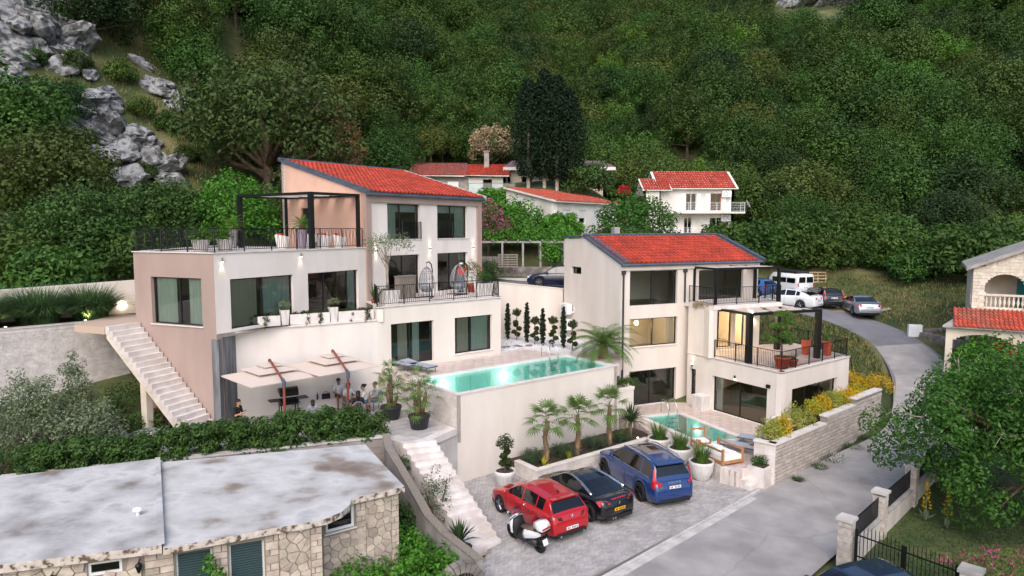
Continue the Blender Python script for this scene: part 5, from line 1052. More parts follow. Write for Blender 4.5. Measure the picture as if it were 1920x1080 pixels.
MB().bx(-.36, .36, -.2, .2, .2, .23).build('lower_shelf', 'black_metal', t)
place(t, (-10.05, 30.1, TZ1), math.radians(32))
for x_, lb, m_, prof in ((3.55, 'dark cola bottle with red cap on the white bench ledge', 'lamp_dark', [(.04, 0), (.045, .05), (.04, .15), (.045, .22), (.015, .30), (.015, .33)]), (4.12, 'green glass bottle on the white bench ledge beside the seated man', 'leaf_cypress', [(.035, 0), (.035, .18), (.013, .25), (.013, .31)]), (3.72, 'white paper cup on the white bench ledge', 'plastic_white', [(.03, 0), (.04, .13)])):
 p = local(Q0, E1, x_, .3, TZ1 + .5); t = thing('bottle' if 'bottle' in lb else 'cup', lb, 'bottle' if 'bottle' in lb else 'cup', tuple(p)); MB().lathe(prof, 10, c=p).build('body', m_, t, smooth=True); r_, z_ = prof[-1]; MB().lathe([(r_ * 1.1, 0), (r_ * 1.1, .02)], 10, c=(p.x, p.y, p.z + z_ + .001)).build('cap', 'cushion_red' if 'cola' in lb else 'plastic_white', t)
for x_, lb in ((3.95, 'black handbag on the bench left of the man in the white shirt'), (5.15, 'black handbag on the bench right of the man in the white shirt')):
 p = local(Q0, E1, x_, .28, TZ1 + .5); t = thing('handbag', lb, 'bag', tuple(p)); MB().box(p + Vector((0, 0, .11)), (.34, .16, .22), .5, taper=1.15).build('body', 'cloth_black', t); MB().tube([p + Vector((-.1, -.05, .22)), p + Vector((-.05, -.03, .33)), p + Vector((.05, .03, .33)), p + Vector((.1, .05, .22))], .012, 5).build('handle', 'cloth_black', t)
def potted_fan_palm(label, loc, seed):
 t = thing('potted_palm', label, 'potted palm', (0, 0, 0), 'fan palms in black tubs'); pot(t, [(.36, 0), (.38, .05), (.47, .5), (.50, .52), (.50, .62)], 'pot_black')
 qs = []; tr = MB()
 for k, (x, y, h) in enumerate(((0, 0, 1.5), (.18, .12, 1.0), (-.2, .05, .8), (.05, -.2, .45))): tr.tube([(x * .5, y * .5, .6), (x, y, .6 + h * .5), (x * 1.4, y * 1.4, .6 + h)], [.11, .10, .08], 8); qs.append(fan_palm_quads(11, .42, .55, (x * 1.4, y * 1.4, .58 + h), 1.1, 10))
 tr.build('trunk', 'bark_palm', t, smooth=True); foliage(t, cat_q(*qs), 'leaf_palm', name='fronds'); place(t, loc, R.random() * 6, .95)
potted_fan_palm('bushy fan palm in a black tub beside the seated group', (-5.4, 29.9, TZ1), 1); potted_fan_palm('bushy fan palm in a black tub against the stone pool wall', (-3.95, 28.45, TZ1), 2)
def hedge(label, A, B, z0, h, w, m, per=75, leaf=.15, n=None, name='hedge', top=.12, lw=.075, group=None, cat='hedge'):
 t = thing(name, label, cat, (A[0], A[1], z0), group); L = math.dist(A, B); n = n or int(L * h * w * 34); C = []
 for _ in range(n):
  s_ = R.uniform(0, L); d = R.uniform(-w / 2, w / 2); zz = R.uniform(.12, 1) ; p = local(A, B, s_, d, z0 + zz * h * (1 - top * (.5 + .5 * math.sin(s_ * 2.3)) * R.random())); C.append(tuple(p))
 q, rn = clump_quads(C, .26, per, leaf, lw, upbias=.4); foliage(t, q, m, rn); st = MB()
 for k in range(int(L / .8) + 1): p = local(A, B, min(L, k * .8), R.uniform(-.1, .1), z0 - .02); st.tube([p, p + Vector((0, 0, h * .7))], .025, 5)
 st.build('stems', 'bark', t, kind='stuff'); return t
hedge('dense clipped laurel hedge between the barbecue terrace and the flat roof', (-12.9, 24.35), (-5.75, 27.05), TZ1, 1.25, 1.0, 'leaf_hedge')
hedge('dark laurel hedge below the rock garden by the flat roof', (-17.0, 22.9), (-12.9, 24.4), 2.2, 1.2, 1.1, 'leaf_hedge')
hedge('small light shrub at the end of the laurel hedge', (-5.55, 27.15), (-5.2, 27.3), TZ1, 1.0, .5, 'leaf_shrub', name='shrub', cat='shrub', n=10)
# rock garden
def bush(label, loc, r3, m, n=30, clr=.3, per=50, leaf=.13, lw=.055, name='shrub', cat='shrub', seed=2, lo=-.4, sc=1.0, group=None, upb=.4, stem=True):
 t = thing(name, label, cat, (0, 0, 0), group); C = dome_centres(n, r3, r3[2] * .75, lo, .2, seed); q, rn = clump_quads(C, clr * NR.uniform(.8, 1.2, n), per, leaf, lw, upbias=upb); q[:, :, 2] = np.maximum(q[:, :, 2], .0); foliage(t, q, m, rn)
 if stem:
  s_ = MB()
  for k in range(4): c = Vector(C[k * n // 4]); s_.tube([(0, 0, -.1), c * .5, c], [.04, .03, .012], 5)
  s_.build('stems', 'bark', t)
 return place(t, loc, R.random() * 6, sc)
def gl(x, y, dz=0.0): return (x, y, tz(x, y) + dz)
bush('tall loose olive-grey shrub in front of the white brick wall', gl(-18.3, 25.3), (1.1, .9, 1.6), 'leaf_grey', 60, .38, 110, seed=4); bush('wide olive-grey shrub below the white brick wall', gl(-16.3, 25.8), (1.3, 1.0, 1.0), 'leaf_grey', 60, .38, 110, seed=5); bush('slender upright grey sapling against the white brick wall', gl(-17.3, 26.6), (.5, .5, 1.9), 'leaf_grey', 34, .3, 80, seed=6)
bush('low green shrub between the boulders', gl(-15.9, 27.9), (.6, .6, .4), 'leaf_hedge', 16, .25, 50, seed=7); bush('dark green shrub beside the tan boulder', gl(-15.2, 28.6), (.6, .5, .5), 'leaf_hedge', 16, .25, 50, seed=8); bush('yellow-green uplit shrub below the olive-grey shrubs', gl(-16.6, 23.7), (.5, .45, .6), 'leaf_shrub', 18, .22, 50, seed=9); bush('dark spreading shrub in the rock garden corner by the flat roof', gl(-17.7, 23.6), (1.1, .9, .7), 'leaf_hedge', 26, .32, 60, seed=10)
bush('dark shrub below the stair landing', gl(-16.3, 30.5), (1, .8, .8), 'leaf_hedge', 26, .3, 50, seed=13); bush('feathery dark shrub under the stairs against the brick wall', gl(-17.0, 29.2), (.6, .5, .7), 'leaf_hedge', 16, .25, 40, seed=11)
swords('broad-leaved strelitzia in front of the white brick wall', gl(-16.9, 28.3), 12, 1.1, .12, .15, 'leaf_hedge'); swords('small strelitzia beside the olive-grey shrub', gl(-17.9, 27.2), 8, .9, .11, .15, 'leaf_hedge')
def boulder(label, loc, r, m='rock', group=None, seed=0, name='boulder', cat='rock', sub=3, sharp=.35):
 import bmesh
 bm = bmesh.new(); bmesh.ops.create_icosphere(bm, subdivisions=sub, radius=1)
 for v in bm.verts:
  p = v.co.copy(); n1 = mnoise.noise(p * 1.3 + Vector((seed * 7.1, 0, 0))); n2 = mnoise.noise(p * 3.1 + Vector((0, seed * 5.3, 0))); n3 = mnoise.cell(p * 2.2 + Vector((seed, 0, 0)))
  v.co = Vector((p.x * r[0], p.y * r[1], p.z * r[2])) * (1 + sharp * n1 + .2 * n2 + .12 * n3)
 me = bpy.data.meshes.new(name); bm.to_mesh(me); bm.free(); me.materials.append(MATS[m]); o = bpy.data.objects.new(name, me); col.objects.link(o); o.location = loc; o.rotation_euler = (0, 0, seed * 1.7); ORG[o.name] = Vector(loc); return tag(o, label, cat, group)
boulder('rounded grey boulder in the rock garden in front of the stair post', gl(-15.7, 26.6, .15), (.75, .5, .42), seed=1); boulder('light grey flat boulder beside the stair post', gl(-14.9, 27.7, .2), (.8, .5, .36), seed=2); boulder('tan boulder below the strelitzia by the stairs', gl(-15.3, 29.3, .25), (.85, .55, .6), 'rock_tan', seed=3); boulder('tan boulder behind the olive-grey shrub', gl(-16.9, 27.4, .1), (.6, .5, .5), 'rock_tan', seed=4); boulder('jagged white stone between the two dark hedges', gl(-16.0, 23.9, .3), (.65, .4, .45), seed=5); boulder('small grey stone edging the rock garden', gl(-15.6, 25.0, .1), (.6, .4, .28), seed=6)
def uplight(label, loc, aim=(0, 0, 1), e=18, group='garden uplights', colr=(1, .78, .4)):
 t = thing('garden_light', label, 'lamp', loc, group); MB().lathe([(.05, -.05), (.06, .06)], 10, c=loc).build('housing', 'grey_metal', t); MB().lathe([(.05, .061), (.05, .07)], 10, c=loc).build('lens', 'uplight_glow', t)
 ld = bpy.data.lights.new('uplight', 'SPOT'); ld.energy = e; ld.color = colr; ld.spot_size = math.radians(95); ld.spot_blend = .8; ld.shadow_soft_size = .05; lo = bpy.data.objects.new('uplight', ld); col.objects.link(lo); lo.parent = t; lo.location = (0, 0, .12); lo.rotation_euler = (-Vector(aim)).to_track_quat('Z', 'Y').to_euler()
uplight('garden uplight below the yellow-green shrub in the rock garden', gl(-16.35, 23.25, .12), (-.1, .5, 1), 26)
def grass_clump(label, loc, n, L, w, bend, m, name='ornamental_grass', spread=.25, cat='grass', group=None, sc=1.0, segs=4):
 t = thing(name, label, cat, (0, 0, 0), group); d = ring_dirs(n); b = np.zeros((n, 3)); b[:, :2] = d * (NR.random((n, 1)) ** .5) * spread; q = blade_quads(b, unit(d + NR.normal(0, .3, (n, 2))), L, w, 1, segs) if bend is None else np.concatenate([blade_quads(b[i::5], d[i::5], L, w, bend * k, segs) for i, k in enumerate((.35, .7, 1.0, 1.25, .9))]); foliage(t, q, m, name='blades'); return place(t, loc, R.random() * 6, sc)
for x, y, lb in ((-19.8, 32.1, 'nearest the stair landing'), (-21.3, 30.9, 'in the middle of the row on the brick wall'), (-22.9, 29.3, 'third from the stair landing'), (-24.6, 27.5, 'farthest from the stair landing'), (-20.5, 32.6, 'against the plain wall near the stair landing'), (-22.2, 31.2, 'against the plain wall, second from the stair landing'), (-23.9, 29.6, 'against the plain wall, third from the stair landing')): grass_clump('big fountain-shaped ornamental grass clump ' + lb, (x, y, 6.5), 1300, 2.1, .04, .95, 'leaf_pampas', spread=.5, group='ornamental grasses above the white brick wall')
uplight('garden uplight among the grasses near the stair landing', (-19.75, 31.35, 6.62), (.0, .6, 1), 26); uplight('garden uplight among the grasses away from the stair landing', (-21.9, 29.25, 6.62), (.0, .6, 1), 26)
# under the stairs
t = thing('kettle_grill', 'round kettle grill on thin legs under the white stair flight', 'grill', (0, 0, 0)); MB().ell((0, 0, .75), (.28, .28, .24), 14, 9).build('kettle', 'black_metal', t, smooth=True)
for k in range(3): MB().tube([(.12 * math.cos(k * 2.1), .12 * math.sin(k * 2.1), .6), (.28 * math.cos(k * 2.1), .28 * math.sin(k * 2.1), 0)], .015, 5).build('leg', 'steel', t)
MB().tube([(-.05, 0, 1.0), (0, 0, 1.04), (.05, 0, 1.0)], .012, 5).build('handle', 'black_metal', t); place(t, (-14.2, 27.9, TZ1 - .1))
for (x, y, w, lb) in ((-14.75, 27.2, .4, 'white utility box beside the stair post'), (-13.95, 27.15, .32, 'small grey utility box beside the kettle grill')): t = thing('utility_box', lb, 'box', (x, y, TZ1 - .3)); MB().box((x, y, TZ1 - .08), (w, .3, .42), .2).build('case', 'plastic_white', t); MB().box((x, y, TZ1 + .15), (w + .03, .33, .03), .2).build('lid', 'pot_grey', t)
t = thing('bucket', 'round grey bowl left on the lowest white stair', 'bowl', (0, 0, 0)); MB().lathe([(.12, 0), (.19, .1), (.17, .1), (.1, .03)], 14).build('bowl', 'grey_metal', t); MB().lathe([(.2, .1), (.2, .115), (.17, .115)], 14).build('rim', 'grey_metal', t); place(t, (-12.95, 27.6, TZ1 + .21))
# ------------------------------------------------------------ long pool: loungers, ladder, planting
def lounger(label, loc, rz, m='fabric_grey', back=35, group='grey sun loungers', towel=False):
 t = thing('sun_lounger', label, 'sun lounger', (0, 0, 0), group); f = MB()
 for y in (-.32, .32): f.seg((-.95, y, .28), (.95, y, .28), .04, .045)
 f.seg((-.95, -.34, .28), (-.95, .34, .28), .04, .045); f.seg((.95, -.34, .28), (.95, .34, .28), .04, .045); f.build('frame', 'grey_metal', t)
 for x in (-.8, .7):
  for y in (-.3, .3): MB().tube([(x, y, .28), (x * 1.08, y, 0)], .018, 5).build('leg', 'grey_metal', t)
 MB().bx(-.95, .35, -.3, .3, .33, .36).build('sling_seat', m, t); a = math.radians(back); c, s_ = math.cos(a), math.sin(a)
 V = [(.36, -.3, .34), (.36, .3, .34), (.36 + .72 * c, .3, .34 + .72 * s_), (.36 + .72 * c, -.3, .34 + .72 * s_)]; V2_ = [(x - .03 * s_, y, z + .03 * c) for x, y, z in V]
 MB().add(V + V2_, [(0, 1, 2, 3), (7, 6, 5, 4), (0, 4, 5, 1), (1, 5, 6, 2), (2, 6, 7, 3), (3, 7, 4, 0)]).build('sling_back', m, t)
 if back > 10: MB().tube([(.36 + .5 * c, -.28, .34 + .5 * s_), (.9, -.28, .3)], .014, 5).build('prop', 'grey_metal', t); MB().tube([(.36 + .5 * c, .28, .34 + .5 * s_), (.9, .28, .3)], .014, 5).build('prop', 'grey_metal', t)
 return place(t, loc, rz)
lounger('grey sun lounger with a lilac towel beside the long pool', (-4.6, 33.3, 3.89), math.radians(142), back=8); lounger('grey sun lounger in front of the left pool window', (-5.6, 33.75, 3.89), math.radians(142), back=8)
t = thing('towel', 'lilac towel hanging over the sun lounger by the long pool', 'towel', (0, 0, 0)); MB().add([(-.2, -.34, .38), (.2, -.34, .38), (.2, .3, .385), (-.2, .3, .385), (-.22, -.38, .05), (.18, -.36, .06)], [(0, 1, 2, 3), (4, 5, 1, 0)]).build('cloth', 'pot_mauve', t); MB().bx(-.2, .2, .1, .28, .387, .41).build('fold', 'pot_mauve', t); place(t, (-5.0, 33.62, 3.89), math.radians(142))
def ladder(label, a, b, out, z):
 t = thing('pool_ladder', label, 'ladder', (a[0], a[1], z), 'steel pool ladders'); o = Vector((out[0], out[1], 0)).normalized()
 for p in (a, b):
  p = Vector((p[0], p[1], 0)); MB().tube([p - o * .55 + Vector((0, 0, z)), p - o * .55 + Vector((0, 0, z + .55)), p - o * .42 + Vector((0, 0, z + .75)), p - o * .15 + Vector((0, 0, z + .72)), p + o * .12 + Vector((0, 0, z + .35)), p + o * .16 + Vector((0, 0, z - .9))], .024, 8).build('handrail', 'steel', t, smooth=True)
 for k in range(3): MB().tube([Vector((a[0], a[1], z - .2 - k * .25)) + o * .16, Vector((b[0], b[1], z - .2 - k * .25)) + o * .16], .022, 6).build('rung', 'steel', t)
ladder('curved steel ladder on the far side of the long pool', PP(8.35, 3.6), PP(8.95, 3.6), tuple(-SV), 3.93)
u_ = Vector((PBn[0] - PA[0], PBn[1] - PA[1], 0)).normalized(); v_ = Vector((PCn[0] - PBn[0], PCn[1] - PBn[1], 0)).normalized()
ladder('curved steel ladder at the far end of the small pool', (PBn[0] - u_.x * .75 , PBn[1] - u_.y * .75), (PBn[0] - u_.x * .2, PBn[1] - u_.y * .2), tuple(v_), T2 + .04)
def cypress(label, loc, h, r):
 t = thing('cypress', label, 'cypress', (0, 0, 0), 'slim cypresses behind the long pool'); n = int(h * 14); C = np.zeros((n, 3)); f = (np.arange(n) + .5) / n; a = np.arange(n) * 2.4; rr = r * np.sin(np.pi * np.clip(f * .92 + .07, 0, 1)) ** .6 * .55; C[:, 0] = rr * np.cos(a); C[:, 1] = rr * np.sin(a); C[:, 2] = .12 + f * (h - .2)
 q, rn = clump_quads(C, np.maximum(.07, rr * 1.05), 80, .12, .05, upbias=.9); foliage(t, q, 'leaf_cypress', rn, 'crown'); MB().tube([(0, 0, 0), (0, 0, h * .5)], .035, 6).build('trunk', 'bark', t); place(t, loc)
for x, y, h, lb in ((-.27, 42.3, 2.35, 'the one nearest the white pool house'), (.9, 41.0, 2.55, 'between the first and second cloud-pruned shrubs'), (1.82, 40.1, 2.3, 'between the second and third cloud-pruned shrubs'), (2.98, 39.2, 2.5, 'the one nearest the cream villa')): cypress('slim dark cypress in the white pebbles, ' + lb, (x, y, 3.95), h, .2)
def topiary(label, loc, balls, group=None, m='leaf_topiary', h=1.6):
 t = thing('cloud_pruned_shrub', label, 'topiary', (0, 0, 0), group); tr = MB(); tr.tube([(0, 0, 0), (.03, .02, h * .4), (-.02, 0, h * .8), (0, 0, h * .98)], [.03, .026, .022, .015], 6); qs = []; rs = []
 for bx_, by_, bz_, r in balls:
  q, rn = clump_quads(dome_centres(12, (r * .75, r * .75, r * .7), 0, -1) + np.array([bx_, by_, bz_]), r * .42, 80, .07, .05); qs.append(q); rs.append(rn)
  if abs(bx_) + abs(by_) > .05: tr.tube([(0, 0, bz_ - .12), (bx_ * .7, by_ * .7, bz_ - .04), (bx_, by_, bz_)], [.018, .015, .01], 5)
 tr.build('trunk', 'bark', t); foliage(t, cat_q(*qs), m, np.concatenate(rs), 'pompons'); return place(t, loc, R.random() * 6)
for k, (x, y, hh, lb) in enumerate(((.3, 42.0, 1.9, 'beside the white pool house'), (1.37, 40.5, 1.6, 'behind the middle of the long pool'), (2.4, 39.6, 1.75, 'behind the pool ladder'), (3.45, 38.6, 1.65, 'nearest the feathery palm'))):
 R.seed(20 + k); topiary('cloud-pruned pompon shrub in the white pebbles ' + lb, (x, y, 3.95), [(0, 0, hh - .15, .27)] + [(R.uniform(.1, .2) * math.cos(i * 2.3), R.uniform(.1, .2) * math.sin(i * 2.3), .35 + i * .2, .15) for i in range(int((hh - .7) / .2))], 'cloud-pruned shrubs behind the long pool', h=hh)
for k in range(3): boulder('flat dark stepping stone in the white pebbles by the pool house' if k == 0 else ('flat dark stepping stone in the middle of the white pebbles' if k == 1 else 'flat dark stepping stone in the white pebbles near the deck'), ((-.35, 39.6, 3.96), (.35, 39.9, 3.97), (1.0, 40.1, 3.96))[k], (.35, .22, .06), 'concrete_dark', seed=30 + k, name='stepping_stone', cat='stone', sub=2, sharp=.15)
for z, lb in ((5.45, 'upper'), (4.45, 'lower')):
 t = thing('air_conditioner', 'white outdoor air conditioner on the cream gable wall, the %s of two' % lb, 'air conditioner', tuple(local(R2, W2, .75, .3, z))); q = MB(); wbox(q, R2, W2, .3, 1.2, .08, .42, z, z + .68); q.build('case', 'plastic_white', t)
 f_ = MB(); p = local(R2, W2, .65, .425, z + .34); n = (local(R2, W2, 0, 1) - local(R2, W2, 0, 0)); e1 = n.cross(Vector((0, 0, 1))).normalized()
 for r in (.26, .2, .13, .06): f_.tube([p + (e1 * math.cos(a) + Vector((0, 0, 1)) * math.sin(a)) * r for a in [j * math.pi / 8 for j in range(17)]], .008, 4)
 f_.build('fan_grille', 'grey_metal', t); q = MB()
 for s_ in (.4, 1.1): wbox(q, R2, W2, s_ - .02, s_ + .02, .003, .42, z - .04, z - .003)
 q.build('bracket', 'grey_metal', t, kind='stuff'); q = MB(); a = local(R2, W2, 1.2, .2, z + .15); q.tube([a, a + Vector((.22, -.1, 0)), a + Vector((.3, -.1, .12)), a + Vector((.22, -.1, .3))], .035, 6); q.build('hose', 'plastic_white', t)
t = thing('date_palm', 'feathery date palm with a short trunk between the long pool and the cream villa', 'palm', (0, 0, 0)); foliage(t, pinnate_quads(44, 2.25, .42, .035, 1.0, 1.25, 24, (0, 0, .75)), 'leaf_palm', name='fronds'); MB().lathe([(.24, 0), (.3, .25), (.28, .55), (.16, .85)], 12).build('trunk', 'bark_palm', t); place(t, (4.95, 36.6, 3.8))
bush('low dark green shrub in the cream planter at the end of the pool wall', (6.1, 35.9, 2.45), (.5, .4, .3), 'leaf_hedge', 14, .2, 50, seed=12, stem=False)
# ------------------------------------------------------------ palm bed
def fan_palm(label, loc, h, n=19, r=.58):
 t = thing('fan_palm', label, 'palm', (0, 0, 0), 'fan palms below the pool wall'); k = 9; tr = MB(); tr.tube([(.03 * math.sin(i), .03 * math.cos(i * 1.3), h * i / (k - 1)) for i in range(k)], [.13, .12, .11, .12, .11, .105, .11, .1, .09], 9); tr.build('trunk', 'bark_palm', t, smooth=True); foliage(t, fan_palm_quads(n, r, .62, (0, 0, h), 1.05, 13), 'leaf_palm', name='fronds'); fb = MB()
 for i in range(60):
  a, z = R.random() * 6.28, R.uniform(.15, h); fb.tube([(.13 * math.cos(a), .13 * math.sin(a), z), (.19 * math.cos(a), .19 * math.sin(a), z + .09)], [.02, .004], 4)
 fb.build('fibres', 'bark_palm', t, kind='stuff'); place(t, loc, R.random() * 6)
fan_palm('fan palm nearest the pompon pot below the pool wall', (1.5, 29.4, .5), 2.0); fan_palm('fan palm in the middle of the travertine planter', (3.02, 30.6, .5), 1.9, 22); fan_palm('fan palm next to the spiky yucca below the pool wall', (4.65, 31.9, .5), 2.05)
swords('spiky dark yucca on a short trunk at the end of the palm planter', (5.9, 33.15, .5), 150, .95, .028, .3, 'leaf_yucca', 'yucca', 'yucca', .85)
t = thing('grass_screen', 'uplit pale bamboo screen behind the yucca', 'screen', (0, 0, 0)); q = MB()
for k in range(9): q.tube([(k * .09, 0, 0), (k * .09 + R.uniform(-.02, .02), 0, R.uniform(1.0, 1.3))], .02, 5)
q.build('canes', 'grass_dry', t, kind='stuff'); MB().seg((-.05, 0, .6), (.78, 0, .6), .03, .03).build('rail', 'wood', t); place(t, (5.45, 33.9, .5), .6)
for x, y, r, lb in ((.95, 29.75, .75, 'left of the first fan palm'), (2.3, 30.5, .75, 'between the first and second fan palms'), (3.9, 31.6, .8, 'between the second and third fan palms'), (5.3, 32.6, .6, 'between the third fan palm and the yucca')):
 t = thing('lavender', 'grey-green lavender mound ' + lb, 'lavender', (0, 0, 0), 'lavender mounds below the pool wall'); d = ring_dirs(420); b = np.zeros((420, 3)); b[:, :2] = d * NR.random((420, 1)) * r * .4; foliage(t, np.concatenate([blade_quads(b[i::3], d[i::3], .75 * r / .75, .02, k, 3) for i, k in enumerate((.4, .8, 1.0))]), 'leaf_lav', name='stalks'); q, rn = clump_quads(dome_centres(18, (r * .62, r * .62, .3), .22, -.2), .22, 40, .09, .025); foliage(t, q, 'leaf_hedge', rn, 'leaves'); place(t, (x, y, .5))
for x, y, lb in ((1.75, 28.95, 'first'), (2.9, 29.95, 'second')): swords('small yellow-green aloe at the foot of the %s fan palm' % lb, (x - .35, y + .1, .5), 22, .45, .025, .2, 'leaf_yellow', 'aloe', 'plant', group='aloes')
for x, y, lb in ((1.62, 29.0, 'first fan palm'), (3.15, 30.2, 'second fan palm'), (4.85, 31.5, 'third fan palm'), (6.2, 32.85, 'yucca')): uplight('small garden uplight at the foot of the ' + lb, (x, y, .58), (-.25, .9, 2.2), 10)
t = thing('plant_pot', 'tall tapered white pot holding the pompon shrub by the red car', 'pot', (0, 0, 0)); pot(t, [(.24, 0), (.27, .03), (.42, .62), (.46, .82), (.43, .82), (.42, .74)], 'pot_white', n=24); place(t, (-.3, 27.85, .03));
R.seed(40); topiary('pompon shrub with a large top ball in the white pot by the red car', (-.3, 27.85, .78), [(0, 0, 1.22, .36)] + [(R.uniform(.1, .2) * math.cos(i * 2.5), R.uniform(.1, .2) * math.sin(i * 2.5), .22 + i * .12, .14) for i in range(6)], h=1.3)
for k, (x, y, lb) in enumerate(((7.1, 32.2, 'closest to the palm planter'), (7.75, 30.75, 'in the middle of the row'), (8.25, 28.95, 'beside the wooden daybed'))):
 t = thing('plant_pot', 'round white pot with reed grass ' + lb, 'pot', (0, 0, 0), 'round white grass pots'); pot(t, [(.30, 0), (.34, .04), (.50, .4), (.54, .72), (.55, .84), (.51, .84), (.5, .78)], 'pot_white', n=24); place(t, (x, y, .03), R.random() * 6); grass_clump('tuft of green reed grass in the white pot ' + lb, (x, y, .82), 260, .95, .02, .55, 'grass_pot', spread=.3, name='reed_grass', group='reed grass in white pots')
# ------------------------------------------------------------ terrace of the lower villa
t = thing('daybed', 'low wooden daybed with white mattress on the small pool terrace', 'daybed', (0, 0, 0))
for x in (-.75, .75):
 for y in (-.55, .55): MB().box((x, y, .38), (.09, .09, .76)).build('post', 'wood', t)
MB().bx(-.8, .8, -.6, .6, .1, .22).build('frame', 'wood', t); MB().bx(-.74, .74, -.54, .54, .222, .4).build('mattress', 'fabric_white', t)
for y in (-.55, .55): MB().bx(-.7, .7, y - .03, y + .03, .6, .68).build('side_rail', 'wood', t)
for x in (-.45, .4): MB().box((x, .1, .46), (.5, .36, .13), .1).build('pillow', 'fabric_white', t)
place(t, (9.25, 29.5, T2), math.radians(-65))
t = thing('wooden_chair', 'open wooden armchair frame between the daybed and the pool', 'chair', (0, 0, 0))
for x in (-.33, .33):
 for y, h in ((-.3, .55), (.3, .95)): MB().box((x, y, h / 2), (.06, .06, h)).build('leg', 'wood', t)
MB().bx(-.33, .33, -.3, .3, .3, .36).build('seat', 'wood', t); MB().bx(-.3, .3, .28, .33, .8, .9).build('backrest', 'wood', t); MB().bx(-.3, .3, -.28, .27, .362, .44).build('cushion', 'fabric_white', t); place(t, (8.8, 31.05, T2), math.radians(10))
lounger('grey sun lounger with a raised back beside the daybed', (10.5, 30.6, T2), math.radians(-35), back=48); lounger('flat grey sun lounger tucked behind the street wall shrubs', (11.7, 31.5, T2), math.radians(-35), back=6)
def cube_planter(label, loc, w, h, rz): t = thing('box_planter', label, 'planter', (0, 0, 0), 'white cube planters'); MB().box((0, 0, h / 2), (w, w, h), taper=.86).build('box', 'pot_white', t); MB().box((0, 0, h + .005), (w * .9, w * .9, .01)).build('lid', 'coping', t); place(t, loc, rz)
cube_planter('white tapered planter box beside the narrow door of the cream villa', (10.75, 38.0, T2), .85, .8, .5); cube_planter('white cube planter at the deck block corner by the small pool', (13.35, 33.4, T2), .9, .75, .5)
t = thing('box_shrub', 'pair of small round box balls in the planter by the terrace steps', 'shrub', (10.6, 28.4, .88)); q, rn = clump_quads(np.concatenate([dome_centres(14, (.2, .2, .2), .2, -.8) + np.array([10.45, 28.35, .86]), dome_centres(14, (.18, .18, .18), .18, -.8) + np.array([10.75, 28.42, .86])]), .12, 50, .05, .03); foliage(t, q, 'leaf_box', rn)
ys = [(.75, 'leaf_variegated', .55, .85), (1.35, 'leaf_yellow', .5, .75), (1.95, 'leaf_gold', .36, .85), (2.75, 'leaf_variegated', .58, 1.15), (3.9, 'leaf_variegated', .55, .85), (5.0, 'leaf_yellow', .45, .7), (5.75, 'leaf_gold', .5, .75), (6.7, 'leaf_variegated', .55, .85), (7.5, 'leaf_yellow', .5, .7), (8.3, 'leaf_gold', .6, .7), (9.2, 'leaf_gold', .6, .65), (10.1, 'leaf_yellow', .6, .6)]
desc = {'leaf_variegated': 'pale variegated', 'leaf_yellow': 'yellow-green', 'leaf_gold': 'golden yellow'}
ordn = 'first second third fourth fifth sixth seventh eighth ninth tenth eleventh twelfth'.split()
for k, (s_, m_, r, h) in enumerate(ys): p = local(SA, SB, s_, -.72); bush('%s euonymus shrub behind the street wall, %s from its white end pillar' % (desc[m_], ordn[k]), (p.x, p.y, 1.6 if s_ < 5 else 1.98), (r * .9, r * .8, h * .62), m_, 26, .2, 46, .085, .05, seed=60 + k, group='golden shrubs behind the street wall', upb=.6)
for k, (x, y) in enumerate(((19.9, 39.6), (20.9, 38.6))): bush('golden shrub on the bank, %s' % ('closest to the deck block' if k == 0 else 'between the deck block and the road'), (x, y, max(1.6, tz(x, y))), (.8, .7, .5), 'leaf_gold', 28, .24, 46, .09, .05, seed=80 + k)
# deck pots and bonsai
terracotta('large terracotta pot at the railing corner of the deck', (14.05, 35.0, 3.66), .42, .62); terracotta('small terracotta pot beside the large one on the deck', (14.75, 35.35, 3.66), .26, .4);
for x, y, lb in ((16.95, 38.9, 'behind the deck pergola post'), (18.0, 38.55, 'at the right end of the deck')): t = thing('terracotta_pot', 'tall square terracotta planter ' + lb, 'pot', (0, 0, 0), 'tall terracotta planters'); sqpot(t, .38, .85, 'terracotta', .8); place(t, (x, y, 3.66), .5)
grass_clump('tuft of grass in the small terracotta pot', (14.75, 35.35, 4.06), 70, .45, .02, .7, 'grass_pot', spread=.12, name='potted_grass'); grass_clump('green grass in the tall terracotta planter at the right end of the deck', (18.0, 38.55, 4.62), 90, .45, .02, .7, 'grass_pot', spread=.15, name='potted_grass')
t = thing('bonsai_tree', 'cloud-pruned pine with flat leaf pads growing from the large deck pot', 'tree', (0, 0, 0)); tr = MB(); tr.tube([(0, 0, 0), (.1, .05, .5), (-.05, .1, 1.0), (.05, .05, 1.6), (0, 0, 2.2)], [.06, .055, .045, .035, .02], 7); qs = []; rs = []
for a, z, r, pr in ((.2, .75, .5, .3), (2.4, .95, .5, .32), (4.2, 1.2, .45, .3), (1.0, 1.45, .42, .3), (3.2, 1.65, .4, .28), (5.3, 1.85, .32, .25), (0, 2.25, .05, .36)):
 c = (r * math.cos(a), r * math.sin(a), z); tr.tube([(0, .05, z - .15), (c[0] * .6, c[1] * .6, z - .05), c], [.03, .022, .012], 5); q, rn = clump_quads(dome_centres(18, (pr, pr, .1), 0, -.5) + np.array(c), .14, 70, .09, .035, upbias=.8); qs.append(q); rs.append(rn)
tr.build('trunk', 'bark', t); foliage(t, cat_q(*qs), 'leaf_palm', np.concatenate(rs), 'leaf_pads'); place(t, (14.0, 35.05, 4.26), .6, 1.0)
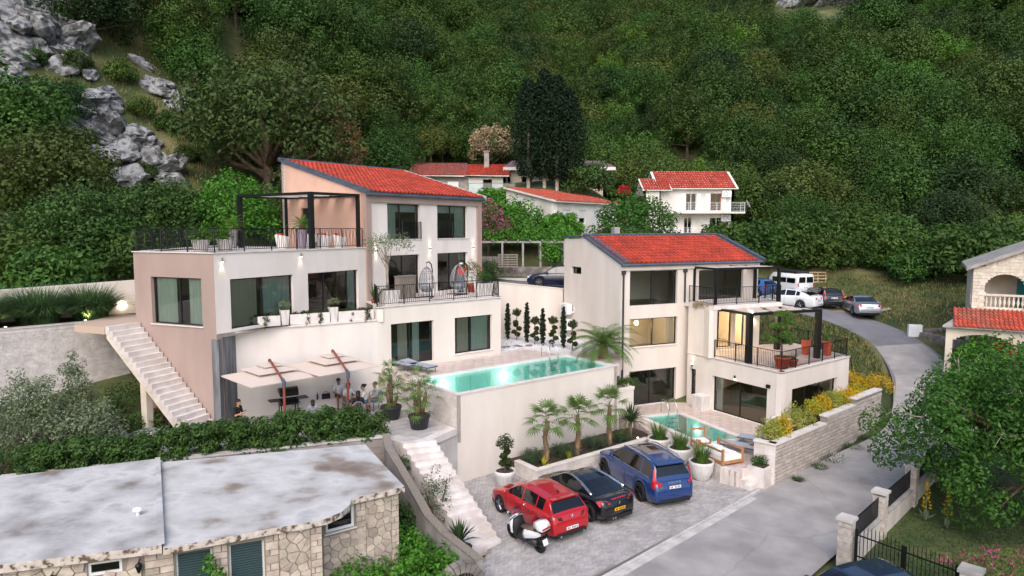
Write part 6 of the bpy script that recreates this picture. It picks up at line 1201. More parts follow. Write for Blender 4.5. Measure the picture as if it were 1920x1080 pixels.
t = thing('hanging_plant', 'dry tan trailing plant hanging from the upper balcony edge', 'plant', tuple(local(A2, B2, .9, 0, 6.6))); C = [tuple(local(A2, B2, R.uniform(.35, 1.7), R.uniform(-.25, .14), 6.64 - R.random() ** 2 * .35)) for _ in range(60)]; q, rn = clump_quads(C, .1, 26, .1, .02, droop=.5); foliage(t, q, 'leaf_dryflower', rn)
# low flowers between the right stairs and the curved wall
bush('loose flowering shrub beside the white staircase', (-2.75, 23.9, 0), (.5, .5, 1.25), 'leaf_shrub', 30, .26, 36, .1, .04, seed=90); bush('small leggy shrub at the top of the white staircase', (-4.2, 25.6, .8), (.25, .25, .9), 'leaf_shrub', 10, .18, 30, seed=91); swords('spiky green yucca at the foot of the curved wall by the staircase', (-1.75, 21.75, .3), 110, .85, .025, .25, 'leaf_yucca', 'yucca', 'yucca', .25)
MB().prism([(-4.6, 26.3), (-4.15, 26.35), (-1.35, 22.2), (-1.75, 21.4), (-2.7, 22.4)], -.1, .3).build('planting_bed', 'soil', kind='structure')
# ------------------------------------------------------------ vehicles
def itp(tab, y): return float(np.interp(y, [p[0] for p in tab], [p[1] for p in tab]))
def make_wheel(t, x, y, r, w, rim, spokes=5, side=1):
 c = (x, y, r); o = MB(); prof = [(r * .66, -w / 2), (r * .93, -w / 2), (r, -w * .32), (r, w * .32), (r * .93, w / 2), (r * .66, w / 2)]; n = 22; V = []
 for rr, xx in prof:
  for j in range(n): a = 2 * math.pi * j / n; V.append((x + xx, y + rr * math.cos(a), r + rr * math.sin(a)))
 o.add(V, [(i * n + j, (i + 1) * n + j, (i + 1) * n + (j + 1) % n, i * n + (j + 1) % n) for i in range(5) for j in range(n)]); wh = o.build('wheel', 'tyre', t, smooth=True)
 d = MB(); xo = x + side * w * .30; d.add([(xo - side * .05, y + r * .68 * math.cos(2 * math.pi * j / n), r + r * .68 * math.sin(2 * math.pi * j / n)) for j in range(n)], [tuple(range(n))]); d.build('brake_disc', 'plastic_black', wh)
 q = MB(); V = []
 for rr, xx in ((.69, 0), (.69, .03), (.62, .03), (.62, 0)):
  for j in range(n): a = 2 * math.pi * j / n; V.append((xo + side * xx, y + r * rr * math.cos(a), r + r * rr * math.sin(a)))
 q.add(V, [(i * n + j, (i + 1) * n + j, (i + 1) * n + (j + 1) % n, i * n + (j + 1) % n) for i in range(3) for j in range(n)])
 for k in range(spokes):
  a = 2 * math.pi * k / spokes + .3
  for da in (-.13, .13): p0 = (xo + side * .035, y + r * .1 * math.cos(a), r + r * .1 * math.sin(a)); p1 = (xo + side * .02, y + r * .64 * math.cos(a + da), r + r * .64 * math.sin(a + da)); q.tube([p0, p1], [.03, .022], 4)
 q.tube([(xo, y, r), (xo + side * .045, y, r)], r * .14, 10); q.build('rim', rim, wh)
def car(label, paint, L, W, zb, zr, hw, wr_k, wb, fo, rw, side_win, ws, rwin, loc, rz, rim='rim', sill=.22, roof_m=None, cat='car', name='parked_car', arch=1.13, ww=.21, roof_glass=None, spokes=5, group=None, mirrors=True):
 t = thing(name, label, cat, (0, 0, 0), group); N = 72; ys = list(np.linspace(-L / 2, L / 2, N + 1)); ya = (L / 2 - fo, L / 2 - fo - wb); ra = rw * arch
 def zbot(y):
  b = sill + .10 * max(0, abs(y) - L / 2 + .35) / .35
  for a in ya:
   dy = abs(y - a)
   if dy < ra: b = max(b, rw + math.sqrt(ra * ra - dy * dy) - .02)
  return b
 body = MB(); trim = MB(); under = MB(); glass = {}
 sec = []
 for y in ys:
  h = itp(hw, y); top = itp(zb, y); b = min(zbot(y), top - .05); mid = b + (top - b) * .5
  sec.append([(h * .90, b), (h * .985, b + (top - b) * .12), (h, mid), (h * .985, b + (top - b) * .8), (h * .93, top - .015), (h * .82, top + .012), (h * .4, top + .03), (0, top + .035)])
 k = len(sec[0]); V = []
 for y, s_ in zip(ys, sec): V += [(x, y, z) for x, z in s_] + [(-x, y, z) for x, z in s_[-2::-1]]
 n = 2 * k - 1
 body.add(V, [(i * n + j, i * n + j + 1, (i + 1) * n + j + 1, (i + 1) * n + j) for i in range(N) for j in range(n - 1)] + [tuple(range(n - 1, -1, -1)), tuple(N * n + j for j in range(n))])
 yc = [y for y in np.linspace(zr[0][0], zr[-1][0], 48)]; cs = []
 for y in yc:
  h = itp(hw, y); b = itp(zb, y); z = max(itp(zr, y), b + .015); f = min(1, (z - b) / .45); wr = h * (.93 - (.93 - wr_k) * f)
  cs.append([(h * .925, b - .02), (h * .90, b + .02 * f), (wr + .02, z - .06 * f), (wr - .03, z - .012 * f), (wr * .55, z + .018), (0, z + .024)])
 kk = len(cs[0]); nn = 2 * kk - 1; P = []
 for y, s_ in zip(yc, cs): P.append([(x, y, z) for x, z in s_] + [(-x, y, z) for x, z in s_[-2::-1]])
 for i in range(len(yc) - 1):
  ym = (yc[i] + yc[i + 1]) / 2
  for j in range(nn - 1):
   f = [P[i][j], P[i][j + 1], P[i + 1][j + 1], P[i + 1][j]]; key = None
   if j in (1, nn - 3):
    for w_, (a, b) in enumerate(side_win):
     if a < ym < b: key = ('side_window', w_, j)
   elif 3 <= j <= nn - 5:
    if ws[0] < ym < ws[1]: key = ('windscreen', 0, 0)
    elif rwin[0] < ym < rwin[1]: key = ('rear_window', 0, 0)
    elif roof_glass and roof_glass[0] < ym < roof_glass[1] and 4 <= j <= nn - 6: key = ('sunroof', 0, 0)
   (glass.setdefault(key, MB()) if key else body).add(f, [(0, 1, 2, 3)])
 body.build('body', [paint], t, smooth=True)
 for key, g in glass.items(): g.build(key[0], 'car_glass', t, smooth=True)
 under.bx(-W / 2 * .80, W / 2 * .80, -L / 2 + .12, L / 2 - .12, .18, .5); under.build('underbody', 'plastic_black', t)
 for y in ya:
  for s_ in (-1, 1): make_wheel(t, s_ * (W / 2 - ww / 2 - .015), y, rw, ww, rim, spokes, s_)
 for y_ in (side_win[-1][1] + .05, side_win[-1][0] - .02, side_win[-1][0] - 1.0):
  for s_ in (-1, 1): h_ = itp(hw, y_) * s_; b_ = zbot(y_); z_ = itp(zb, y_); MB().tube([(h_ * .992, y_, b_ + .04), (h_ * 1.004, y_, (b_ + z_) / 2), (h_ * .99, y_, b_ + (z_ - b_) * .82)], .007, 4).build('door_seam', 'plastic_black', t)
 if mirrors:
  ym = ws[1] - .28
  for s_ in (-1, 1): x = s_ * (itp(hw, ym) + .06); MB().ell((x, ym, itp(zb, ym) + .09), (.10, .07, .065), 10, 7).build('mirror', paint, t, smooth=True)
 place(t, loc, rz); return t
m = mat('car_glass', '#0b0d10', .06, spec=.6, coat=.5)
def rbox(t, name, c, d, m, rx=0, rz=0, smooth=False): return MB().box(c, d, rz, 0, rx).build(name, m, t)
def plate(t, y, z, m='plate_white', w=.52, rx=0.0, n=7):
 p = MB().box((0, y, z), (w, .015, .11), 0, 0, rx).build('number_plate', m, t); g = MB()
 for k in range(n):
  x = -w * .38 + k * w * .76 / (n - 1)
  if k == 2: continue
  g.box((x, y - .010, z), (w * .06, .004, .065), 0, 0, rx)
 g.build('characters', 'ink', p, kind='stuff')
def tail(t, pts, m='lamp_red', name='tail_light', th=.03):
 for s_ in (-1, 1):
  V = [(s_ * x, y, z) for x, y, z in pts]; B = [(s_ * (x + .0), y - th, z) for x, y, z in pts]; n = len(V); MB().add(V + B, [tuple(range(n)), tuple(range(2 * n - 1, n - 1, -1))] + [(i, n + i, n + (i + 1) % n, (i + 1) % n) for i in range(n)]).build(name, m, t)
def handles(t, ys, hw, z, m):
 for y in ys:
  for s_ in (-1, 1): MB().box((s_ * (itp(hw, y) * .985 + .01), y, z), (.03, .18, .03)).build('door_handle', m, t)
def text_mesh(t, s, size, c, m, rx=math.pi / 2, rz=math.pi, depth=.004):
 cu = bpy.data.curves.new('lettering', 'FONT'); cu.body = s; cu.size = size; cu.align_x = 'CENTER'; cu.extrude = depth; cu.space_character = 1.7
 o = bpy.data.objects.new('lettering', cu); col.objects.link(o); bpy.context.view_layer.update(); me = bpy.data.meshes.new_from_object(o.evaluated_get(bpy.context.evaluated_depsgraph_get())); bpy.data.objects.remove(o)
 me.materials.clear(); me.materials.append(MATS[m]); ob = bpy.data.objects.new('lettering', me); col.objects.link(ob); ob.parent = t; ob.location = c; ob.rotation_euler = (rx, 0, 0); ORG[ob.name] = Vector((0, 0, 0)); return ob
HB = dict(L=4.26, W=1.79, zb=[(-2.13, .52), (-2.115, .62), (-2.09, .88), (-1.99, .99), (-1.4, 1.01), (.5, .97), (.8, .95), (1.25, .90), (1.75, .79), (2.02, .68), (2.13, .48)], zr=[(-2.03, .98), (-1.88, 1.14), (-1.68, 1.36), (-1.45, 1.44), (-.4, 1.48), (.1, 1.45), (.32, 1.37), (1.02, .93)],
          hw=[(-2.13, .74), (-2.05, .81), (-1.7, .87), (0, .895), (1.2, .885), (1.7, .83), (2.0, .73), (2.13, .60)], wr_k=.70, wb=2.63, fo=.86, rw=.33, side_win=((-1.42, -1.03), (-1.0, -.22), (-.18, .72)), ws=(.2, 1.0), rwin=(-1.98, -1.68))
def place_car(t, loc, deg): t.location = loc; t.rotation_euler = (0, 0, math.radians(deg))
t = car('red five-door hatchback parked beside the white scooter', 'paint_red', loc=(.93, 24.85, .035), rz=math.radians(33.5), rim='rim', **HB)
tail(t, [(.40, -2.10, .80), (.84, -1.98, .84), (.85, -1.94, .97), (.45, -2.085, .93)], 'lamp_dark'); plate(t, -2.16, .50); rbox(t, 'rear_bumper_trim', (0, -2.12, .30), (1.3, .06, .12), 'plastic_black'); rbox(t, 'roof_spoiler', (0, -1.66, 1.42), (1.16, .22, .035), 'paint_red', rx=-.12); handles(t, (-.85, .05), HB['hw'], .82, 'paint_red')
for x in (-.5, .5): MB().tube([(x, -2.08, .26), (x, -2.18, .26)], .04, 8).build('exhaust_pipe', 'chrome', t)
e = MB(); c = Vector((0, -2.115, .90)); e.tube([c + Vector((.06 * math.cos(a), 0, .06 * math.sin(a))) for a in [k * math.pi / 9 for k in range(19)]], .009, 5); e.tube([c + Vector(p) for p in ((-.035, 0, .045), (-.012, 0, .002), (0, 0, .03), (.012, 0, .002), (.035, 0, .045))], .006, 4); e.tube([c + Vector(p) for p in ((-.048, 0, .02), (-.02, 0, -.045), (0, 0, -.008), (.02, 0, -.045), (.048, 0, .02))], .006, 4); e.build('emblem', 'chrome', t)
MB().box((0, -1.3, 1.50), (.04, .12, .05), rx=.4).build('aerial', 'plastic_black', t)
RC = dict(L=4.29, W=1.84, zb=[(-2.145, .5), (-2.13, .70), (-2.08, .88), (-1.9, .96), (-1.5, .965), (-1.0, .95), (.4, .90), (.9, .87), (1.4, .81), (1.9, .68), (2.145, .46)], zr=[(-1.72, .96), (-1.2, 1.10), (-.75, 1.25), (-.3, 1.33), (0, 1.355), (.3, 1.31), (1.15, .87)],
          hw=[(-2.145, .70), (-2.05, .82), (-1.5, .92), (-1.0, .915), (0, .88), (1.2, .905), (1.7, .85), (2.0, .74), (2.145, .58)], wr_k=.66, wb=2.61, fo=.93, rw=.345, side_win=((-.95, -.45), (-.38, .62)), ws=(.2, 1.1), rwin=(-1.65, -.35))
t = car('black sports coupe with silver roof arches and yellow plate', 'paint_black', loc=(2.78, 26.25, .035), rz=math.radians(34.5), rim='rim_dark', **RC)
for s_ in (-1, 1):
 a = MB(); pts = []
 for y in np.linspace(1.02, -1.5, 22):
  z = itp(RC['zr'], y); b = itp(RC['zb'], y); h = itp(RC['hw'], y); f = min(1, (z - b) / .45); wr = h * (.93 - (.93 - .66) * f); pts.append((s_ * (wr + .0), y, z - .03 * f + .02))
 a.tube(pts, [.035] * 6 + [.045] * 10 + [.06] * 6, 6); a.build('roof_arch', 'chrome', t, smooth=True)
tail(t, [(.42, -2.10, .82), (.86, -1.97, .74), (.90, -1.80, .90), (.80, -1.92, .955), (.55, -2.03, .93)]); plate(t, -2.165, .58, 'plate_yellow', n=8); rbox(t, 'brake_strip', (0, -2.06, .955), (.7, .04, .03), 'lamp_red', rx=.2); rbox(t, 'rear_diffuser', (0, -2.1, .28), (1.3, .12, .14), 'plastic_black'); e = MB(); e.box((0, -2.135, .80), (.05, .01, .09), 0, 0, 0); e.box((.03, -2.135, .82), (.05, .01, .03)); e.box((-.02, -2.135, .77), (.03, .01, .05)); e.build('emblem', 'chrome', t, kind='stuff')
for x in (-.35, -.24): MB().tube([(x, -2.08, .27), (x, -2.19, .27)], .04, 8).build('exhaust_pipe', 'chrome', t)
XC = dict(L=4.95, W=1.97, zb=[(-2.475, .55), (-2.46, .78), (-2.42, 1.0), (-2.30, 1.10), (-1.5, 1.13), (0, 1.11), (.9, 1.09), (1.3, 1.07), (1.9, 1.0), (2.25, .90), (2.42, .78), (2.475, .55)], zr=[(-2.36, 1.08), (-2.22, 1.36), (-2.08, 1.60), (-1.95, 1.70), (-1.2, 1.76), (-.2, 1.77), (.35, 1.70), (.55, 1.62), (1.35, 1.06)],
          hw=[(-2.475, .80), (-2.4, .87), (-2.0, .95), (0, .985), (1.4, .975), (2.0, .92), (2.3, .82), (2.475, .68)], wr_k=.72, wb=2.98, fo=.88, rw=.385, side_win=((-1.95, -1.30), (-1.27, -.25), (-.21, .95)), ws=(.4, 1.3), rwin=(-2.30, -2.04))
t = car('blue seven-seat SUV with roof rails parked by the white pots', 'paint_blue', loc=(5.5, 28.15, .035), rz=math.radians(20.5), rim='rim_dark', roof_glass=(-1.05, .2), spokes=5, **XC)
for s_ in (-1, 1): MB().tube([(s_ * .66, -1.75, 1.74), (s_ * .68, -1.5, 1.80), (s_ * .69, 0, 1.82), (s_ * .68, .3, 1.75)], .025, 6).build('roof_rail', 'chrome', t); MB().tube([(s_ * itp(XC['hw'], y) * .915, y, itp(XC['zb'], y) + .03) for y in np.linspace(-1.95, .98, 14)], .014, 4).build('window_trim', 'chrome', t)
tail(t, [(.60, -2.44, .98), (.87, -2.34, .80), (.93, -2.20, .88), (.90, -2.25, 1.14), (.80, -2.16, 1.55), (.74, -2.18, 1.55), (.80, -2.34, 1.14), (.62, -2.43, 1.06)], th=.035); plate(t, -2.485, .86, w=.52); text_mesh(t, 'VOLVO', .12, (0, -2.435, .985), 'chrome', rx=math.pi / 2 - .25, rz=0); rbox(t, 'badge', (-.62, -2.475, .90), (.16, .01, .03), 'chrome'); rbox(t, 'rear_bumper_step', (0, -2.47, .52), (1.5, .06, .10), 'paint_blue'); rbox(t, 'rear_diffuser', (0, -2.43, .33), (1.4, .1, .12), 'plastic_black'); rbox(t, 'roof_spoiler', (0, -2.02, 1.70), (1.26, .3, .04), 'paint_blue', rx=.14); handles(t, (-1.05, .02), XC['hw'], .93, 'paint_blue')
# scooter
t = thing('motor_scooter', 'white motor scooter with a red-striped top box beside the red hatchback', 'scooter', (0, 0, 0))
def mwheel(y, r, w):
 o = MB(); n = 22; V = []; prof = [(r * .62, -w / 2), (r * .9, -w / 2), (r, -w * .2), (r, w * .2), (r * .9, w / 2), (r * .62, w / 2)]
 for rr, xx in prof:
  for j in range(n): a = 2 * math.pi * j / n; V.append((xx, y + rr * math.cos(a), r + rr * math.sin(a)))
 o.add(V, [(i * n + j, (i + 1) * n + j, (i + 1) * n + (j + 1) % n, i * n + (j + 1) % n) for i in range(5) for j in range(n)]); wh = o.build('wheel', 'tyre', t, smooth=True); q = MB()
 for k in range(6): a = k * math.pi / 3; q.tube([(0, y, r), (0, y + r * .64 * math.cos(a), r + r * .64 * math.sin(a))], .018, 5)
 q.tube([(-.05, y, r), (.05, y, r)], .05, 8); q.build('rim', 'rim_dark', wh)
mwheel(.72, .30, .12); mwheel(-.68, .29, .14)
MB().tube([(0, .72, .30), (0, .62, .55), (0, .48, .95)], .035, 8).build('fork', 'grey_metal', t)
def loft(name, secs, m):
 b = MB(); V = []; n = 0
 for y, pr in secs: row = [(x, y if not isinstance(y, tuple) else y[i], z) for i, (x, z) in enumerate(pr)] ; row = row + [(-x, yy, z) for x, yy, z in row[-2::-1]]; n = len(row); V += row
 b.add(V, [(i * n + j, i * n + j + 1, (i + 1) * n + j + 1, (i + 1) * n + j) for i in range(len(secs) - 1) for j in range(n - 1)] + [tuple(range(n - 1, -1, -1)), tuple((len(secs) - 1) * n + j for j in range(n))]); return b.build(name, m, t, smooth=True)
loft('front_fairing', [(.40, [(.26, .42), (.28, .7), (.22, .98), (0, 1.02)]), (.52, [(.25, .40), (.27, .68), (.2, .95), (0, .99)]), (.66, [(.16, .52), (.19, .68), (.14, .84), (0, .88)]), (.78, [(.05, .62), (.08, .68), (.06, .74), (0, .76)])], 'paint_white')
loft('front_mudguard', [(.45, [(.075, .5), (.075, .58), (0, .62)]), (.72, [(.08, .56), (.08, .64), (0, .67)]), (.98, [(.07, .46), (.07, .52), (0, .55)])], 'paint_white')
loft('leg_shield', [(.30, [(.24, .34), (.25, .6), (.18, .9), (0, .92)]), (.38, [(.26, .34), (.27, .62), (.2, .94), (0, .97)])], 'plastic_black')
loft('floor_tunnel', [(-.15, [(.22, .28), (.22, .38), (.1, .56), (0, .58)]), (.36, [(.22, .28), (.22, .38), (.1, .5), (0, .52)])], 'plastic_black')
loft('tail_fairing', [(-.95, [(.05, .72), (.10, .78), (.07, .84), (0, .85)]), (-.65, [(.14, .56), (.2, .70), (.15, .80), (0, .81)]), (-.2, [(.2, .42), (.24, .6), (.17, .74), (0, .75)]), (-.08, [(.2, .4), (.22, .55), (.16, .68), (0, .69)])], 'paint_white')
loft('seat', [(-.72, [(.13, .80), (.14, .86), (0, .90)]), (-.35, [(.16, .76), (.16, .82), (0, .86)]), (-.3, [(.17, .74), (.17, .78), (0, .80)]), (.08, [(.13, .70), (.13, .75), (0, .77)])], 'seat_brown')
loft('top_box', [(-1.12, [(.17, .96), (.2, 1.06), (.16, 1.2), (0, 1.22)]), (-.95, [(.2, .94), (.23, 1.06), (.19, 1.24), (0, 1.26)]), (-.7, [(.18, .95), (.21, 1.06), (.17, 1.18), (0, 1.2)])], 'paint_white'); rbox(t, 'top_box_reflector', (0, -1.12, 1.03), (.34, .03, .06), 'lamp_red'); rbox(t, 'top_box_base', (0, -.92, .925), (.40, .44, .05), 'plastic_black'); rbox(t, 'rack', (0, -.85, .86), (.2, .3, .06), 'grey_metal')
w = MB(); w.add([(-.2, .50, .98), (.2, .50, .98), (.16, .36, 1.32), (-.16, .36, 1.32), (0, .55, .98), (0, .40, 1.36)], [(0, 4, 5, 3), (4, 1, 2, 5)]); mat('screen_red', '#7d2436', .1, coat=.6); w.build('windscreen', 'screen_red', t)
MB().tube([(-.36, .28, 1.02), (-.15, .38, 1.0), (0, .42, .98), (.15, .38, 1.0), (.36, .28, 1.02)], .018, 6).build('handlebar', 'plastic_black', t)
for s_ in (-1, 1): MB().tube([(s_ * .26, .36, 1.02), (s_ * .34, .38, 1.2)], .008, 4).build('mirror_stalk', 'plastic_black', t); MB().ell((s_ * .36, .38, 1.23), (.07, .02, .05), 10, 6).build('mirror', 'chrome', t); MB().tube([(s_ * .34, .29, 1.02), (s_ * .44, .24, 1.02)], .02, 6).build('grip', 'plastic_black', t)
rbox(t, 'tail_light', (0, -.94, .77), (.2, .05, .08), 'lamp_red'); rbox(t, 'number_plate', (0, -1.02, .50), (.2, .015, .2), 'plate_white', rx=-.3); MB().tube([(.16, -.1, .3), (.18, -.45, .32), (.19, -.85, .40)], [.05, .07, .075], 8).build('exhaust', 'grey_metal', t); loft('engine', [(-.6, [(.1, .2), (.13, .3), (.1, .42), (0, .44)]), (-.05, [(.14, .2), (.16, .3), (.12, .42), (0, .44)])], 'plastic_dark'); MB().tube([(-.12, -.15, .25), (-.3, -.22, 0)], .015, 5).build('kick_stand', 'grey_metal', t); MB().ell((0, .74, .72), (.1, .06, .06), 10, 7).build('headlight', 'lamp_clear', t)
place(t, (.52, 22.72, .035), math.radians(39)); t.rotation_euler = (0, math.radians(-7), math.radians(39))
# cars along the upper road and in the lay-by
def simple(label, paint, spec, x, y, deg, z=None, rim='rim', extra=True, tl=None, pl=True):
 t = car(label, paint, loc=(x, y, (tz(x, y) if z is None else z) + .06), rz=math.radians(deg), rim=rim, **spec); b = -spec['L'] / 2
 if tl: tail(t, tl)
 if pl: plate(t, b - .02, .78)
 f = -b;
 for s_ in (-1, 1): MB().ell((s_ * itp(spec['hw'], f - .15) * .8, f - .13, .68), (.16, .10, .075), 10, 7).build('headlight', 'lamp_clear', t, smooth=True)
 return t
htl = [(.55, -2.09, .72), (.84, -1.98, .72), (.86, -1.93, .98), (.60, -2.07, .98)]
simple('navy hatchback on the upper road behind the cream retaining wall', 'paint_navy', HB, 3.2, 46.9, 82, 6.83, tl=htl); simple('white hatchback half hidden behind the navy one on the upper road', 'paint_white', HB, 5.0, 49.6, 84, 6.62, tl=htl)
SD = dict(L=5.0, W=1.9, zb=[(-2.5, .5), (-2.48, .75), (-2.42, .95), (-1.75, 1.02), (0, 1.0), (.9, .97), (1.4, .92), (2.0, .82), (2.35, .68), (2.5, .48)], zr=[(-1.85, 1.0), (-1.2, 1.28), (-.7, 1.42), (0, 1.45), (.35, 1.38), (1.2, .94)], hw=[(-2.5, .74), (-2.4, .84), (-1.8, .93), (0, .95), (1.5, .94), (2.1, .86), (2.5, .62)], wr_k=.66, wb=2.95, fo=.9, rw=.36, side_win=((-1.3, -.95), (-.88, -.15), (-.07, .85)), ws=(.25, 1.15), rwin=(-1.75, -.85))
GTs = dict(SD); GTs['zb'] = [(-2.5, .5), (-2.48, .78), (-2.4, 1.05), (-2.2, 1.10), (0, 1.04), (.9, 1.0), (1.4, .95), (2.0, .86), (2.35, .72), (2.5, .5)]; GTs['zr'] = [(-2.25, 1.08), (-1.6, 1.34), (-.8, 1.52), (0, 1.55), (.35, 1.48), (1.25, .97)]; GTs['rwin'] = (-2.1, -1.3)
ES = dict(XC, L=4.75, W=1.86); ES['zr'] = [(-2.30, 1.0), (-2.15, 1.22), (-1.98, 1.42), (-1.6, 1.47), (-.2, 1.48), (.35, 1.42), (1.3, .95)]; ES['zb'] = [(-2.375, .5), (-2.36, .75), (-2.32, .92), (-2.25, 1.0), (0, .98), (.9, .96), (1.35, .92), (1.9, .85), (2.25, .72), (2.375, .5)]; ES['hw'] = [(-2.375, .80), (-2.2, .88), (0, .93), (1.6, .9), (2.1, .8), (2.375, .65)]; ES['wb'] = 2.75; ES['rw'] = .33; ES['rwin'] = (-2.25, -1.98)
simple('silver saloon parked on the verge of the bend', 'paint_silver', SD, 27.4, 53.6, -9, tl=[(.52, -2.47, .80), (.80, -2.40, .72), (.84, -2.33, .96), (.66, -2.42, .98)]); simple('black estate car parked between the white and silver cars', 'paint_estate', ES, 25.5, 56.4, 4, tl=[(.62, -2.36, .7), (.86, -2.26, .7), (.86, -2.2, 1.0), (.74, -2.08, 1.36), (.68, -2.10, 1.36), (.70, -2.3, 1.0)])
simple('white fastback saloon parked on the lay-by in front of the camper van', 'paint_white', GTs, 22.4, 55.0, 42, tl=[(.3, -2.45, .84), (.80, -2.38, .80), (.84, -2.28, .98), (.4, -2.43, .98)]); simple('light blue hatchback behind the upper balcony pergola', 'paint_skyblue', HB, 20.3, 57.6, 30, tl=htl)
simple('dark blue car standing at the iron gate with only its roof showing', 'paint_deep', HB, 9.35, 17.85, 110, .02, tl=htl)
# van
t = thing('camper_van', 'white van with dark roof rack boxes parked on the lay-by', 'van', (0, 0, 0)); loft_v = []
def vs_(y, h, zt, zb_=.35): return (y, [(h, zb_), (h, 1.1), (h * .96, zt - .35), (h * .86, zt), (0, zt + .03)])
loft('body', [vs_(-2.4, .9, 1.9), vs_(-2.35, .94, 1.98), vs_(1.0, .95, 1.98), vs_(1.4, .94, 1.75), vs_(1.95, .92, 1.15), vs_(2.35, .85, 1.0), vs_(2.45, .7, .7)], 'paint_white')
for a, b in ((-2.1, -1.0), (-.9, .1), (.2, 1.0)):
 for s_ in (-1, 1): MB().add([(s_ * .957, a, 1.15), (s_ * .957, b, 1.15), (s_ * .925, b, 1.6), (s_ * .925, a, 1.6)], [(0, 1, 2, 3)]).build('side_window', 'car_glass', t)
for a, b in ((-.80, -.06), (.06, .80)): MB().add([(a, -2.412, 1.2), (b, -2.412, 1.2), (b * .95, -2.408, 1.72), (a * .95, -2.408, 1.72)], [(0, 1, 2, 3)]).build('rear_window', 'car_glass', t)
MB().add([(-.8, 1.45, 1.72), (.8, 1.45, 1.72), (.86, 1.93, 1.2), (-.86, 1.93, 1.2)], [(0, 1, 2, 3)]).build('windscreen', 'car_glass', t); MB().bx(-.7, .7, -2.0, .6, 2.05, 2.22).build('roof_box', 'plastic_dark', t)
for y in (-1.8, .4): MB().bx(-.8, .8, y - .03, y + .03, 2.0, 2.05).build('roof_bar', 'plastic_black', t)
for s_ in (-1, 1): rbox(t, 'tail_light', (s_ * .86, -2.41, 1.0), (.1, .03, .35), 'lamp_red'); MB().box((s_ * 1.05, 1.45, 1.3), (.14, .08, .22)).build('mirror', 'plastic_black', t)
plate(t, -2.42, .75)
for y in (1.5, -1.5):
 for s_ in (-1, 1): make_wheel(t, s_ * .83, y, .34, .2, 'rim', 5, s_)
place(t, (23.9, 59.0, tz(23.9, 59.0) - .1), math.radians(18), .92)
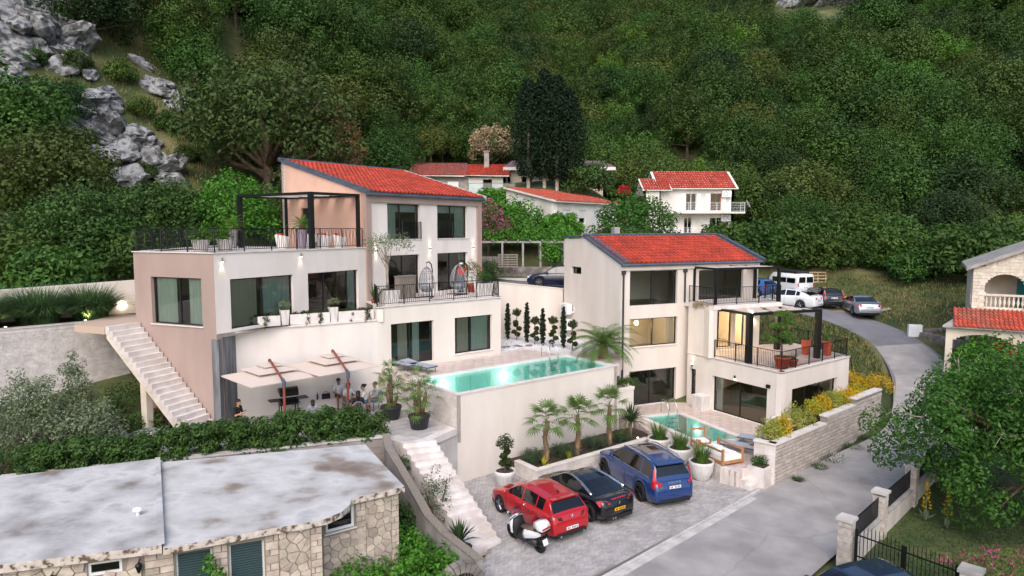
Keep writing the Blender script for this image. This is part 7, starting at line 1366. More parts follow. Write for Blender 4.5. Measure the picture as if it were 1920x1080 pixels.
# ------------------------------------------------------------ people
def person(label, loc, rz, pose='sit', hs=.45, top='cloth_white', bottom='cloth_dark', skin='skin', hair='hair_black', hair_len=0, sleeves=.35, legs_bare=True, arms='lap', scale=1.0, cap=None, look=0.0, lean=.0, group='people on the terraces'):
 t = thing('person', label, 'person', (0, 0, 0), group); V3 = Vector
 if pose == 'sit':
  pel = V3((0, 0, hs + .10)); ch = V3((0, .02 + lean, hs + .42)); nk = V3((0, .03 + lean * 1.5, hs + .60)); hd = V3((look * .02, .06 + lean * 1.7, hs + .74))
  hip = [V3((s * .09, 0, hs + .09)) for s in (-1, 1)]; kn = [V3((s * .15, .42, hs + .07)) for s in (-1, 1)]; an = [V3((s * .14, .40, .09)) for s in (-1, 1)]
 else:
  pel = V3((0, 0, .95)); ch = V3((0, .0, 1.25)); nk = V3((0, .01, 1.45)); hd = V3((0, .03, 1.60)); hip = [V3((s * .09, 0, .92)) for s in (-1, 1)]; kn = [V3((s * .10, .03, .50)) for s in (-1, 1)]; an = [V3((s * .10, 0, .09)) for s in (-1, 1)]
 sh = [V3((s * .18, nk.y - .02, nk.z - .06)) for s in (-1, 1)]; caps = []
 def cp(p, q, r1, r2, m): caps.append((V3(p), V3(q), r1, r2, m))
 cp(pel + V3((-.05, 0, 0)), pel + V3((.05, 0, 0)), .13, .13, bottom); cp(pel + V3((0, 0, .06)), ch, .13, .145, top); cp(ch + V3((-.07, 0, .06)), ch + V3((.07, 0, .06)), .115, .115, top); cp(sh[0], sh[1], .075, .075, top); cp(nk + V3((0, 0, -.04)), hd, .055, .05, skin)
 cp(hd + V3((0, 0, .03)), hd + V3((0, -.01, .08)), .088, .095, skin); cp(hd + V3((0, .04, -.03)), hd + V3((0, .03, .03)), .06, .075, skin); cp(hd + V3((0, .10, .03)), hd + V3((0, .115, .0)), .012, .017, skin)
 for s in (-1, 1): cp(hd + V3((s * .09, -.01, .05)), hd + V3((s * .092, -.01, .02)), .016, .014, skin)
 for i, s in enumerate((-1, 1)):
  mid = hip[i].lerp(kn[i], .75); cp(hip[i], mid, .095, .075, bottom); cp(mid, kn[i], .07, .06, skin if legs_bare else bottom); cp(kn[i], kn[i].lerp(an[i], .4), .057, .055, skin if legs_bare else bottom); cp(kn[i].lerp(an[i], .4), an[i], .053, .038, skin if legs_bare else bottom); cp(an[i] + V3((0, -.03, -.045)), an[i] + V3((s * .02, .15, -.055)), .042, .034, 'cloth_dark')
  if arms == 'lap': el = sh[i] + V3((s * .07, .06, -.27)); hn = V3((s * .06, sh[i].y + .28, sh[i].z - .36))
  elif arms == 'phone': el = sh[i] + V3((s * .05, .08, -.27)); hn = V3((s * .05, sh[i].y + .33, sh[i].z - .16))
  elif arms == 'reach': el = sh[i] + V3((s * .08, .14, -.22)); hn = V3((s * .12, sh[i].y + .42, sh[i].z - .20))
  else: el = sh[i] + V3((s * .06, -.01, -.28)); hn = sh[i] + V3((s * .08, .05, -.53))
  f = sh[i].lerp(el, .75 if sleeves > .3 else .4); cp(sh[i], f, .062, .052, top); cp(f, el, .046, .042, skin); cp(el, hn, .041, .029, skin)
  dv = (hn - el).normalized(); sd = dv.cross(V3((0, 0, 1))).normalized(); palm = hn + dv * .06; cp(hn, palm, .03, .034, skin)
  for k, fl in enumerate((.065, .08, .075, .055)): b0 = palm + sd * ((k - 1.5) * .019) + dv * .015; m0 = b0 + dv * fl * .55; cp(b0, m0, .0105, .0095, skin); cp(m0, m0 + (dv * .7 + V3((0, 0, -.6))) * fl * .5, .0095, .0085, skin)
  cp(hn + dv * .02 - sd * s * .025, hn + dv * .065 - sd * s * .055, .012, .010, skin)
 b = MB()
 for p, q, r1, r2, m in caps:
  n = 8; d = (q - p); dn = d.normalized() if d.length > 1e-6 else V3((0, 0, 1)); b.tube([p - dn * r1 * .95, p - dn * r1 * .7, p, q, q + dn * r2 * .7, q + dn * r2 * .95], [r1 * .3, r1 * .72, r1, r2, r2 * .72, r2 * .3], 10)
 me = bpy.data.meshes.new('tmp'); me.from_pydata(b.v, [], b.f); o = bpy.data.objects.new('tmp', me); col.objects.link(o); md = o.modifiers.new('r', 'REMESH'); md.mode = 'VOXEL'; md.voxel_size = .0125; sm_ = o.modifiers.new('s', 'SMOOTH'); sm_.factor = .5; sm_.iterations = 2
 bpy.context.view_layer.update(); m2 = bpy.data.meshes.new_from_object(o.evaluated_get(bpy.context.evaluated_depsgraph_get())); bpy.data.objects.remove(o); m2.name = 'body'
 mats = sorted({c[4] for c in caps}); [m2.materials.append(MATS[k]) for k in mats]; nf = len(m2.polygons); C = np.empty(nf * 3); m2.polygons.foreach_get('center', C); C = C.reshape(-1, 3); best = np.full(nf, 9.); idx = np.zeros(nf, int)
 for p, q, r1, r2, m in caps:
  a, d = np.array(p), np.array(q) - np.array(p); L2_ = max(d @ d, 1e-9); tt = np.clip((C - a) @ d / L2_, 0, 1); ds = np.linalg.norm(C - (a + tt[:, None] * d), axis=1) - (r1 + (r2 - r1) * tt); w = ds < best; best = np.where(w, ds, best); idx = np.where(w, mats.index(m), idx)
 m2.polygons.foreach_set('material_index', idx.astype(np.int32)); m2.polygons.foreach_set('use_smooth', np.ones(nf, bool)); ob = bpy.data.objects.new('body', m2); col.objects.link(ob); ob.parent = t; ORG[ob.name] = V3((0, 0, 0))
 h = MB(); h.ell(hd + V3((0, -.025, .085)), (.105, .112, .095), 14, 10)
 if hair_len: h.tube([hd + V3((0, -.06, .08)), hd + V3((0, -.09, -.05)), hd + V3((0, -.1, -.05 - hair_len))], [.09, .095, .06], 10)
 if cap == 'bun': h.ell(hd + V3((0, -.12, .12)), (.05, .05, .05), 10, 7)
 h.build('hair', hair, t, smooth=True, kind='stuff' if (hair_len or cap == 'bun') else None)
 if cap == 'white': c_ = MB(); c_.ell(hd + V3((0, -.015, .105)), (.112, .12, .085), 14, 10); c_.build('cap', 'cloth_white', t, smooth=True); MB().box(hd + V3((0, .13, .09)), (.16, .12, .015)).build('cap_peak', 'cloth_white', t)
 e = MB()
 for s in (-1, 1): e.ell(hd + V3((s * .034, .088, .04)), (.013, .008, .009), 8, 5)
 e.build('eyes', 'hair_black', t, kind='stuff'); MB().ell(hd + V3((0, .092, -.03)), (.024, .008, .007), 8, 5).build('mouth', 'lamp_dark', t)
 return place(t, loc, rz, scale)
def face(dx, dy): return math.atan2(-dx, dy)
t = person('man in black t-shirt looking at his phone on a stool by the stair foot', (-11.35, 27.45, TZ1), face(.9, -.25), 'sit', .62, 'cloth_black', 'cloth_dark', arms='phone', legs_bare=False, lean=.06)
ph = thing('phone', 'dark phone held by the man in black by the stair foot', 'phone', (0, 0, 0)); MB().box((0, .44, .62 + .42), (.075, .012, .15), rx=-.6).build('case', 'plastic_black', ph); MB().box((0, .432, .62 + .427), (.066, .004, .135), rx=-.6).build('screen', 'car_glass', ph); place(ph, (-11.35, 27.45, TZ1), face(.9, -.25))
st_ = thing('stool', 'plain grey stool under the man in black', 'stool', (0, 0, 0)); MB().lathe([(.18, .56), (.18, .61)], 14).build('seat', 'wood_grey', st_)
for k in range(4): MB().tube([(.1 * math.cos(k * 1.57 + .78), .1 * math.sin(k * 1.57 + .78), .56), (.17 * math.cos(k * 1.57 + .78), .17 * math.sin(k * 1.57 + .78), 0)], .016, 5).build('leg', 'wood_grey', st_)
place(st_, (-11.35, 27.45, TZ1))
p = local(Q0, E1, 4.55, .28, TZ1); person('man in white t-shirt and dark shorts sitting on the white bench ledge', tuple(p), face(.503, -.864), 'sit', .50, 'cloth_white', 'cloth_dark', 'skin_dark', arms='lap')
def chair(label, loc, rz, m='wicker_grey'):
 t = thing('garden_chair', label, 'chair', (0, 0, 0), 'garden chairs on the barbecue terrace'); MB().bx(-.24, .24, -.22, .24, .40, .44).build('seat', m, t)
 for x in (-.22, .22):
  for y in (-.2, .22): MB().tube([(x, y, .4), (x * 1.05, y * 1.05, 0)], .015, 5).build('leg', 'black_metal', t)
 b = MB(); b.tube([(.26 * math.cos(a), -.22 - .02 * math.sin(a), .62 + .30 * math.sin(a)) for a in [k * math.pi / 8 for k in range(17)]], .016, 5)
 for k in range(-3, 4): x = k * .065; zz = .29 * math.sqrt(max(.01, 1 - (x / .26) ** 2)); b.tube([(x, -.23, .62 - zz), (x, -.23, .62 + zz)], .008, 4)
 b.build('backrest', m, t); return place(t, loc, rz)
for x, y, dx, dy, lb, kw in ((-7.62, 31.2, .5, -.8, 'woman in white blouse sitting in a round-backed chair behind the parasol mast', dict(top='cloth_white', bottom='denim', hair='hair_brown', hair_len=.12, arms='reach')), (-6.80, 30.9, -.9, -.3, 'woman in white top with a dark bun sitting beside the potted palm', dict(top='cloth_white', bottom='denim', cap='bun', arms='reach')),
  (-6.35, 31.35, -.8, -.5, 'person in pale blue shirt sitting behind the woman with the bun', dict(top='cloth_blue', bottom='denim', hair='hair_brown', arms='lap')), (-6.78, 29.55, -.2, .9, 'person with long black hair in dark clothes seen from behind', dict(top='cloth_black', bottom='cloth_black', hair_len=.22, arms='lap')), (-8.55, 28.75, -.3, .9, 'dark-haired person in grey sitting low behind the hedge', dict(top='fabric_grey', bottom='cloth_dark', hair_len=.15, arms='lap', scale=.85))):
 person(lb, (x, y, TZ1), face(dx, dy), 'sit', .44, **kw); chair('wicker garden chair under the ' + ' '.join(lb.split()[:7]), (x, y, TZ1), face(dx, dy))
person('person in red shirt and white cap standing at the right terrace door', (-3.05, 41.05, 7.06), face(-.6, .8), 'stand', top='cloth_red', bottom='denim', cap='white', arms='down', legs_bare=False, hair='hair_brown')
# ------------------------------------------------------------ flat-roofed stone house in the foreground
SH = thing('stone_house', 'low house with flagstone walls and a weathered pale flat roof', 'house', (-9, 20, -.5))
RF1 = [(-22, 19.3), (-16.64, 21.54), (-12.42, 23.32), (-8.95, 16.78), (-12.35, 15.75), (-19, 13.4)]
RF2 = [(-12.38, 23.2), (-5.55, 25.2), (-4.5, 23.1), (-3.40, 20.98), (-4.85, 20.02), (-4.80, 19.55), (-4.92, 19.05), (-5.22, 18.62), (-5.8, 18.27), (-6.5, 17.99), (-8.93, 16.80)]
def slab(poly, z0, z1, nm, mr_):
 n = len(poly); a = sum(poly[i][0] * poly[(i + 1) % n][1] - poly[(i + 1) % n][0] * poly[i][1] for i in range(n)); poly = poly[::-1] if a < 0 else poly
 b = MB(); V = [(x, y, z0) for x, y in poly] + [(x, y, z1) for x, y in poly]; b.add(V, [tuple(range(n, 2 * n))], 0); b.add([V[i] for i in range(2 * n)], [tuple(range(n - 1, -1, -1))] + [(i, (i + 1) % n, n + (i + 1) % n, n + i) for i in range(n)], 1); return b.build(nm, [mr_, 'edge_stained'], SH)
r1_ = slab(RF1, 2.68, 2.90, 'roof', 'old_roof_pale'); r2_ = slab(RF2, 2.62, 2.80, 'roof', 'old_roof')
lip = MB(); lip.seg((-12.42, 23.3, 2.902), (-8.98, 16.82, 2.902), .16, .05); lip.build('seam', 'old_roof_pale', r1_)
vp = MB(); vp.lathe([(.05, 0), (.05, .14), (.14, .15), (.12, .2), (.03, .23)], 10, c=(-10.55, 18.6, 2.90)); vp.build('vent_pipe', 'plastic_white', r1_)
mat('shutter', '#3d5a55', .6)
WAa, WAb, WBa, WBb, WCa = (-9.5, 16.9), (-5.38, 18.62), (-5.7, 19.6), (-3.62, 21.05), (-17, 14.3)
wa_w = [(.73, 1.62, .3, 2.45), (2.02, 2.92, .3, 2.45)]; wb_w = [(.16, 1.06, 1.85, 2.60)]; wc_w = [(6.68, 7.45, 2.2, 2.56)]
q = MB().wall(WAa, WAb, -.8, 2.61, .3, wa_w); q.wall(WBa, WBb, -.8, 2.61, .3, wb_w); q.wall(WCa, WAa, -.8, 2.66, .3, wc_w); q.wall(WAb, WBa, -.8, 2.61, .2); q.wall(WBb, (-5.6, 24.9), -.8, 2.61, .3); q.wall((-5.6, 24.9), (-12, 23), -.8, 2.61, .3); q.build('wall', 'mortar', SH)
def voronoi_stones(parent, A, B, s0, s1, z0, z1, holes, g, m='flagstone', gap=.93):
 pts = []; ns = max(1, int((s1 - s0) / g)); nz = max(1, int((z1 - z0) / (g * .9)))
 for i in range(-1, ns + 1):
  for j in range(-1, nz + 1): pts.append((s0 + (i + .5 + R.uniform(-.38, .38)) * (s1 - s0) / ns, z0 + (j + .5 + R.uniform(-.38, .38)) * (z1 - z0) / nz))
 for i, (px, pz) in enumerate(pts):
  poly = [(s0, z0), (s1, z0), (s1, z1), (s0, z1)]
  for j, (qx, qz) in enumerate(pts):
   if i == j or abs(qx - px) > 3 * g or abs(qz - pz) > 3 * g: continue
   mx, mz, nx, nz_ = (px + qx) / 2, (pz + qz) / 2, qx - px, qz - pz; out = []
   for k in range(len(poly)):
    a, b = poly[k], poly[(k + 1) % len(poly)]; da = (a[0] - mx) * nx + (a[1] - mz) * nz_; db = (b[0] - mx) * nx + (b[1] - mz) * nz_
    if da <= 0: out.append(a)
    if da * db < 0: f = da / (da - db); out.append((a[0] + f * (b[0] - a[0]), a[1] + f * (b[1] - a[1])))
   poly = out
   if len(poly) < 3: break
  if len(poly) < 3: continue
  cx, cz = sum(p[0] for p in poly) / len(poly), sum(p[1] for p in poly) / len(poly); ar = abs(sum(poly[k][0] * poly[(k + 1) % len(poly)][1] - poly[(k + 1) % len(poly)][0] * poly[k][1] for k in range(len(poly)))) / 2
  if ar < .012 or any(h[0] - .06 < cx < h[1] + .06 and h[2] - .06 < cz < h[3] + .06 for h in holes): continue
  for h in holes: poly = [(min(x, h[0] - .03) if cx < h[0] and h[2] < cz < h[3] else (max(x, h[1] + .03) if cx > h[1] and h[2] < cz < h[3] else x), z) for x, z in poly]
  dd = R.uniform(.025, .045); n = len(poly); F = [local(A, B, cx + (x - cx) * gap * .96, dd, cz + (z - cz) * gap * .96) for x, z in poly]; G = [local(A, B, cx + (x - cx) * gap, .002, cz + (z - cz) * gap) for x, z in poly]
  MB().add(G + F, [tuple(range(n, 2 * n))] + [(k, (k + 1) % n, n + (k + 1) % n, n + k) for k in range(n)]).build('stone', m, parent)
LWa, LWb, LWc = math.dist(WAa, WAb), math.dist(WBa, WBb), math.dist(WCa, WAa)
R.seed(5)
voronoi_stones(SH, WAa, WAb, 3.3, LWa - .32, .0, 2.6, [], .25); voronoi_stones(SH, WBa, WBb, 1.42, LWb - .26, -.3, 2.6, [], .25); voronoi_stones(SH, WBa, WBb, .05, 1.40, .3, 1.75, [], .26); voronoi_stones(SH, WCa, WAa, 4.6, LWc - .05, 1.9, 2.64, wc_w, .28)
def quoins(A, B, s0, s1, z0, z1, hole=None):
 z = z0; k = 0
 while z < z1 - .05:
  h = R.uniform(.16, .24); h = min(h, z1 - z); ss = [s0, s1] if k % 2 else [s0, (s0 + s1) / 2 + R.uniform(-.06, .06), s1]
  for a, b in zip(ss[:-1], ss[1:]):
   q = MB(); wbox(q, A, B, a + .012, b - .012, .002, R.uniform(.03, .05), z + .01, z + h - .01); q.build('stone', 'flagstone', SH)
  z += h; k += 1
quoins(WAa, WAb, LWa - .32, LWa, .0, 2.6); quoins(WAa, WAb, 2.95, 3.3, .0, 2.6); quoins(WAa, WAb, 1.64, 2.0, .3, 2.6); quoins(WAa, WAb, .02, .70, .8, 2.6); quoins(WBa, WBb, LWb - .26, LWb, -.3, 2.6); quoins(WBa, WBb, 1.1, 1.42, .3, 2.6)
for (a, b, c, d) in wa_w:
 w = window(SH, WAa, WAb, a, b, c, d, rec=.1, splits=(), frame='white_metal', glass='glass_dark')
 for k in range(30): s_ = MB(); wbox(s_, WAa, WAb, a + .06, b - .06, -.09, -.06, c + .06 + k * .069, c + .06 + k * .069 + .055); s_.build('louvre_slat', 'louvre', w)
window(SH, WBa, WBb, *wb_w[0], rec=.04, splits=(), frame='white_metal', glass='glass_dark', sill='plaster_white', fw=.08); window(SH, WCa, WAa, *wc_w[0], rec=.04, splits=(), frame='white_metal', glass='glass_dark', fw=.07)
for (A, B, s_, lb) in ((WCa, WAa, 7.85, 'beside the roof seam'), (WCa, WAa, 5.95, 'left of the small white window')):
 p = local(A, B, s_, .16, 2.35); t = thing('wall_lantern', 'dark old-fashioned lantern on the flagstone wall ' + lb, 'lamp', tuple(p)); MB().lathe([(.03, -.16), (.09, .02), (.10, .04), (.02, .12)], 6, c=p).build('lantern', 'black_metal', t); MB().tube([p + Vector((0, 0, .12)), local(A, B, s_, .02, 2.5)], .012, 5).build('arm', 'black_metal', t)
# yard below the curved wall
for k, (x, y, r, h, m_, lb) in enumerate(((-5.0, 20.2, .9, .75, 'leaf_vine', 'bright leafy shrub against the flagstone wall'), (-3.6, 21.6, .9, .8, 'leaf_vine', 'bright leafy shrub at the house corner by the curved wall'), (-2.6, 20.5, .9, .8, 'leaf_vine', 'bright leafy shrub in front of the curved wall'), (-3.6, 19.6, 1.1, .7, 'leaf_vine', 'wide bright shrub in the middle of the yard'), (-2.3, 19.2, .8, .6, 'leaf_vine', 'bright shrub next to the stone arch'), (-4.0, 23.3, .6, .9, 'leaf_hedge', 'dark shrub in the gap behind the flat roof corner'), (-4.9, 18.2, .8, .55, 'leaf_vine', 'low bright shrub below the louvred window'))): bush(lb, (x, y, -.45), (r, r, h), m_, 34, .3, 60, .13, .085, seed=100 + k)
t = thing('vine', 'grape vine shoot in front of the louvred windows', 'vine', (-7.7, 17.3, .5)); C = [(-7.75 + R.uniform(-.25, .25), 17.15 + R.uniform(-.15, .1), R.uniform(1.2, 2.35)) for _ in range(16)]; q, rn = clump_quads(C, .16, 12, .14, .11); foliage(t, q, 'leaf_vine', rn); MB().tube([(-7.75, 17.3, -.4), (-7.7, 17.25, 1.2), (-7.8, 17.2, 2.3)], .02, 5).build('stem', 'bark', t)
t = thing('stone_arch', 'small round stone arch gate at the foot of the curved wall', 'arch', (-1.5, 20.1, -.4)); ac = Vector((-1.55, 19.75, .15)); ad = Vector((.85, .52, 0)).normalized(); an_ = Vector((ad.y, -ad.x, 0))
for k in range(11):
 a0, a1 = math.pi * k / 11 + .02, math.pi * (k + 1) / 11 - .02; P = []
 for dn in (-.15, .15):
  for r, a in ((.5, a0), (.78, a0), (.78, a1), (.5, a1)): P.append(ac + ad * (r * math.cos(a)) + Vector((0, 0, r * math.sin(a))) + an_ * dn)
 MB().add(P, [(0, 1, 2, 3), (7, 6, 5, 4), (0, 4, 5, 1), (1, 5, 6, 2), (2, 6, 7, 3), (3, 7, 4, 0)]).build('stone', 'old_stone', t)
for s_ in (-1, 1): q = ac + ad * (.64 * s_); MB().box((q.x, q.y, -.2), (.28, .3, .7), math.atan2(ad.y, ad.x)).build('pier', 'old_stone', t)
g_ = MB()
for k in range(-4, 5): x = k * .1; q = ac + ad * x; g_.tube([(q.x, q.y, -.5), (q.x, q.y, .15 + math.sqrt(max(.01, .24 - x * x)))], .014, 5)
g_.build('iron_bars', 'black_metal', t, kind='stuff')
# ------------------------------------------------------------ right side: fence, gate, lawn tree
PL = [(10.85, 21.35), (13.3, 23.85), (16.05, 26.6), (18.4, 29.0)]
nm = ('at the iron gate, taller than the rest', 'second from the iron gate', 'third from the iron gate', 'under the walnut tree')
for k, (x, y) in enumerate(PL):
 t = thing('stone_pillar', 'rough pale stone fence pillar ' + nm[k], 'pillar', (x, y, -.2), 'fence pillars'); h = 1.55 if k == 0 else 1.45; zz = -.3; j = 0
 while zz < h - .1: hh = min(R.uniform(.2, .3), h - zz); MB().box((x, y, zz + hh / 2), (.42 - R.random() * .03, .42 - R.random() * .03, hh - .012), .77).build('stone', 'stone_piece', t); zz += hh
 MB().box((x, y, h + .05), (.52, .52, .09), .77).build('cap', 'concrete_light', t)
for k in range(3):
 a, b = Vector(PL[k] + (0,)), Vector(PL[k + 1] + (0,)); d = (b - a).normalized(); a, b = a + d * .25, b - d * .25
 w = thing('garden_wall', 'low rendered fence wall ' + ('next to the iron gate', 'between the second and third pillars', 'under the walnut tree')[k], 'wall', tuple(a), 'low fence walls'); MB().seg((a.x, a.y, -.8), (b.x, b.y, -.8), .22, 1.32).build('body', 'concrete_light', w); MB().seg((a.x, a.y, .523), (b.x, b.y, .523), .27, .05).build('coping', 'concrete', w)
 t = thing('fence_panel', 'black iron fence panel ' + ('next to the iron gate', 'between the second and third pillars', 'under the walnut tree')[k], 'fence', (a.x, a.y, .58), 'iron fence panels'); f_ = MB()
 for zz in (.66, 1.3): MB().seg((a.x, a.y, zz), (b.x, b.y, zz), .03, .035).build('rail', 'black_metal', t)
 n = int((b - a).length / .085)
 for j in range(n + 1): p = a.lerp(b, j / n); f_.tube([(p.x, p.y, .62), (p.x, p.y, 1.36)], .012, 4)
 f_.build('bars', 'black_metal', t, kind='stuff')
t = thing('iron_gate', 'double black iron gate with pointed bars beside the dark blue car', 'gate', (10.95, 21.2, 0)); GA_, GB_ = Vector((11.05, 21.1, 0)), Vector((12.75, 18.75, 0)); gm = (GA_ + GB_) / 2
for a, b in ((GA_, gm - (GB_ - GA_).normalized() * .03), (gm + (GB_ - GA_).normalized() * .03, GB_)):
 f_ = MB()
 for p in (a, b): MB().box((p.x, p.y, .65), (.07, .07, 1.4), .5).build('gate_post', 'black_metal', t)
 for zz in (.15, .45, 1.15): MB().seg((a.x, a.y, zz), (b.x, b.y, zz), .03, .04).build('rail', 'black_metal', t)
 n = 12
 for j in range(1, n): p = a.lerp(b, j / n); h = 1.45 + .12 * math.sin(math.pi * j / n); f_.tube([(p.x, p.y, .08), (p.x, p.y, h - .08), (p.x, p.y, h)], [.013, .013, .003], 4)
 f_.build('bars', 'black_metal', t, kind='stuff')
t = thing('stone_pillar', 'grey capped pillar at the far side of the iron gate', 'pillar', (12.95, 18.45, -.2), 'fence pillars'); MB().box((12.95, 18.45, .55), (.46, .46, 1.5), .77).build('shaft', 'concrete_light', t); MB().box((12.95, 18.45, 1.36), (.58, .58, .1), .77).build('cap', 'concrete', t)
# walnut tree
t = thing('walnut_tree', 'big spreading leafy tree with pale bare twigs beside the street fence', 'tree', (0, 0, 0)); C = np.concatenate([dome_centres(100, (4.9, 4.4, 2.8), 3.7, -.85, .22, 9), dome_centres(40, (3.0, 2.8, 1.6), 3.9, -.6, .3, 10)]); tr = MB(); tr.tube([(0, 0, -.3), (.1, 0, 1.0), (-.1, .1, 2.2), (0, 0, 3.6)], [.32, .26, .22, .12], 9)
for k in range(22): c = Vector(C[(k * 4) % 95]); s_ = Vector((0, 0, R.uniform(1.4, 2.8))); tr.tube([s_, s_.lerp(c, .45) + Vector((0, 0, .4)), c * 1.0], [.13, .07, .025], 6)
tr.build('trunk', 'bark', t, smooth=True); q, rn = clump_quads(C, NR.uniform(.6, 1.05, len(C)), 380, .17, .09, .5, upbias=.5, droop=.25); foliage(t, q, 'leaf_fig', rn, 'crown'); tw = MB()
for k in range(16):
 c = Vector(C[R.randrange(40, 95)]) * 1.04 + Vector((0, -.3, .25)); d = Vector((R.uniform(-1, 1), R.uniform(-.6, .2), R.uniform(-.2, .5))) * .8; p1 = c + d * .6 + Vector((0, 0, .25)); tw.tube([c - d * .6, c, p1, p1 + d * .6 + Vector((0, 0, -.35))], [.02, .018, .014, .006], 4); tw.tube([p1, p1 + Vector((R.uniform(-.4, .4), -.1, .35))], [.012, .004], 4)
tw.build('bare_twigs', 'bark_pale', t, kind='stuff'); place(t, (20.1, 25.0, -.35))
swords('tall mullein with yellow flower spike on the lawn by the fence', (15.9, 25.35, -.4), 14, .5, .06, .2, 'leaf_grey', 'mullein', 'plant', .1); swords('yellow mullein on the lawn under the walnut tree', (16.3, 24.7, -.45), 14, .5, .06, .2, 'leaf_grey', 'mullein', 'plant', .1)
for x, y, lb in ((15.9, 25.35, 'by the fence'), (16.3, 24.7, 'under the walnut tree')): t = thing('flower_spike', 'branched yellow mullein flower spike ' + lb, 'flower', (x, y, -.3)); C = [(x + .16 * (1 - f) * math.cos(f * 40), y + .16 * (1 - f) * math.sin(f * 40), .25 + f * 1.0) for f in np.linspace(0, 1, 22)]; q, rn = clump_quads(C, .06, 16, .05, .04); foliage(t, q, 'leaf_gold', rn); MB().tube([(x, y, -.4), (x, y, 1.15)], .018, 5).build('stalk', 'leaf_grey', t)
t = thing('oleander', 'pink flowering oleander behind the iron gate', 'shrub', (0, 0, 0)); C = dome_centres(34, (1.2, 1.0, .85), .8, -.4, .2, 21); q, rn = clump_quads(C, .34, 60, .15, .035, upbias=.6); foliage(t, q, 'leaf_palm', rn); q, rn = clump_quads(C[10:] * 1.06, .22, 30, .07, .06); foliage(t, q, 'petal_pink', rn, 'flowers'); MB().tube([(0, 0, -.3), (0, 0, .6)], .05).build('stem', 'bark', t); place(t, (14.75, 19.9, -.5))
# meter box, low wall, ladder and the house with arches
t = thing('meter_box', 'white electricity meter box on the grass beside the bend', 'box', (27.9, 47.6, 3.1)); MB().box((28.35, 47.6, 3.62), (.85, .35, 1.05), -.25).build('cabinet', 'plastic_white', t); MB().box((28.3, 47.42, 3.62), (.7, .02, .85), -.25).build('door', 'paint_white', t)
t = thing('garden_wall', 'low grey rubble wall behind the meter box', 'wall', (29, 46, 2.8)); MB().seg((28.7, 47.3, 2.3), (29.3, 43.5, 2.3), .4, 1.35).build('body', 'old_stone', t); MB().seg((28.7, 47.45, 2.6), (33.2, 48.3, 2.6), .35, 1.25).build('body', 'old_stone', t); bricks(t, (28.5, 47.3), (29.1, 43.5), 2.4, 3.6, .34, .18, 'old_stone', d=.03, gap=.03)
t = thing('ladder', 'pale wooden ladder leaning against the grey rubble wall', 'ladder', (31.5, 47.8, 3.5))
for dx in (0, .45): MB().tube([(31.0 + dx, 48.3, 5.1), (31.7 + dx, 46.9, 3.3)], .035, 5).build('stile', 'wood_grey', t)
for k in range(6): f = .1 + k * .15; MB().tube([(31.0 + .7 * f, 48.3 - 1.4 * f, 5.1 - 1.8 * f), (31.45 + .7 * f, 48.3 - 1.4 * f, 5.1 - 1.8 * f)], .02, 5).build('rung', 'wood_grey', t)
AH = thing('arched_house', 'pale limestone house with arched loggia, balustrade and turquoise doors', 'house', (30, 41, 2.5))
HA, HB_, HC = (27.75, 41.0), (35.0, 41.0), (27.75, 48.5)
def arch_wall(mb, A, B, z0, z1, th, arches, mi=0, top=None):
 L = math.dist(A, B); S = sorted({0, L} | {c + h * k / 8 for c, h, *_ in arches for k in range(-8, 9)}); S = [s for s in S if 0 <= s <= L]
 for a, b in zip(S[:-1], S[1:]):
  m_ = (a + b) / 2; ar = [x for x in arches if abs(m_ - x[0]) < x[1]]; zt = top(m_) if top else z1
  if not ar: wbox(mb, A, B, a, b, -th, 0, z0, zt); continue
  c, h, zs, zp, ri = ar[0]; za = zp + ri * math.sqrt(max(0, 1 - ((m_ - c) / h) ** 2))
  if zs > z0: wbox(mb, A, B, a, b, -th, 0, z0, zs)
  wbox(mb, A, B, a, b, -th, 0, za, zt)
q = MB(); arch_wall(q, HA, HB_, 2.4, 8.5, .35, [(1.62, 1.0, 6.15, 7.35, .85)], top=lambda s: 8.5 + .43 * s if s < 4.2 else 8.5 + .43 * 4.2 - .43 * (s - 4.2)); q.build('wall', 'limestone', AH, label='gable wall with arched loggia')
q = MB().wall(HC, (27.75, 43.2), 2.4, 8.5, .3); q.wall((27.75, 43.2), HA, 2.4, 8.5, .3, [(.35, 1.85, 6.2, 8.0)]); q.wall((35.0, 41), (35.0, 48.5), 2.4, 8.5, .3); q.build('wall', 'limestone', AH)
# coursed facing stones round the arch
qs = []; rn_ = []
for r in range(20):
 z = 5.9 + r * .2; x = -.15 * (r % 2)
 while x < 6:
  w = R.uniform(.3, .5); a, b = max(0.02, x), x + w - .015; x += w; top_ = 8.5 + .43 * min(a, b)
  cx, cz = (a + b) / 2, z + .1
  if z + .2 > top_: continue
  if abs(cx - 1.62) < 1.0 + .1 and 6.1 < cz < 7.4 + .9 * math.sqrt(max(0, 1 - min(1, (cx - 1.62) ** 2 / 1.2))): continue
  F = [local(HA, HB_, s_, .025, zz) for s_, zz in ((a, z + .008), (b, z + .008), (b, z + .192), (a, z + .192))]; G = [local(HA, HB_, s_, .002, zz) for s_, zz in ((a, z + .008), (b, z + .008), (b, z + .192), (a, z + .192))]; rr = R.random(); qs.append(F); rn_.append(rr)
  for k in range(4): qs.append([G[k], G[(k + 1) % 4], F[(k + 1) % 4], F[k]]); rn_.append(rr)
quads_obj('facing_stones', np.array([[tuple(v) for v in f] for f in qs]), 'limestone', AH, rnd=np.array(rn_), kind='stuff')
MB().wall((27.8, 43.1), (34.8, 43.1), 5.9, 8.6, .2, [(2.3, 2.75, 5.9, 8.0)]).build('loggia_wall', 'plaster_sand', AH); q = MB(); wbox(q, (27.8, 43.1), (34.8, 43.1), 2.32, 2.73, -.1, -.05, 6.0, 8.0); q.build('door', 'teal', AH)
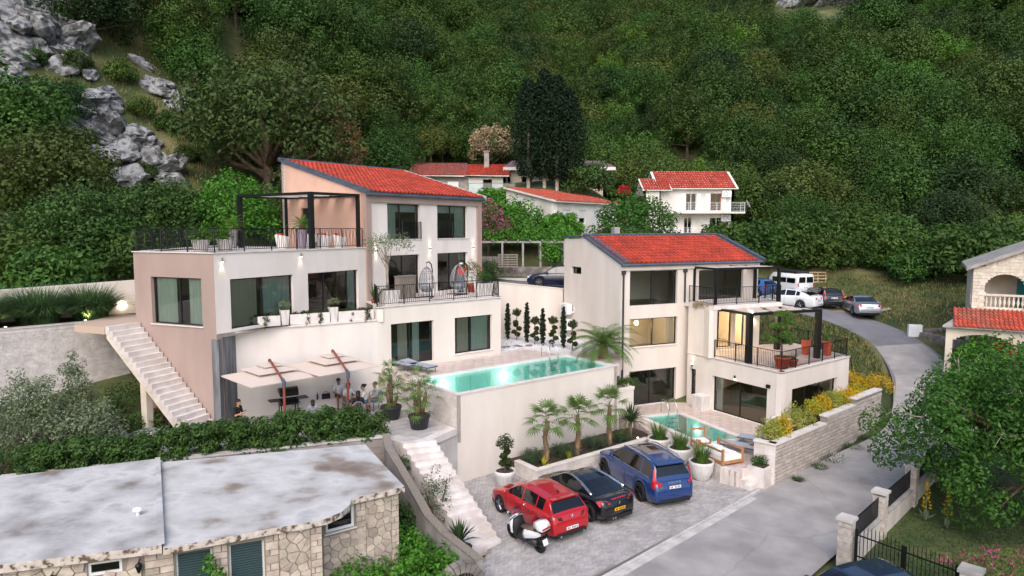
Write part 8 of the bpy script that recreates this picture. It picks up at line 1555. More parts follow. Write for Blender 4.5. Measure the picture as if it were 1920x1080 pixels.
MB().prism([(27.9, 41.3), (34.9, 41.3), (34.9, 43.1), (27.9, 43.1)], 5.85, 6.05).build('loggia_floor', 'coping', AH)
rl = MB(); wbox(rl, HA, HB_, .62, 2.62, -.28, -.06, 6.88, 7.0); wbox(rl, HA, HB_, .62, 2.62, -.26, -.08, 6.15, 6.22); bal = rl.build('balustrade', 'limestone', AH)
for k in range(9): p = local(HA, HB_, .75 + k * .22, -.17, 6.22); MB().lathe([(.05, 0), (.035, .08), (.085, .28), (.04, .5), (.06, .66)], 8, c=p).build('baluster', 'limestone', bal, smooth=True)
ro = MB()
for s0_, s1_, z0_, z1_ in ((-.35, 4.2, 8.5 - .15, 10.31), (4.2, 7.6, 10.31, 8.85)):
 for y0, y1 in ((40.7, 48.9),): ro.add([(27.75 + s0_, y0, z0_ + .02), (27.75 + s1_, y0, z1_ + .02), (27.75 + s1_, y1, z1_ + .02), (27.75 + s0_, y1, z0_ + .02), (27.75 + s0_, y0, z0_ + .24), (27.75 + s1_, y0, z1_ + .24), (27.75 + s1_, y1, z1_ + .24), (27.75 + s0_, y1, z0_ + .24)], [(3, 2, 1, 0), (4, 5, 6, 7), (0, 1, 5, 4), (1, 2, 6, 5), (2, 3, 7, 6), (3, 0, 4, 7)])
ro.build('roof', 'concrete', AH)
rp = MB(); rp.add([(26.3, 38.4, 5.15), (33.5, 38.4, 5.15), (33.5, 41.0, 5.95), (27.6, 41.0, 5.95), (26.3, 38.4, 5.25), (33.5, 38.4, 5.25), (33.5, 41.0, 6.05), (27.6, 41.0, 6.05)], [(3, 2, 1, 0), (4, 5, 6, 7), (0, 1, 5, 4), (1, 2, 6, 5), (2, 3, 7, 6), (3, 0, 4, 7)]); rp_ = rp.build('porch_roof', 'concrete', AH); tiled_roof(rp_, (26.85, 38.35, 5.25), (1, 0, 0), (0, 2.6, .8), 6.6, 2.7, 'tile_old', .22, .4, .02)
pf = MB(); arch_wall(pf, (26.5, 38.7), (33.5, 38.7), 2.4, 5.1, .3, [(1.75, 1.4, 2.4, 4.25, .55), (4.75, 1.3, 2.4, 4.25, .6)]); pf.build('porch_arcade', 'plaster_sand', AH)
for a, b in ((2.6, 3.15), (3.4, 4.1)): q = MB(); wbox(q, (26.5, 41), (33.5, 41), a, b, .02, .07, 2.6, 4.7); q.build('door', 'teal', AH)
for k, (x, y, r3, m_, lb) in enumerate(((27.2, 38.6, (1.6, 1.2, 1.5), 'leaf_vine', 'bright leafy shrub in front of the arched porch'), (25.6, 36.3, (1.5, 1.2, 1.4), 'leaf_vine', 'bright leafy shrub between the road and the arched porch'), (30.0, 36.0, (2.0, 1.4, 1.7), 'leaf_fig', 'dark leafy tree before the arched porch'), (26.5, 34.0, (1.7, 1.3, 1.3), 'leaf_fig', 'round shrub behind the walnut tree'))): bush(lb, gl(x, y), r3, m_, 44, .5, 90, .2, .1, seed=140 + k)
t = thing('rose_bush', 'red climbing roses in front of the arched porch', 'shrub', (0, 0, 0)); C = dome_centres(14, (.6, .4, .8), .9, -.4, .2, 5); q, rn = clump_quads(C, .3, 30, .12, .07); foliage(t, q, 'leaf_vine', rn); q, rn = clump_quads(C, .28, 14, .12, .11); foliage(t, q, 'petal_red', rn, 'flowers'); place(t, (27.3, 37.4, tz(27.3, 37.4) + 1.1))
# ------------------------------------------------------------ houses behind the villas
LH = thing('bungalow', 'long low white house with orange-red tiled mono-pitch roof', 'house', (5, 64, 10)); LA_, LB_, LC_, LD_ = (3.69, 60.0), (10.5, 69.0), (-.56, 66.0), (6.25, 75.0); lw = [(1.44, 2.65, 11.3, 12.5), (4.15, 5.31, 11.3, 12.5), (6.86, 7.5, 10.9, 12.5), (8.91, 10.0, 11.1, 12.5)]
MB().wall(LA_, LB_, 9.2, 13.2, .3, lw).build('wall', 'plaster_old', LH); q = MB().wall(LC_, LA_, 9.2, 13.2, .3); gable(q, LC_, LA_, 13.2, 14.6, .3); q.wall(LB_, LD_, 9.2, 13.2, .3); gable(q, LD_, LB_, 13.2, 14.6, -.3); q.wall(LD_, LC_, 9.2, 14.6, .3); q.build('wall', 'plaster_old', LH)
for k, w_ in enumerate(lw): ww_ = window(LH, LA_, LB_, *w_, rec=.1, splits=(), frame='white_metal', glass='glass_dark'); b_ = MB(); wbox(b_, LA_, LB_, w_[0] + .06, w_[1] - .06, -.09, -.05, w_[3] - (.7 if k < 2 else w_[3] - w_[2] - .06), w_[3] - .05); b_.build('roller_shutter', 'white_metal', ww_)
ul = Vector((LB_[0] - LA_[0], LB_[1] - LA_[1], 0)).normalized(); vl = Vector((LC_[0] - LA_[0], LC_[1] - LA_[1], 0)); vl = (vl.normalized() + Vector((0, 0, 1.4 / vl.length))).normalized(); OL = Vector((LA_[0], LA_[1], 13.2)) - ul * .3 - vl * .4; nl = ul.cross(vl)
P = [OL, OL + ul * 11.9, OL + ul * 11.9 + vl * 8.1, OL + vl * 8.1]; q = MB().add(P + [p + nl * .15 for p in P], [(3, 2, 1, 0), (4, 5, 6, 7), (0, 1, 5, 4), (1, 2, 6, 5), (2, 3, 7, 6), (3, 0, 4, 7)]); rl_ = q.build('roof', 'plaster_old', LH); tiled_roof(rl_, OL + nl * .1 + ul * .15, ul, vl, 11.6, 8.1, 'tile_old', .3, .45, .03)
def dish(label, p, r, az, m='pot_grey'):
 t = thing('satellite_dish', label, 'satellite dish', p); d = Vector((math.sin(az), math.cos(az), .5)).normalized(); e1 = d.cross(Vector((0, 0, 1))).normalized(); e2 = e1.cross(d); b = MB(); V = []
 for k in range(4):
  f = k / 3
  for j in range(14): a = j * math.pi / 7; V.append(Vector(p) + (e1 * math.cos(a) + e2 * math.sin(a)) * (r * f) + d * (r * .35 * f * f))
 b.add(V, [(k * 14 + j, k * 14 + (j + 1) % 14, (k + 1) * 14 + (j + 1) % 14, (k + 1) * 14 + j) for k in range(3) for j in range(14)]); b.build('reflector', m, t, smooth=True); MB().tube([p, Vector(p) + d * r * .9], .02, 5).build('feed_arm', 'grey_metal', t); MB().tube([p, (p[0], p[1] + .1, p[2] - .8)], .03, 5).build('mast', 'grey_metal', t)
dish('grey satellite dish on the corner of the long white house', (4.1, 59.3, 11.2), .75, 2.6)
GH = thing('block_house', 'unfinished grey block house with old red roof and glass balcony', 'house', (-5, 78, 13)); ga, gb, gc = (-10.6, 76.0), (-4.8, 76.0), (-.7, 76.0)
MB().wall(ga, gb, 12.5, 16.55, .3, [(.7, 2.3, 14.2, 16.3), (3.55, 4.65, 14.6, 15.9)]).build('wall', 'grey_block', GH); bricks(GH, (-8.2, 76), (-7.1, 76), 12.6, 16.4, .45, .22, 'grey_block', d=.01); bricks(GH, (-5.9, 76), (-4.85, 76), 12.6, 16.4, .45, .22, 'grey_block', d=.01); bricks(GH, (-7.1, 76), (-5.9, 76), 12.6, 14.5, .45, .22, 'grey_block', d=.01)
MB().wall(gb, gc, 12.5, 16.4, .3, [(1.6, 2.6, 14.6, 16.2)]).build('wall', 'plaster_old', GH); q = MB().wall((-10.6, 81), ga, 12.5, 16.5, .3); q.wall(gc, (-.7, 81), 12.5, 16.4, .3); q.wall((-.7, 81), (-10.6, 81), 12.5, 18, .3); q.build('wall', 'grey_block', GH)
ws_ = MB(); wbox(ws_, ga, gb, 3.5, 4.7, .0, .04, 14.55, 15.95); ws_.build('shutter', 'white_metal', GH)
for x0, x1, m_, zt in ((-11.5, -5.2, 'tile_dull', 18.2), (-5.15, -.3, 'tile_red', 18.05)):
 q = MB().add([(x0, 75.4, 16.55), (x1, 75.4, 16.45), (x1, 80.5, zt), (x0, 80.5, zt), (x0, 75.4, 16.68), (x1, 75.4, 16.58), (x1, 80.5, zt + .13), (x0, 80.5, zt + .13)], [(3, 2, 1, 0), (4, 5, 6, 7), (0, 1, 5, 4), (1, 2, 6, 5), (2, 3, 7, 6), (3, 0, 4, 7)]); rr_ = q.build('roof', 'plaster_old', GH); tiled_roof(rr_, (x0, 75.35, 16.62), (1, 0, 0), (0, 5.1, zt - 16.5), x1 - x0, 5.3, m_, .3, .45, .03)
MB().box((-2.9, 79, 18.4), (.55, .55, 2.2)).build('chimney', 'concrete', GH); MB().box((-2.9, 79, 19.55), (.75, .75, .12)).build('chimney_cap', 'concrete', GH)
MB().bx(-4.75, .4, 73.8, 75.98, 14.35, 14.6).build('balcony_floor', 'white_metal', GH)
for x in (-4.7, -2.2, .35): MB().bx(x - .05, x + .05, 73.82, 73.92, 12.6, 15.7).build('balcony_post', 'grey_metal', GH)
for x0, x1 in ((-4.65, -2.25), (-2.15, .3)): MB().bx(x0, x1, 73.85, 73.88, 14.7, 15.6).build('balcony_panel', 'balcony_glass', GH)
MB().bx(-4.7, .35, 73.83, 73.9, 15.62, 15.68).build('balcony_rail', 'grey_metal', GH)
TH = thing('terrace_house', 'three-storey white house with two railed balconies and bright red roof', 'house', (20, 77, 9)); ta, tb_ = (15.9, 75.0), (24.2, 75.0)
fw_ = [(3.05, 4.2, 12.75, 14.6), (5.75, 6.9, 12.75, 14.6), (2.9, 3.75, 10.0, 12.0), (5.7, 7.2, 10.0, 12.0)]
q = MB().wall(ta, tb_, 7.5, 15.3, .3, fw_); q.wall(tb_, (24.2, 81), 7.5, 15.3, .3); q.wall((24.2, 81), (15.9, 81), 7.5, 15.3, .3); q.wall((15.9, 81), ta, 7.5, 15.3, .3)
for x in (15.9, 24.0): q.add([(x, 75, 15.3), (x, 81, 15.3), (x, 78, 17.0), (x + .2, 75, 15.3), (x + .2, 81, 15.3), (x + .2, 78, 17.0)], [(0, 2, 1), (3, 4, 5), (0, 3, 5, 2), (1, 2, 5, 4)])
q.build('wall', 'plaster_old', TH)
for k, w_ in enumerate(fw_): window(TH, ta, tb_, *w_, rec=.1, splits=(.5,), frame='white_metal' if k != 1 else 'terracotta', glass='glass_dark' if k > 1 else 'glass')
for x0, x1 in ((2.55, 3.0), (4.25, 4.7), (5.2, 5.7), (6.95, 7.45)): s_ = MB(); wbox(s_, ta, tb_, x0, x1, .01, .05, 12.75, 14.6); s_.build('shutter', 'paint_white', TH)
for sg in (-1, 1):
 y0, y1 = (74.5, 78.0) if sg < 0 else (81.5, 78.0); q = MB().add([(15.6, y0, 15.05), (24.5, y0, 15.05), (24.5, y1, 17.05), (15.6, y1, 17.05), (15.6, y0, 15.2), (24.5, y0, 15.2), (24.5, y1, 17.2), (15.6, y1, 17.2)], [(3, 2, 1, 0), (4, 5, 6, 7), (0, 1, 5, 4), (1, 2, 6, 5), (2, 3, 7, 6), (3, 0, 4, 7)]); rr_ = q.build('roof', 'plaster_old', TH)
 if sg < 0: tiled_roof(rr_, (15.85, 74.5, 15.15), (1, 0, 0), (0, 3.5, 2), 8.4, 4.05, 'tile_red', .28, .42, .03)
q = MB().wall((14.2, 74.2), (15.9, 74.2), 7.5, 15.0, .25); q.wall((14.2, 79), (14.2, 74.2), 7.5, 15.0, .25, [(1.8, 2.4, 13.2, 14.2)]); q.add([(14.2, 74.2, 15.0), (14.2, 79, 15.0), (14.2, 76.6, 16.1), (14.4, 74.2, 15.0), (14.4, 79, 15.0), (14.4, 76.6, 16.1)], [(0, 2, 1), (3, 4, 5), (0, 3, 5, 2), (1, 2, 5, 4)]); q.build('annexe_wall', 'plaster_old', TH)
q = MB().add([(14.0, 73.9, 14.85), (17.2, 73.9, 14.85), (17.2, 76.6, 16.15), (14.0, 76.6, 16.15), (14.0, 73.9, 15.0), (17.2, 73.9, 15.0), (17.2, 76.6, 16.3), (14.0, 76.6, 16.3)], [(3, 2, 1, 0), (4, 5, 6, 7), (0, 1, 5, 4), (1, 2, 6, 5), (2, 3, 7, 6), (3, 0, 4, 7)]); rr_ = q.build('annexe_roof', 'plaster_old', TH); tiled_roof(rr_, (14.15, 73.9, 14.95), (1, 0, 0), (0, 2.7, 1.3), 2.9, 3.0, 'tile_red', .28, .42, .03)
for z, lb in ((12.62, 'upper'), (9.9, 'lower')): MB().bx(15.9, 25.0, 73.6, 75.0, z - .2, z).build('balcony_floor', 'plaster_old', TH); railing('railing', 'white bar railing of the %s balcony on the three-storey house' % lb, [(15.95, 73.65, z), (24.95, 73.65, z), (24.95, 75, z)], 1.0, 'horizontal', 'white_metal', post=1.5)
for z, lb in ((14.2, 'under the red eave'), (11.6, 'beside the lower balcony')): t = thing('air_conditioner', 'white air conditioner %s of the three-storey house' % lb, 'air conditioner', (23.2, 74.8, z)); MB().bx(22.8, 23.8, 74.62, 74.97, z, z + .7).build('case', 'plastic_white', t); MB().tube([(23.2 + .24 * math.cos(a), 74.61, z + .35 + .24 * math.sin(a)) for a in [k * math.pi / 6 for k in range(13)]], .02, 4).build('fan_grille', 'grey_metal', t)
dish('grey satellite dish on the balcony corner of the three-storey house', (25.3, 74.0, 13.4), .5, 2.0)
MB().bx(16, 24, 75.2, 80.8, 12.4, 12.6).build('floor_slab', 'room_floor', TH)
CV = thing('hillside_cottage', 'sand-coloured cottage with purple-brown roof behind the tall cypresses', 'house', (6, 78, 14)); MB().wall((-.5, 78), (10.6, 78), 13.5, 17.3, .3, [(1.6, 2.8, 15.0, 16.6), (6.2, 7.2, 14.8, 16.4), (8.9, 9.9, 15.4, 16.6)]).build('wall', 'plaster_sand', CV)
for s0_, s1_, c_, d_ in ((1.6, 2.8, 15.0, 16.6), (6.2, 7.2, 14.8, 16.4), (8.9, 9.9, 15.4, 16.6)): window(CV, (-.5, 78), (10.6, 78), s0_, s1_, c_, d_, rec=.1, splits=(.5,), frame='wood', glass='glass_dark')
q = MB().wall((10.6, 78), (10.6, 82), 13.5, 17.3, .3); q.wall((-.5, 82), (-.5, 78), 13.5, 17.3, .3); q.build('wall', 'plaster_sand', CV); q = MB().prism([(-1, 77.2), (11.6, 77.2), (11.6, 82.5), (-1, 82.5)], 17.3, 17.65); q.build('eave', 'plaster_old', CV); q = MB().add([(-1, 77.2, 17.66), (11.6, 77.2, 17.66), (10.5, 80, 18.6), (0, 80, 18.6), (-1, 82.5, 17.66), (11.6, 82.5, 17.66)], [(0, 1, 2, 3), (5, 4, 3, 2), (4, 0, 3), (1, 5, 2)]); q.build('roof', 'tile_purple', CV)
# vine pergola, stone walls, pallets above the upper road
t = thing('vine_pergola', 'grey concrete post pergola overgrown with vine above the upper road', 'pergola', (1, 53, 7.5))
for x in (-.75, .85, 2.2, 4.05):
 for y in (52.8, 55.6): MB().bx(x - .07, x + .07, y - .07, y + .07, 7.0, 9.75).build('post', 'concrete', t)
for y in (52.8, 55.6): MB().bx(-2.6, 4.6, y - .06, y + .06, 9.752, 9.9).build('beam', 'concrete', t)
for k in range(8): x = -2.4 + k * .95; MB().bx(x - .05, x + .05, 52.5, 56, 9.902, 10.0).build('rafter', 'concrete', t)
C = [(R.uniform(-3.0, 5.0), R.uniform(52.9, 57), R.uniform(9.95, 10.6)) for _ in range(90)] + [(R.choice((3.1, 2.9)) + R.uniform(-.5, .5), 52.9, R.uniform(8.6, 10)) for _ in range(14)]; q, rn = clump_quads(C, .5, 70, .2, .14, upbias=.5); v_ = thing('vine', 'bright green vine spreading over the concrete pergola', 'vine', (1, 54, 9.9)); foliage(v_, q, 'leaf_vine', rn); MB().tube([(3.0, 53.0, 7.2), (3.1, 53, 8.5), (3.0, 53.2, 10)], .06).build('stem', 'bark', v_)
def rubble_wall(label, A, B, z0, z1, bw=.42, bh=.24, n=None): t = thing('stone_wall', label, 'wall', (A[0], A[1], z0)); MB().wall(A, B, z0, z1, .45).build('body', 'old_stone', t); bricks(t, A, B, z0 + .1, z1 - .02, bw, bh, 'old_stone', d=.03, gap=.035, name='stones', jit=.02); return t
rubble_wall('grey rubble wall along the upper road behind the navy hatchback', (-3.4, 52.0), (5.5, 51.7), 6.4, 7.95); rubble_wall('tall grey rubble retaining wall behind the vine pergola', (-3, 57.2), (6, 57.2), 7.2, 10.1); rubble_wall('grey rubble wall stub beside the pallets on the upper road', (-4.2, 51.2), (-.9, 51.5), 6.5, 8.75)
def pallet(label, loc, rx, rz, n=6, w=1.1, h=1.0):
 t = thing('pallet', label, 'pallet', (0, 0, 0))
 for k in range(n): z = .05 + k * (h - .1) / (n - 1); MB().bx(-w / 2, w / 2, -.06, -.035, z - .05, z + .05).build('slat', 'wood_grey' if 'road' in label else 'pallet', t)
 for x in (-w / 2 + .05, 0, w / 2 - .05): MB().bx(x - .04, x + .04, -.034, .04, 0, h).build('bearer', 'wood_grey' if 'road' in label else 'pallet', t)
 place(t, loc, rz); t.rotation_euler = (rx, 0, rz)
pallet('grey wooden pallet leaning on the rubble wall by the upper road', (-.3, 51.25, 7.95), -.15, .1, 6, 1.5, 1.0); pallet('tan wooden pallet standing behind the black estate car', (27.1, 60.3, tz(27.1, 60.3)), -.1, 0.0, 4, 1.5, .95)
MB().seg((-3.2, 51.2, 6.9), (6, 51.2, 6.75), .35, .3).build('pavement', 'concrete_light', kind='structure')
bush('dark bush in front of the rubble wall beside the box ball', (-1.9, 50.4, 7.0), (.9, .7, .8), 'leaf_hedge', 24, .35, 60, .16, .08, seed=161)
t = thing('oleander', 'large pink oleander at the right corner of the upper villa', 'shrub', (0, 0, 0)); C = dome_centres(60, (1.7, 1.4, 1.9), 1.9, -.6, .2, 31); q, rn = clump_quads(C, .45, 70, .2, .05, upbias=.5); foliage(t, q, 'leaf_hedge', rn); q, rn = clump_quads(C[5:] * 1.04, .4, 30, .13, .11); foliage(t, q, 'petal_pink', rn, 'flowers'); MB().tube([(0, 0, -1), (0, 0, 1.5)], .1).build('stem', 'bark', t); place(t, (-1.9, 55.0, 8.9))
for k, (x, y, z, r3, m_, lb) in enumerate(((-.3, 59.0, 10.2, (2.6, 1.6, 1.6), 'leaf_vine', 'bright green fig shrub against the long white house'), (.5, 57.6, 9.6, (2.4, 1.2, 1.0), 'leaf_bright', 'low bright hedge bush above the vine pergola'), (4.0, 58.0, 9.9, (1.6, 1.0, 1.2), 'leaf_vine', 'leafy vine bush under the satellite dish of the long white house'), (10.6, 60.0, 9.0, (3.2, 2.6, 2.6), 'leaf_fig', 'broad round fig tree between the long white house and the three-storey house'), (8.0, 72.5, 14.3, (2.3, 1.8, 1.9), 'leaf_hedge', 'dark round bush in front of the sand-coloured cottage'), (-2.0, 70.5, 12.6, (2.0, 1.4, 1.2), 'leaf_vine', 'low green bush below the glass balcony'), (13.0, 72.5, 11.8, (1.4, 1.2, 1.2), 'leaf_hedge', 'dark bush beside the annexe of the three-storey house'), (12.5, 77, 14.5, (.6, .6, .5), 'petal_red', 'red flowering shrub left of the three-storey house'))): bush(lb, (x, y, z), r3, m_, 56, r3[0] * .27, 90, .28, .16, seed=170 + k)
# building materials on the track above the lay-by
t = MB(); V = []
for k in range(13):
 x = 21.5 + k * .95; y = 71 - k * .35; z = max(tz(x, y), tz(x, y + 2)) + .25; V += [(x, y - 1.2, z), (x, y + 1.6, z)]
t.add(V, [(2 * k, 2 * k + 2, 2 * k + 3, 2 * k + 1) for k in range(12)]); t.build('track', 'concrete_light', kind='structure')
for k in range(12):
 x = 24.0 + k * .68; y = 70.0 - (x - 21.5) * .36 + R.uniform(-.5, .3); z = tz(x, y + .5) + .3; m_ = ('plastic_white', 'green_net', 'plastic_white', 'concrete_light', 'plastic_white', 'blue_tarp')[k % 6] if k != 9 else 'blue_tarp'
 boulder('loose %s bundle of building material on the track above the lay-by' % ('white', 'green netted', 'white', 'grey', 'white', 'blue')[k % 6], (x, y, z + .15), (.5, .4, .28), m_, 'bundles of building material on the track', seed=200 + k, name='material_bundle', cat='bundle', sub=2, sharp=.3)
# ------------------------------------------------------------ rocks, forest, ground cover
AH.location = (27.75, 41.0, 2.5); AH.rotation_euler = (0, 0, -.55)
for ch in AH.children: ch.location = Vector(ch.location) + Vector((30 - 27.75, 0, 0))
RK = [(-35.8, 60, 2.6, 'highest'), (-33.8, 58.7, 2.4, 'second highest'), (-32.4, 57.5, 2.6, 'pale middle'), (-30.4, 57.9, 2.2, 'lower pale'), (-32.1, 59.7, 1.9, 'upper small'), (-29.2, 58.6, 1.8, 'lowest'), (-33.4, 66.2, 2.2, 'upper grassy'), (-31.7, 66.8, 2.0, 'upper slanting'), (-43.2, 61.3, 3.6, 'large corner cliff'), (-41.4, 61.6, 3.2, 'cliff middle'), (-39.6, 63.2, 2.8, 'cliff right'), (-43.5, 63.2, 3.4, 'cliff top'), (-42.4, 59.0, 3.2, 'cliff foot'), (-40.2, 54.6, 2.4, 'solitary low'), (61.8, 152, 5, 'far ridge left'), (68, 149, 5, 'far ridge middle'), (75, 146, 5, 'far ridge right'), (-34.8, 57.0, 1.6, 'small slab'), (-31.0, 55.6, 1.8, 'front slab')]
for k, (x, y, r, lb) in enumerate(RK):
 for j in range(4 if k < 14 else 1):
  rr_ = r * (.72 if j == 0 and k < 14 else R.uniform(.3, .5) if k < 14 else 1); xx, yy = x + (R.uniform(-1, 1) * r if j else 0), y + (R.uniform(-.9, .9) * r if j else 0)
  o = boulder('jagged grey limestone outcrop on the wooded slope, the %s one' % lb if not j else 'small broken limestone block beside the %s outcrop' % lb, (xx, yy, tz(xx, yy) - .05 * rr_), (rr_ * R.uniform(1.0, 1.7), rr_ * R.uniform(.7, 1), rr_ * R.uniform(.5, .75)), 'rock', 'limestone outcrops on the slope', seed=300 + k * 5 + j, name='rock_outcrop', sub=4 if not j else 3, sharp=.5); o.rotation_euler = (R.uniform(-.3, .3), R.uniform(.1, .6), R.random() * 6)
def hz(x, y):
 return tz(x, y) + (mnoise.noise((x * .22, y * .22, 0)) * .35 + mnoise.noise((x * .06, y * .06, 3)) * 1.4) * min(1, max(0, (y - 66) / 25))
kinds = [('leaf_forest', (3.5, 3.4, 2.7), 4.2, 40, 1.15, .40, 'broad round mid-green tree'), ('leaf_forest', (3.1, 3.2, 3.1), 4.6, 40, 1.1, .38, 'tall domed mid-green tree'), ('leaf_dark', (3.1, 3.0, 2.7), 4.1, 38, 1.1, .38, 'dense dark green tree'), ('leaf_olive', (3.3, 3.1, 2.4), 3.9, 38, 1.1, .38, 'olive-green tree'), ('leaf_bright', (2.7, 2.7, 2.4), 3.7, 34, 1.0, .36, 'light green tree')]
protos = []
for k, (m_, r3, zc, n, cr, lf, lb) in enumerate(kinds):
 t = thing('forest_tree', lb + ' on the wooded slope', 'tree', (0, 0, 0), 'trees of the wooded slope'); tr = MB(); tr.tube([(0, 0, -1), (.1, 0, 1.2), (-.05, .1, zc * .9)], [.22, .17, .08], 6); C = np.concatenate([dome_centres(n, r3, zc, -.72, .25, 40 + k), dome_centres(12, (r3[0] * .5, r3[1] * .5, r3[2] * .5), zc, -.5, .2, 70 + k)])
 for i in range(6): c = Vector(C[i * 6]); tr.tube([(0, 0, zc * .45), tuple(Vector((0, 0, zc * .5)).lerp(c, .6)), tuple(c)], [.09, .05, .02], 4)
 tr.build('trunk', 'bark', t); q, rn = clump_quads(C, cr * NR.uniform(.7, 1.25, len(C)), 150, lf * .7, lf * .46, .30, .66, .5); foliage(t, q, m_, rn, 'crown'); protos.append(t)
cand = []
g_ = random.Random(3)
for iy in range(0, 36):
 for ix in range(-34, 35):
  y = 40 + iy * 4.7 + g_.uniform(-2, 2); x = ix * 4.9 + (2.6 if iy % 2 else 0) + g_.uniform(-2.1, 2.1)
  if abs(x) > .86 * y + 4: continue
  lim = 85.0 if x > -13 else (85 + (x + 13) * 2.9)
  if x > 26: lim = 80 - min(12, (x - 26) * .9)
  lim = max(lim, 41.5 if x < -18 else 51)
  if y < lim: continue
  if -.645 < x / y < -.485 and 43 < y < 62: continue
  if -.56 < x / y < -.46 and 60 < y < 70 and g_.random() < .7: continue
  if x / y < -.63 and 55 < y < 66 and g_.random() < .85: continue
  if 48 < x < 86 and 128 < y < 153 and .36 < x / y < .56: continue
  cand.append((x, y))
cand.sort(key=lambda p: p[1]); used = [0] * 5; near = cand[:270]; far = cand[270:]
for x, y in near:
 r_ = g_.random(); k = 0 if r_ < .34 else 1 if r_ < .6 else 2 if r_ < .80 else 3 if r_ < .93 else 4
 if x < -14 and y < 62 and g_.random() < .55: k = 2
 s_ = g_.uniform(.72, 1.35) * (.9 if y < 60 else 1.0); loc = (x, y, hz(x, y) - .3); sc = (s_, s_, s_ * g_.uniform(.85, 1.2)); rz = g_.random() * 6.28
 if not used[k]: used[k] = 1; place(protos[k], loc, rz, sc)
 else: dup(protos[k], loc, rz, sc=sc)
pm = bpy.data.meshes.new('forest'); pm.from_pydata([(x, y, hz(x, y) - .3) for x, y in far], [], [])
for a_, b_ in (('rotz', 'FLOAT_VECTOR'), ('scl', 'FLOAT_VECTOR'), ('kind_id', 'INT')): pm.attributes.new(a_, b_, 'POINT')
ra, sa, ka = pm.attributes['rotz'], pm.attributes['scl'], pm.attributes['kind_id']
for i, (x, y) in enumerate(far):
 r_ = g_.random(); s_ = g_.uniform(.75, 1.4); ra.data[i].vector = (0, 0, g_.random() * 6.28); sa.data[i].vector = (s_, s_, s_ * g_.uniform(.8, 1.1)); ka.data[i].value = 0 if r_ < .36 else 1 if r_ < .64 else 2 if r_ < .78 else 3 if r_ < .93 else 4
fo_ = bpy.data.objects.new('forest', pm); col.objects.link(fo_); tag(fo_, 'dense green woodland covering the far mountain slope', 'woodland', kind='stuff')
ng = bpy.data.node_groups.new('forest_nodes', 'GeometryNodeTree'); ng.interface.new_socket('Geometry', in_out='INPUT', socket_type='NodeSocketGeometry'); ng.interface.new_socket('Geometry', in_out='OUTPUT', socket_type='NodeSocketGeometry')
nd = ng.nodes; lk = ng.links; gi = nd.new('NodeGroupInput'); go = nd.new('NodeGroupOutput'); jn = nd.new('GeometryNodeJoinGeometry')
def named(nm, ty): a = nd.new('GeometryNodeInputNamedAttribute'); a.data_type = ty; a.inputs['Name'].default_value = nm; return a.outputs['Attribute']
for k in range(5):
 oi = nd.new('GeometryNodeObjectInfo'); oi.inputs['Object'].default_value = [c for c in protos[k].children if c.name.startswith('crown')][0]; oi.transform_space = 'ORIGINAL'
 cmp_ = nd.new('FunctionNodeCompare'); cmp_.data_type = 'INT'; cmp_.operation = 'EQUAL'; lk.new(named('kind_id', 'INT'), cmp_.inputs[2]); cmp_.inputs[3].default_value = k
 ip = nd.new('GeometryNodeInstanceOnPoints'); lk.new(gi.outputs[0], ip.inputs['Points']); lk.new(cmp_.outputs[0], ip.inputs['Selection']); lk.new(oi.outputs['Geometry'], ip.inputs['Instance']); lk.new(named('rotz', 'FLOAT_VECTOR'), ip.inputs['Rotation']); lk.new(named('scl', 'FLOAT_VECTOR'), ip.inputs['Scale']); lk.new(ip.outputs[0], jn.inputs[0])
lk.new(jn.outputs[0], go.inputs[0]); fo_.modifiers.new('scatter', 'NODES').node_group = ng
# named big trees
t = thing('oak_tree', 'huge spreading olive-green oak behind the upper villa roof', 'tree', (0, 0, 0)); leafy_tree(t, 12, .5, (6.3, 5.2, 4.6), 120, 1.2, 110, .4, .24, 'leaf_shrub', 7.2, 14, lo=-.5, seed=77); place(t, (-20.5, 58.0, tz(-20.5, 58) - .5))
t = thing('dry_tree', 'brown withered tree beside the huge oak', 'tree', (0, 0, 0)); leafy_tree(t, 8, .25, (2.2, 2.0, 3.0), 36, .7, 60, .3, .12, 'leaf_brown', 6.4, 10, lo=-.5, seed=78); place(t, (-15.2, 59.5, tz(-15.2, 59.5) - .3))
t = thing('blossom_tree', 'tree with dry cream blossom beside the chimney of the block house', 'tree', (0, 0, 0)); leafy_tree(t, 6, .2, (2.4, 2.0, 2.2), 40, .7, 70, .3, .18, 'leaf_dryflower', 4.6, 10, seed=79); place(t, (-2.4, 84, tz(-2.4, 84) - .5))
for k, (x, h, lb) in enumerate(((1.7, 11.5, 'nearest the glass balcony'), (3.4, 12.5, 'second from the glass balcony'), (4.7, 12.0, 'third from the glass balcony'), (6.0, 11.0, 'nearest the sand-coloured cottage'))):
 t = thing('cypress', 'tall dark broad cypress in a close group, the one ' + lb, 'cypress', (0, 0, 0), 'tall cypresses below the slope'); n = 110; f = (np.arange(n) + .5) / n; a = np.arange(n) * 2.4; rr = 1.55 * np.sin(np.pi * np.clip(f * .86 + .12, 0, 1)) ** .7; C = np.stack([rr * np.cos(a) * .8, rr * np.sin(a) * .8, 1.5 + f * (h - 1.7)], 1); q, rn = clump_quads(C, np.maximum(.4, rr * .55), 90, .3, .12, upbias=.9); foliage(t, q, 'leaf_cypress', rn, 'crown'); MB().tube([(0, 0, -.5), (0, 0, h * .6)], [.22, .1], 8).build('trunk', 'bark_pale', t); place(t, (x, 72.0 + .4 * (k % 2), tz(x, 72) - .2))
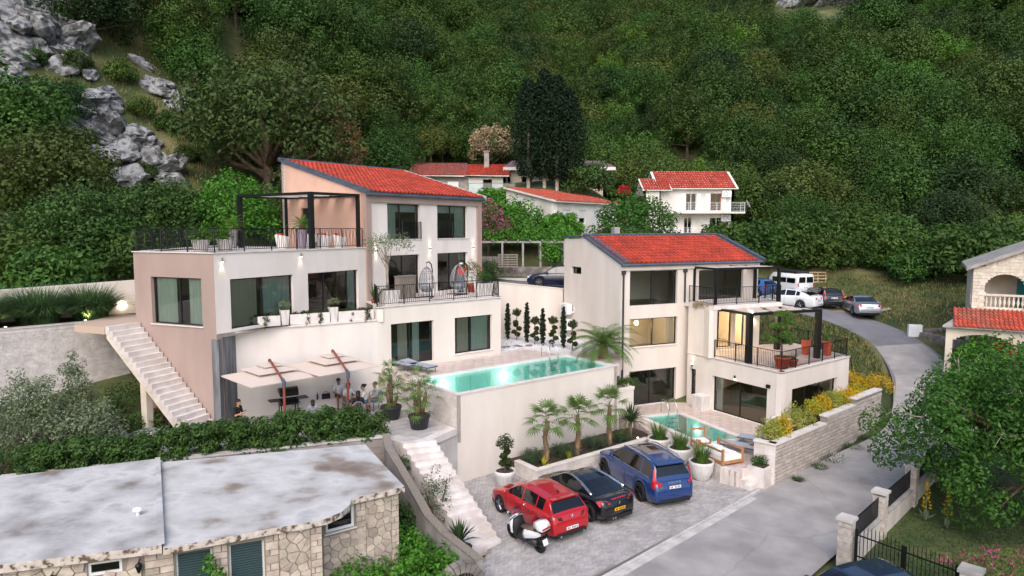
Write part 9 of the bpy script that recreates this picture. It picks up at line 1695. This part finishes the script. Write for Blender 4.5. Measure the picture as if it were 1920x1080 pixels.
for k, (x, y, r3, m_, lb) in enumerate(((-18.6, 46.0, (2.6, 2.2, 2.4), 'leaf_vine', 'bright green shrub with pale blossom behind the roof terrace'), (-22.5, 44.0, (2.6, 2.2, 2.0), 'leaf_hedge', 'dark shrub behind the grass bed wall'), (-15.5, 51.5, (2.8, 2.2, 2.8), 'leaf_shrub', 'yellowish tree crown behind the roof terrace pergola'), (-26, 41, (2.8, 2.2, 2.4), 'leaf_hedge', 'dark broad shrub above the plain garden wall'), (-30, 37.5, (3, 2.2, 2.4), 'leaf_hedge', 'dark broad shrub above the far end of the plain wall'))): bush(lb, gl(x, y, -.3), r3, m_, 70, .75, 90, .26, .14, seed=210 + k)
# shrubs on the bank behind the lay-by
bp = None; pos = [(16.5, 61.5), (18.5, 62.5), (20.5, 63.0), (22.5, 63.2), (24.6, 63.4), (26.6, 63.0), (28.6, 62.4), (30.6, 62.4), (32.6, 61.5), (34.5, 60.4), (36.3, 58.5), (19.6, 65.2), (23.6, 65.4), (27.6, 65.2), (31.6, 64.6), (35.2, 62.8), (38.5, 60.5), (33.8, 57.6), (36.6, 55.6), (39.5, 56.5), (17.5, 59.6), (38.5, 53), (41.5, 55), (34.5, 66), (39, 65), (43, 60), (46, 57), (37.5, 69), (42, 68), (33, 70), (37, 73.5)]
for k, (x, y) in enumerate(pos):
 lab = 'bushy green shrub on the overgrown bank behind the parked cars'
 if bp is None: bp = bush(lab, gl(x, y, -.2), (1.7, 1.5, 1.3), 'leaf_forest', 44, .55, 80, .26, .14, seed=250, group='shrubs on the bank behind the lay-by'); bp.scale = (1, 1, 1)
 else: dup(bp, gl(x, y, -.2), g_.random() * 6, lab, g_.uniform(.6, 1.7))
for k, (x, y) in enumerate([(-34.5, 56), (-30, 56.5), (-36.5, 58.5), (-28.5, 60.5), (-33, 61.8), (-30.8, 62.5), (-35.5, 63.5), (-38, 61), (-27.5, 54.5), (-31.5, 53), (-34.5, 53), (-29, 50.5), (-40.5, 58.5), (-44, 59.5), (-41, 65), (-21.5, 39.5), (-24, 40.2), (-19.3, 42), (-27.5, 37.5), (-22.5, 47.5), (-26, 46), (-18, 50), (-33, 35), (-24.5, 36.3), (-29.5, 43), (-32, 47)]):
 dup(bp, gl(x, y, -.2), g_.random() * 6, 'low bushy shrub among the limestone outcrops' if y > 49 else 'bushy shrub on the slope behind the plain garden wall', g_.uniform(.45, .8) if y > 49 else g_.uniform(.8, 1.2), group='shrubs on the rocky slope')
for k, (x, y) in enumerate([(-14, 72), (-12.5, 80), (-16.5, 67), (-10, 85), (-18, 70), (30, 74), (35, 69), (40, 63), (44, 67), (33, 77), (28, 79), (26.5, 83), (21, 86), (38, 74), (46, 61), (49, 56), (29, 67)]):
 dup(protos[k % 5], (x, y, hz(x, y) - .3), g_.random() * 6, sc=g_.uniform(.6, .95))
# grasses
gb_ = MB(); V = []; nx_, ny_ = 16, 16
for j in range(ny_ + 1):
 for i in range(nx_ + 1): f_, h_ = i / nx_, j / ny_; p = Vector((-21.5, 21.0, 0)).lerp(Vector((-12.6, 24.9, 0)), f_).lerp(Vector((-26, 24.2, 0)).lerp(Vector((-13.6, 30.2, 0)), f_), h_); V.append((p.x, p.y, tz(p.x, p.y) + .04))
gb_.add(V, [(j * 17 + i, j * 17 + i + 1, j * 17 + i + 18, j * 17 + i + 17) for j in range(16) for i in range(16)]); gb_.build('garden_soil', 'soil', kind='structure', smooth=True)
def grass_patch(name, label, n, region, L, w, m, seed, avoid=None):
 g = np.random.default_rng(seed); P = []
 X = g.uniform(region[0], region[1], n * 3); Y = g.uniform(region[2], region[3], n * 3); keep = [i for i in range(len(X)) if (len(region) < 5 or inside(region[4], X[i], Y[i])) and not (avoid and avoid(X[i], Y[i]))][:n]; X, Y = X[keep], Y[keep]; b = np.stack([X, Y, TZ(X, Y) - .02], 1); d = ring_dirs(len(X))
 q = np.concatenate([blade_quads(b[i::3], d[i::3], L, w, k, 2) for i, k in enumerate((.5, .9, 1.2))]); quads_obj(name, q, m, label=label, cat='grass', kind='stuff')
slope = [(19.3, 38.6), (22.0, 39.4), (23.3, 42.2), (24.2, 45.8), (24.1, 48.6), (22.5, 51), (18.5, 51.6), (13.2, 50), (13.2, 48.5), (15.6, 43), (17.8, 42.8), (19.2, 38.2)]
grass_patch('grass', 'rough green and dry grass on the slope beside the deck', 5200, (12, 25, 38, 52, slope), .42, .045, 'grass_green', 1); grass_patch('grass', 'dry straw-coloured grass on the slope beside the deck', 2600, (12, 25, 38, 52, slope), .5, .03, 'grass_dry', 2)
verge = [(26, 54), (28.6, 50.5), (28.8, 46), (27.9, 42.3), (26.3, 38.5), (31, 42), (36, 50), (38, 58), (28, 61), (15, 60), (16, 57)]
grass_patch('grass', 'dry grass verge beside the bend and the lay-by', 5200, (14, 39, 38, 62, verge), .34, .05, 'grass_dry', 3, lambda x, y: 17 < x < 28 and 53 < y < 58.5); grass_patch('grass', 'green weeds on the verge beside the bend', 4200, (14, 39, 38, 62, verge), .4, .05, 'grass_green', 4, lambda x, y: 17 < x < 28 and 53 < y < 58.5)
lawn = [(11.3, 20.9), (13.0, 18.2), (16, 14), (30, 14), (30, 34), (22.8, 31.8), (18.3, 28.6), (13.5, 23.8)]
grass_patch('lawn', 'green lawn behind the iron gate and fence', 20000, (11, 30, 14, 34, lawn), .2, .03, 'grass_green', 5)
grass_patch('grass', 'weeds under the shrubs of the yard', 2500, (-6, -1.5, 17, 26, [(-5.3, 18.2), (-1.8, 18), (-1.9, 20.6), (-3.3, 22.9), (-5, 25.6), (-5.2, 25.5), (-3.4, 21.4), (-5.5, 19.6)]), .3, .03, 'grass_green', 6)
grass_patch('grass', 'dry grass between the limestone outcrops', 6000, (-46, -26, 48, 70), .6, .06, 'grass_dry', 7); grass_patch('grass', 'rough grass in the rock garden', 2200, (-22, -14, 22, 31, [(-22, 24), (-17, 23.4), (-14.6, 25.4), (-14, 28), (-17.5, 30), (-19, 31)]), .25, .03, 'grass_green', 8)
for k, (s_, w) in enumerate(((1.2, .35), (3.2, .5), (4.6, 1.0), (6.6, .7), (8.3, .6))): p = local(SA, SB, s_, .45); grass_clump('tuft of roadside weeds at the foot of the street wall, %s from its white end' % ordn[k], (p.x, p.y, .04 + .6 * (s_ / LS) ** 1.4), 160, .28, .02, .9, 'grass_green', spread=w * .6, name='weeds', group='weeds at the foot of the street wall')
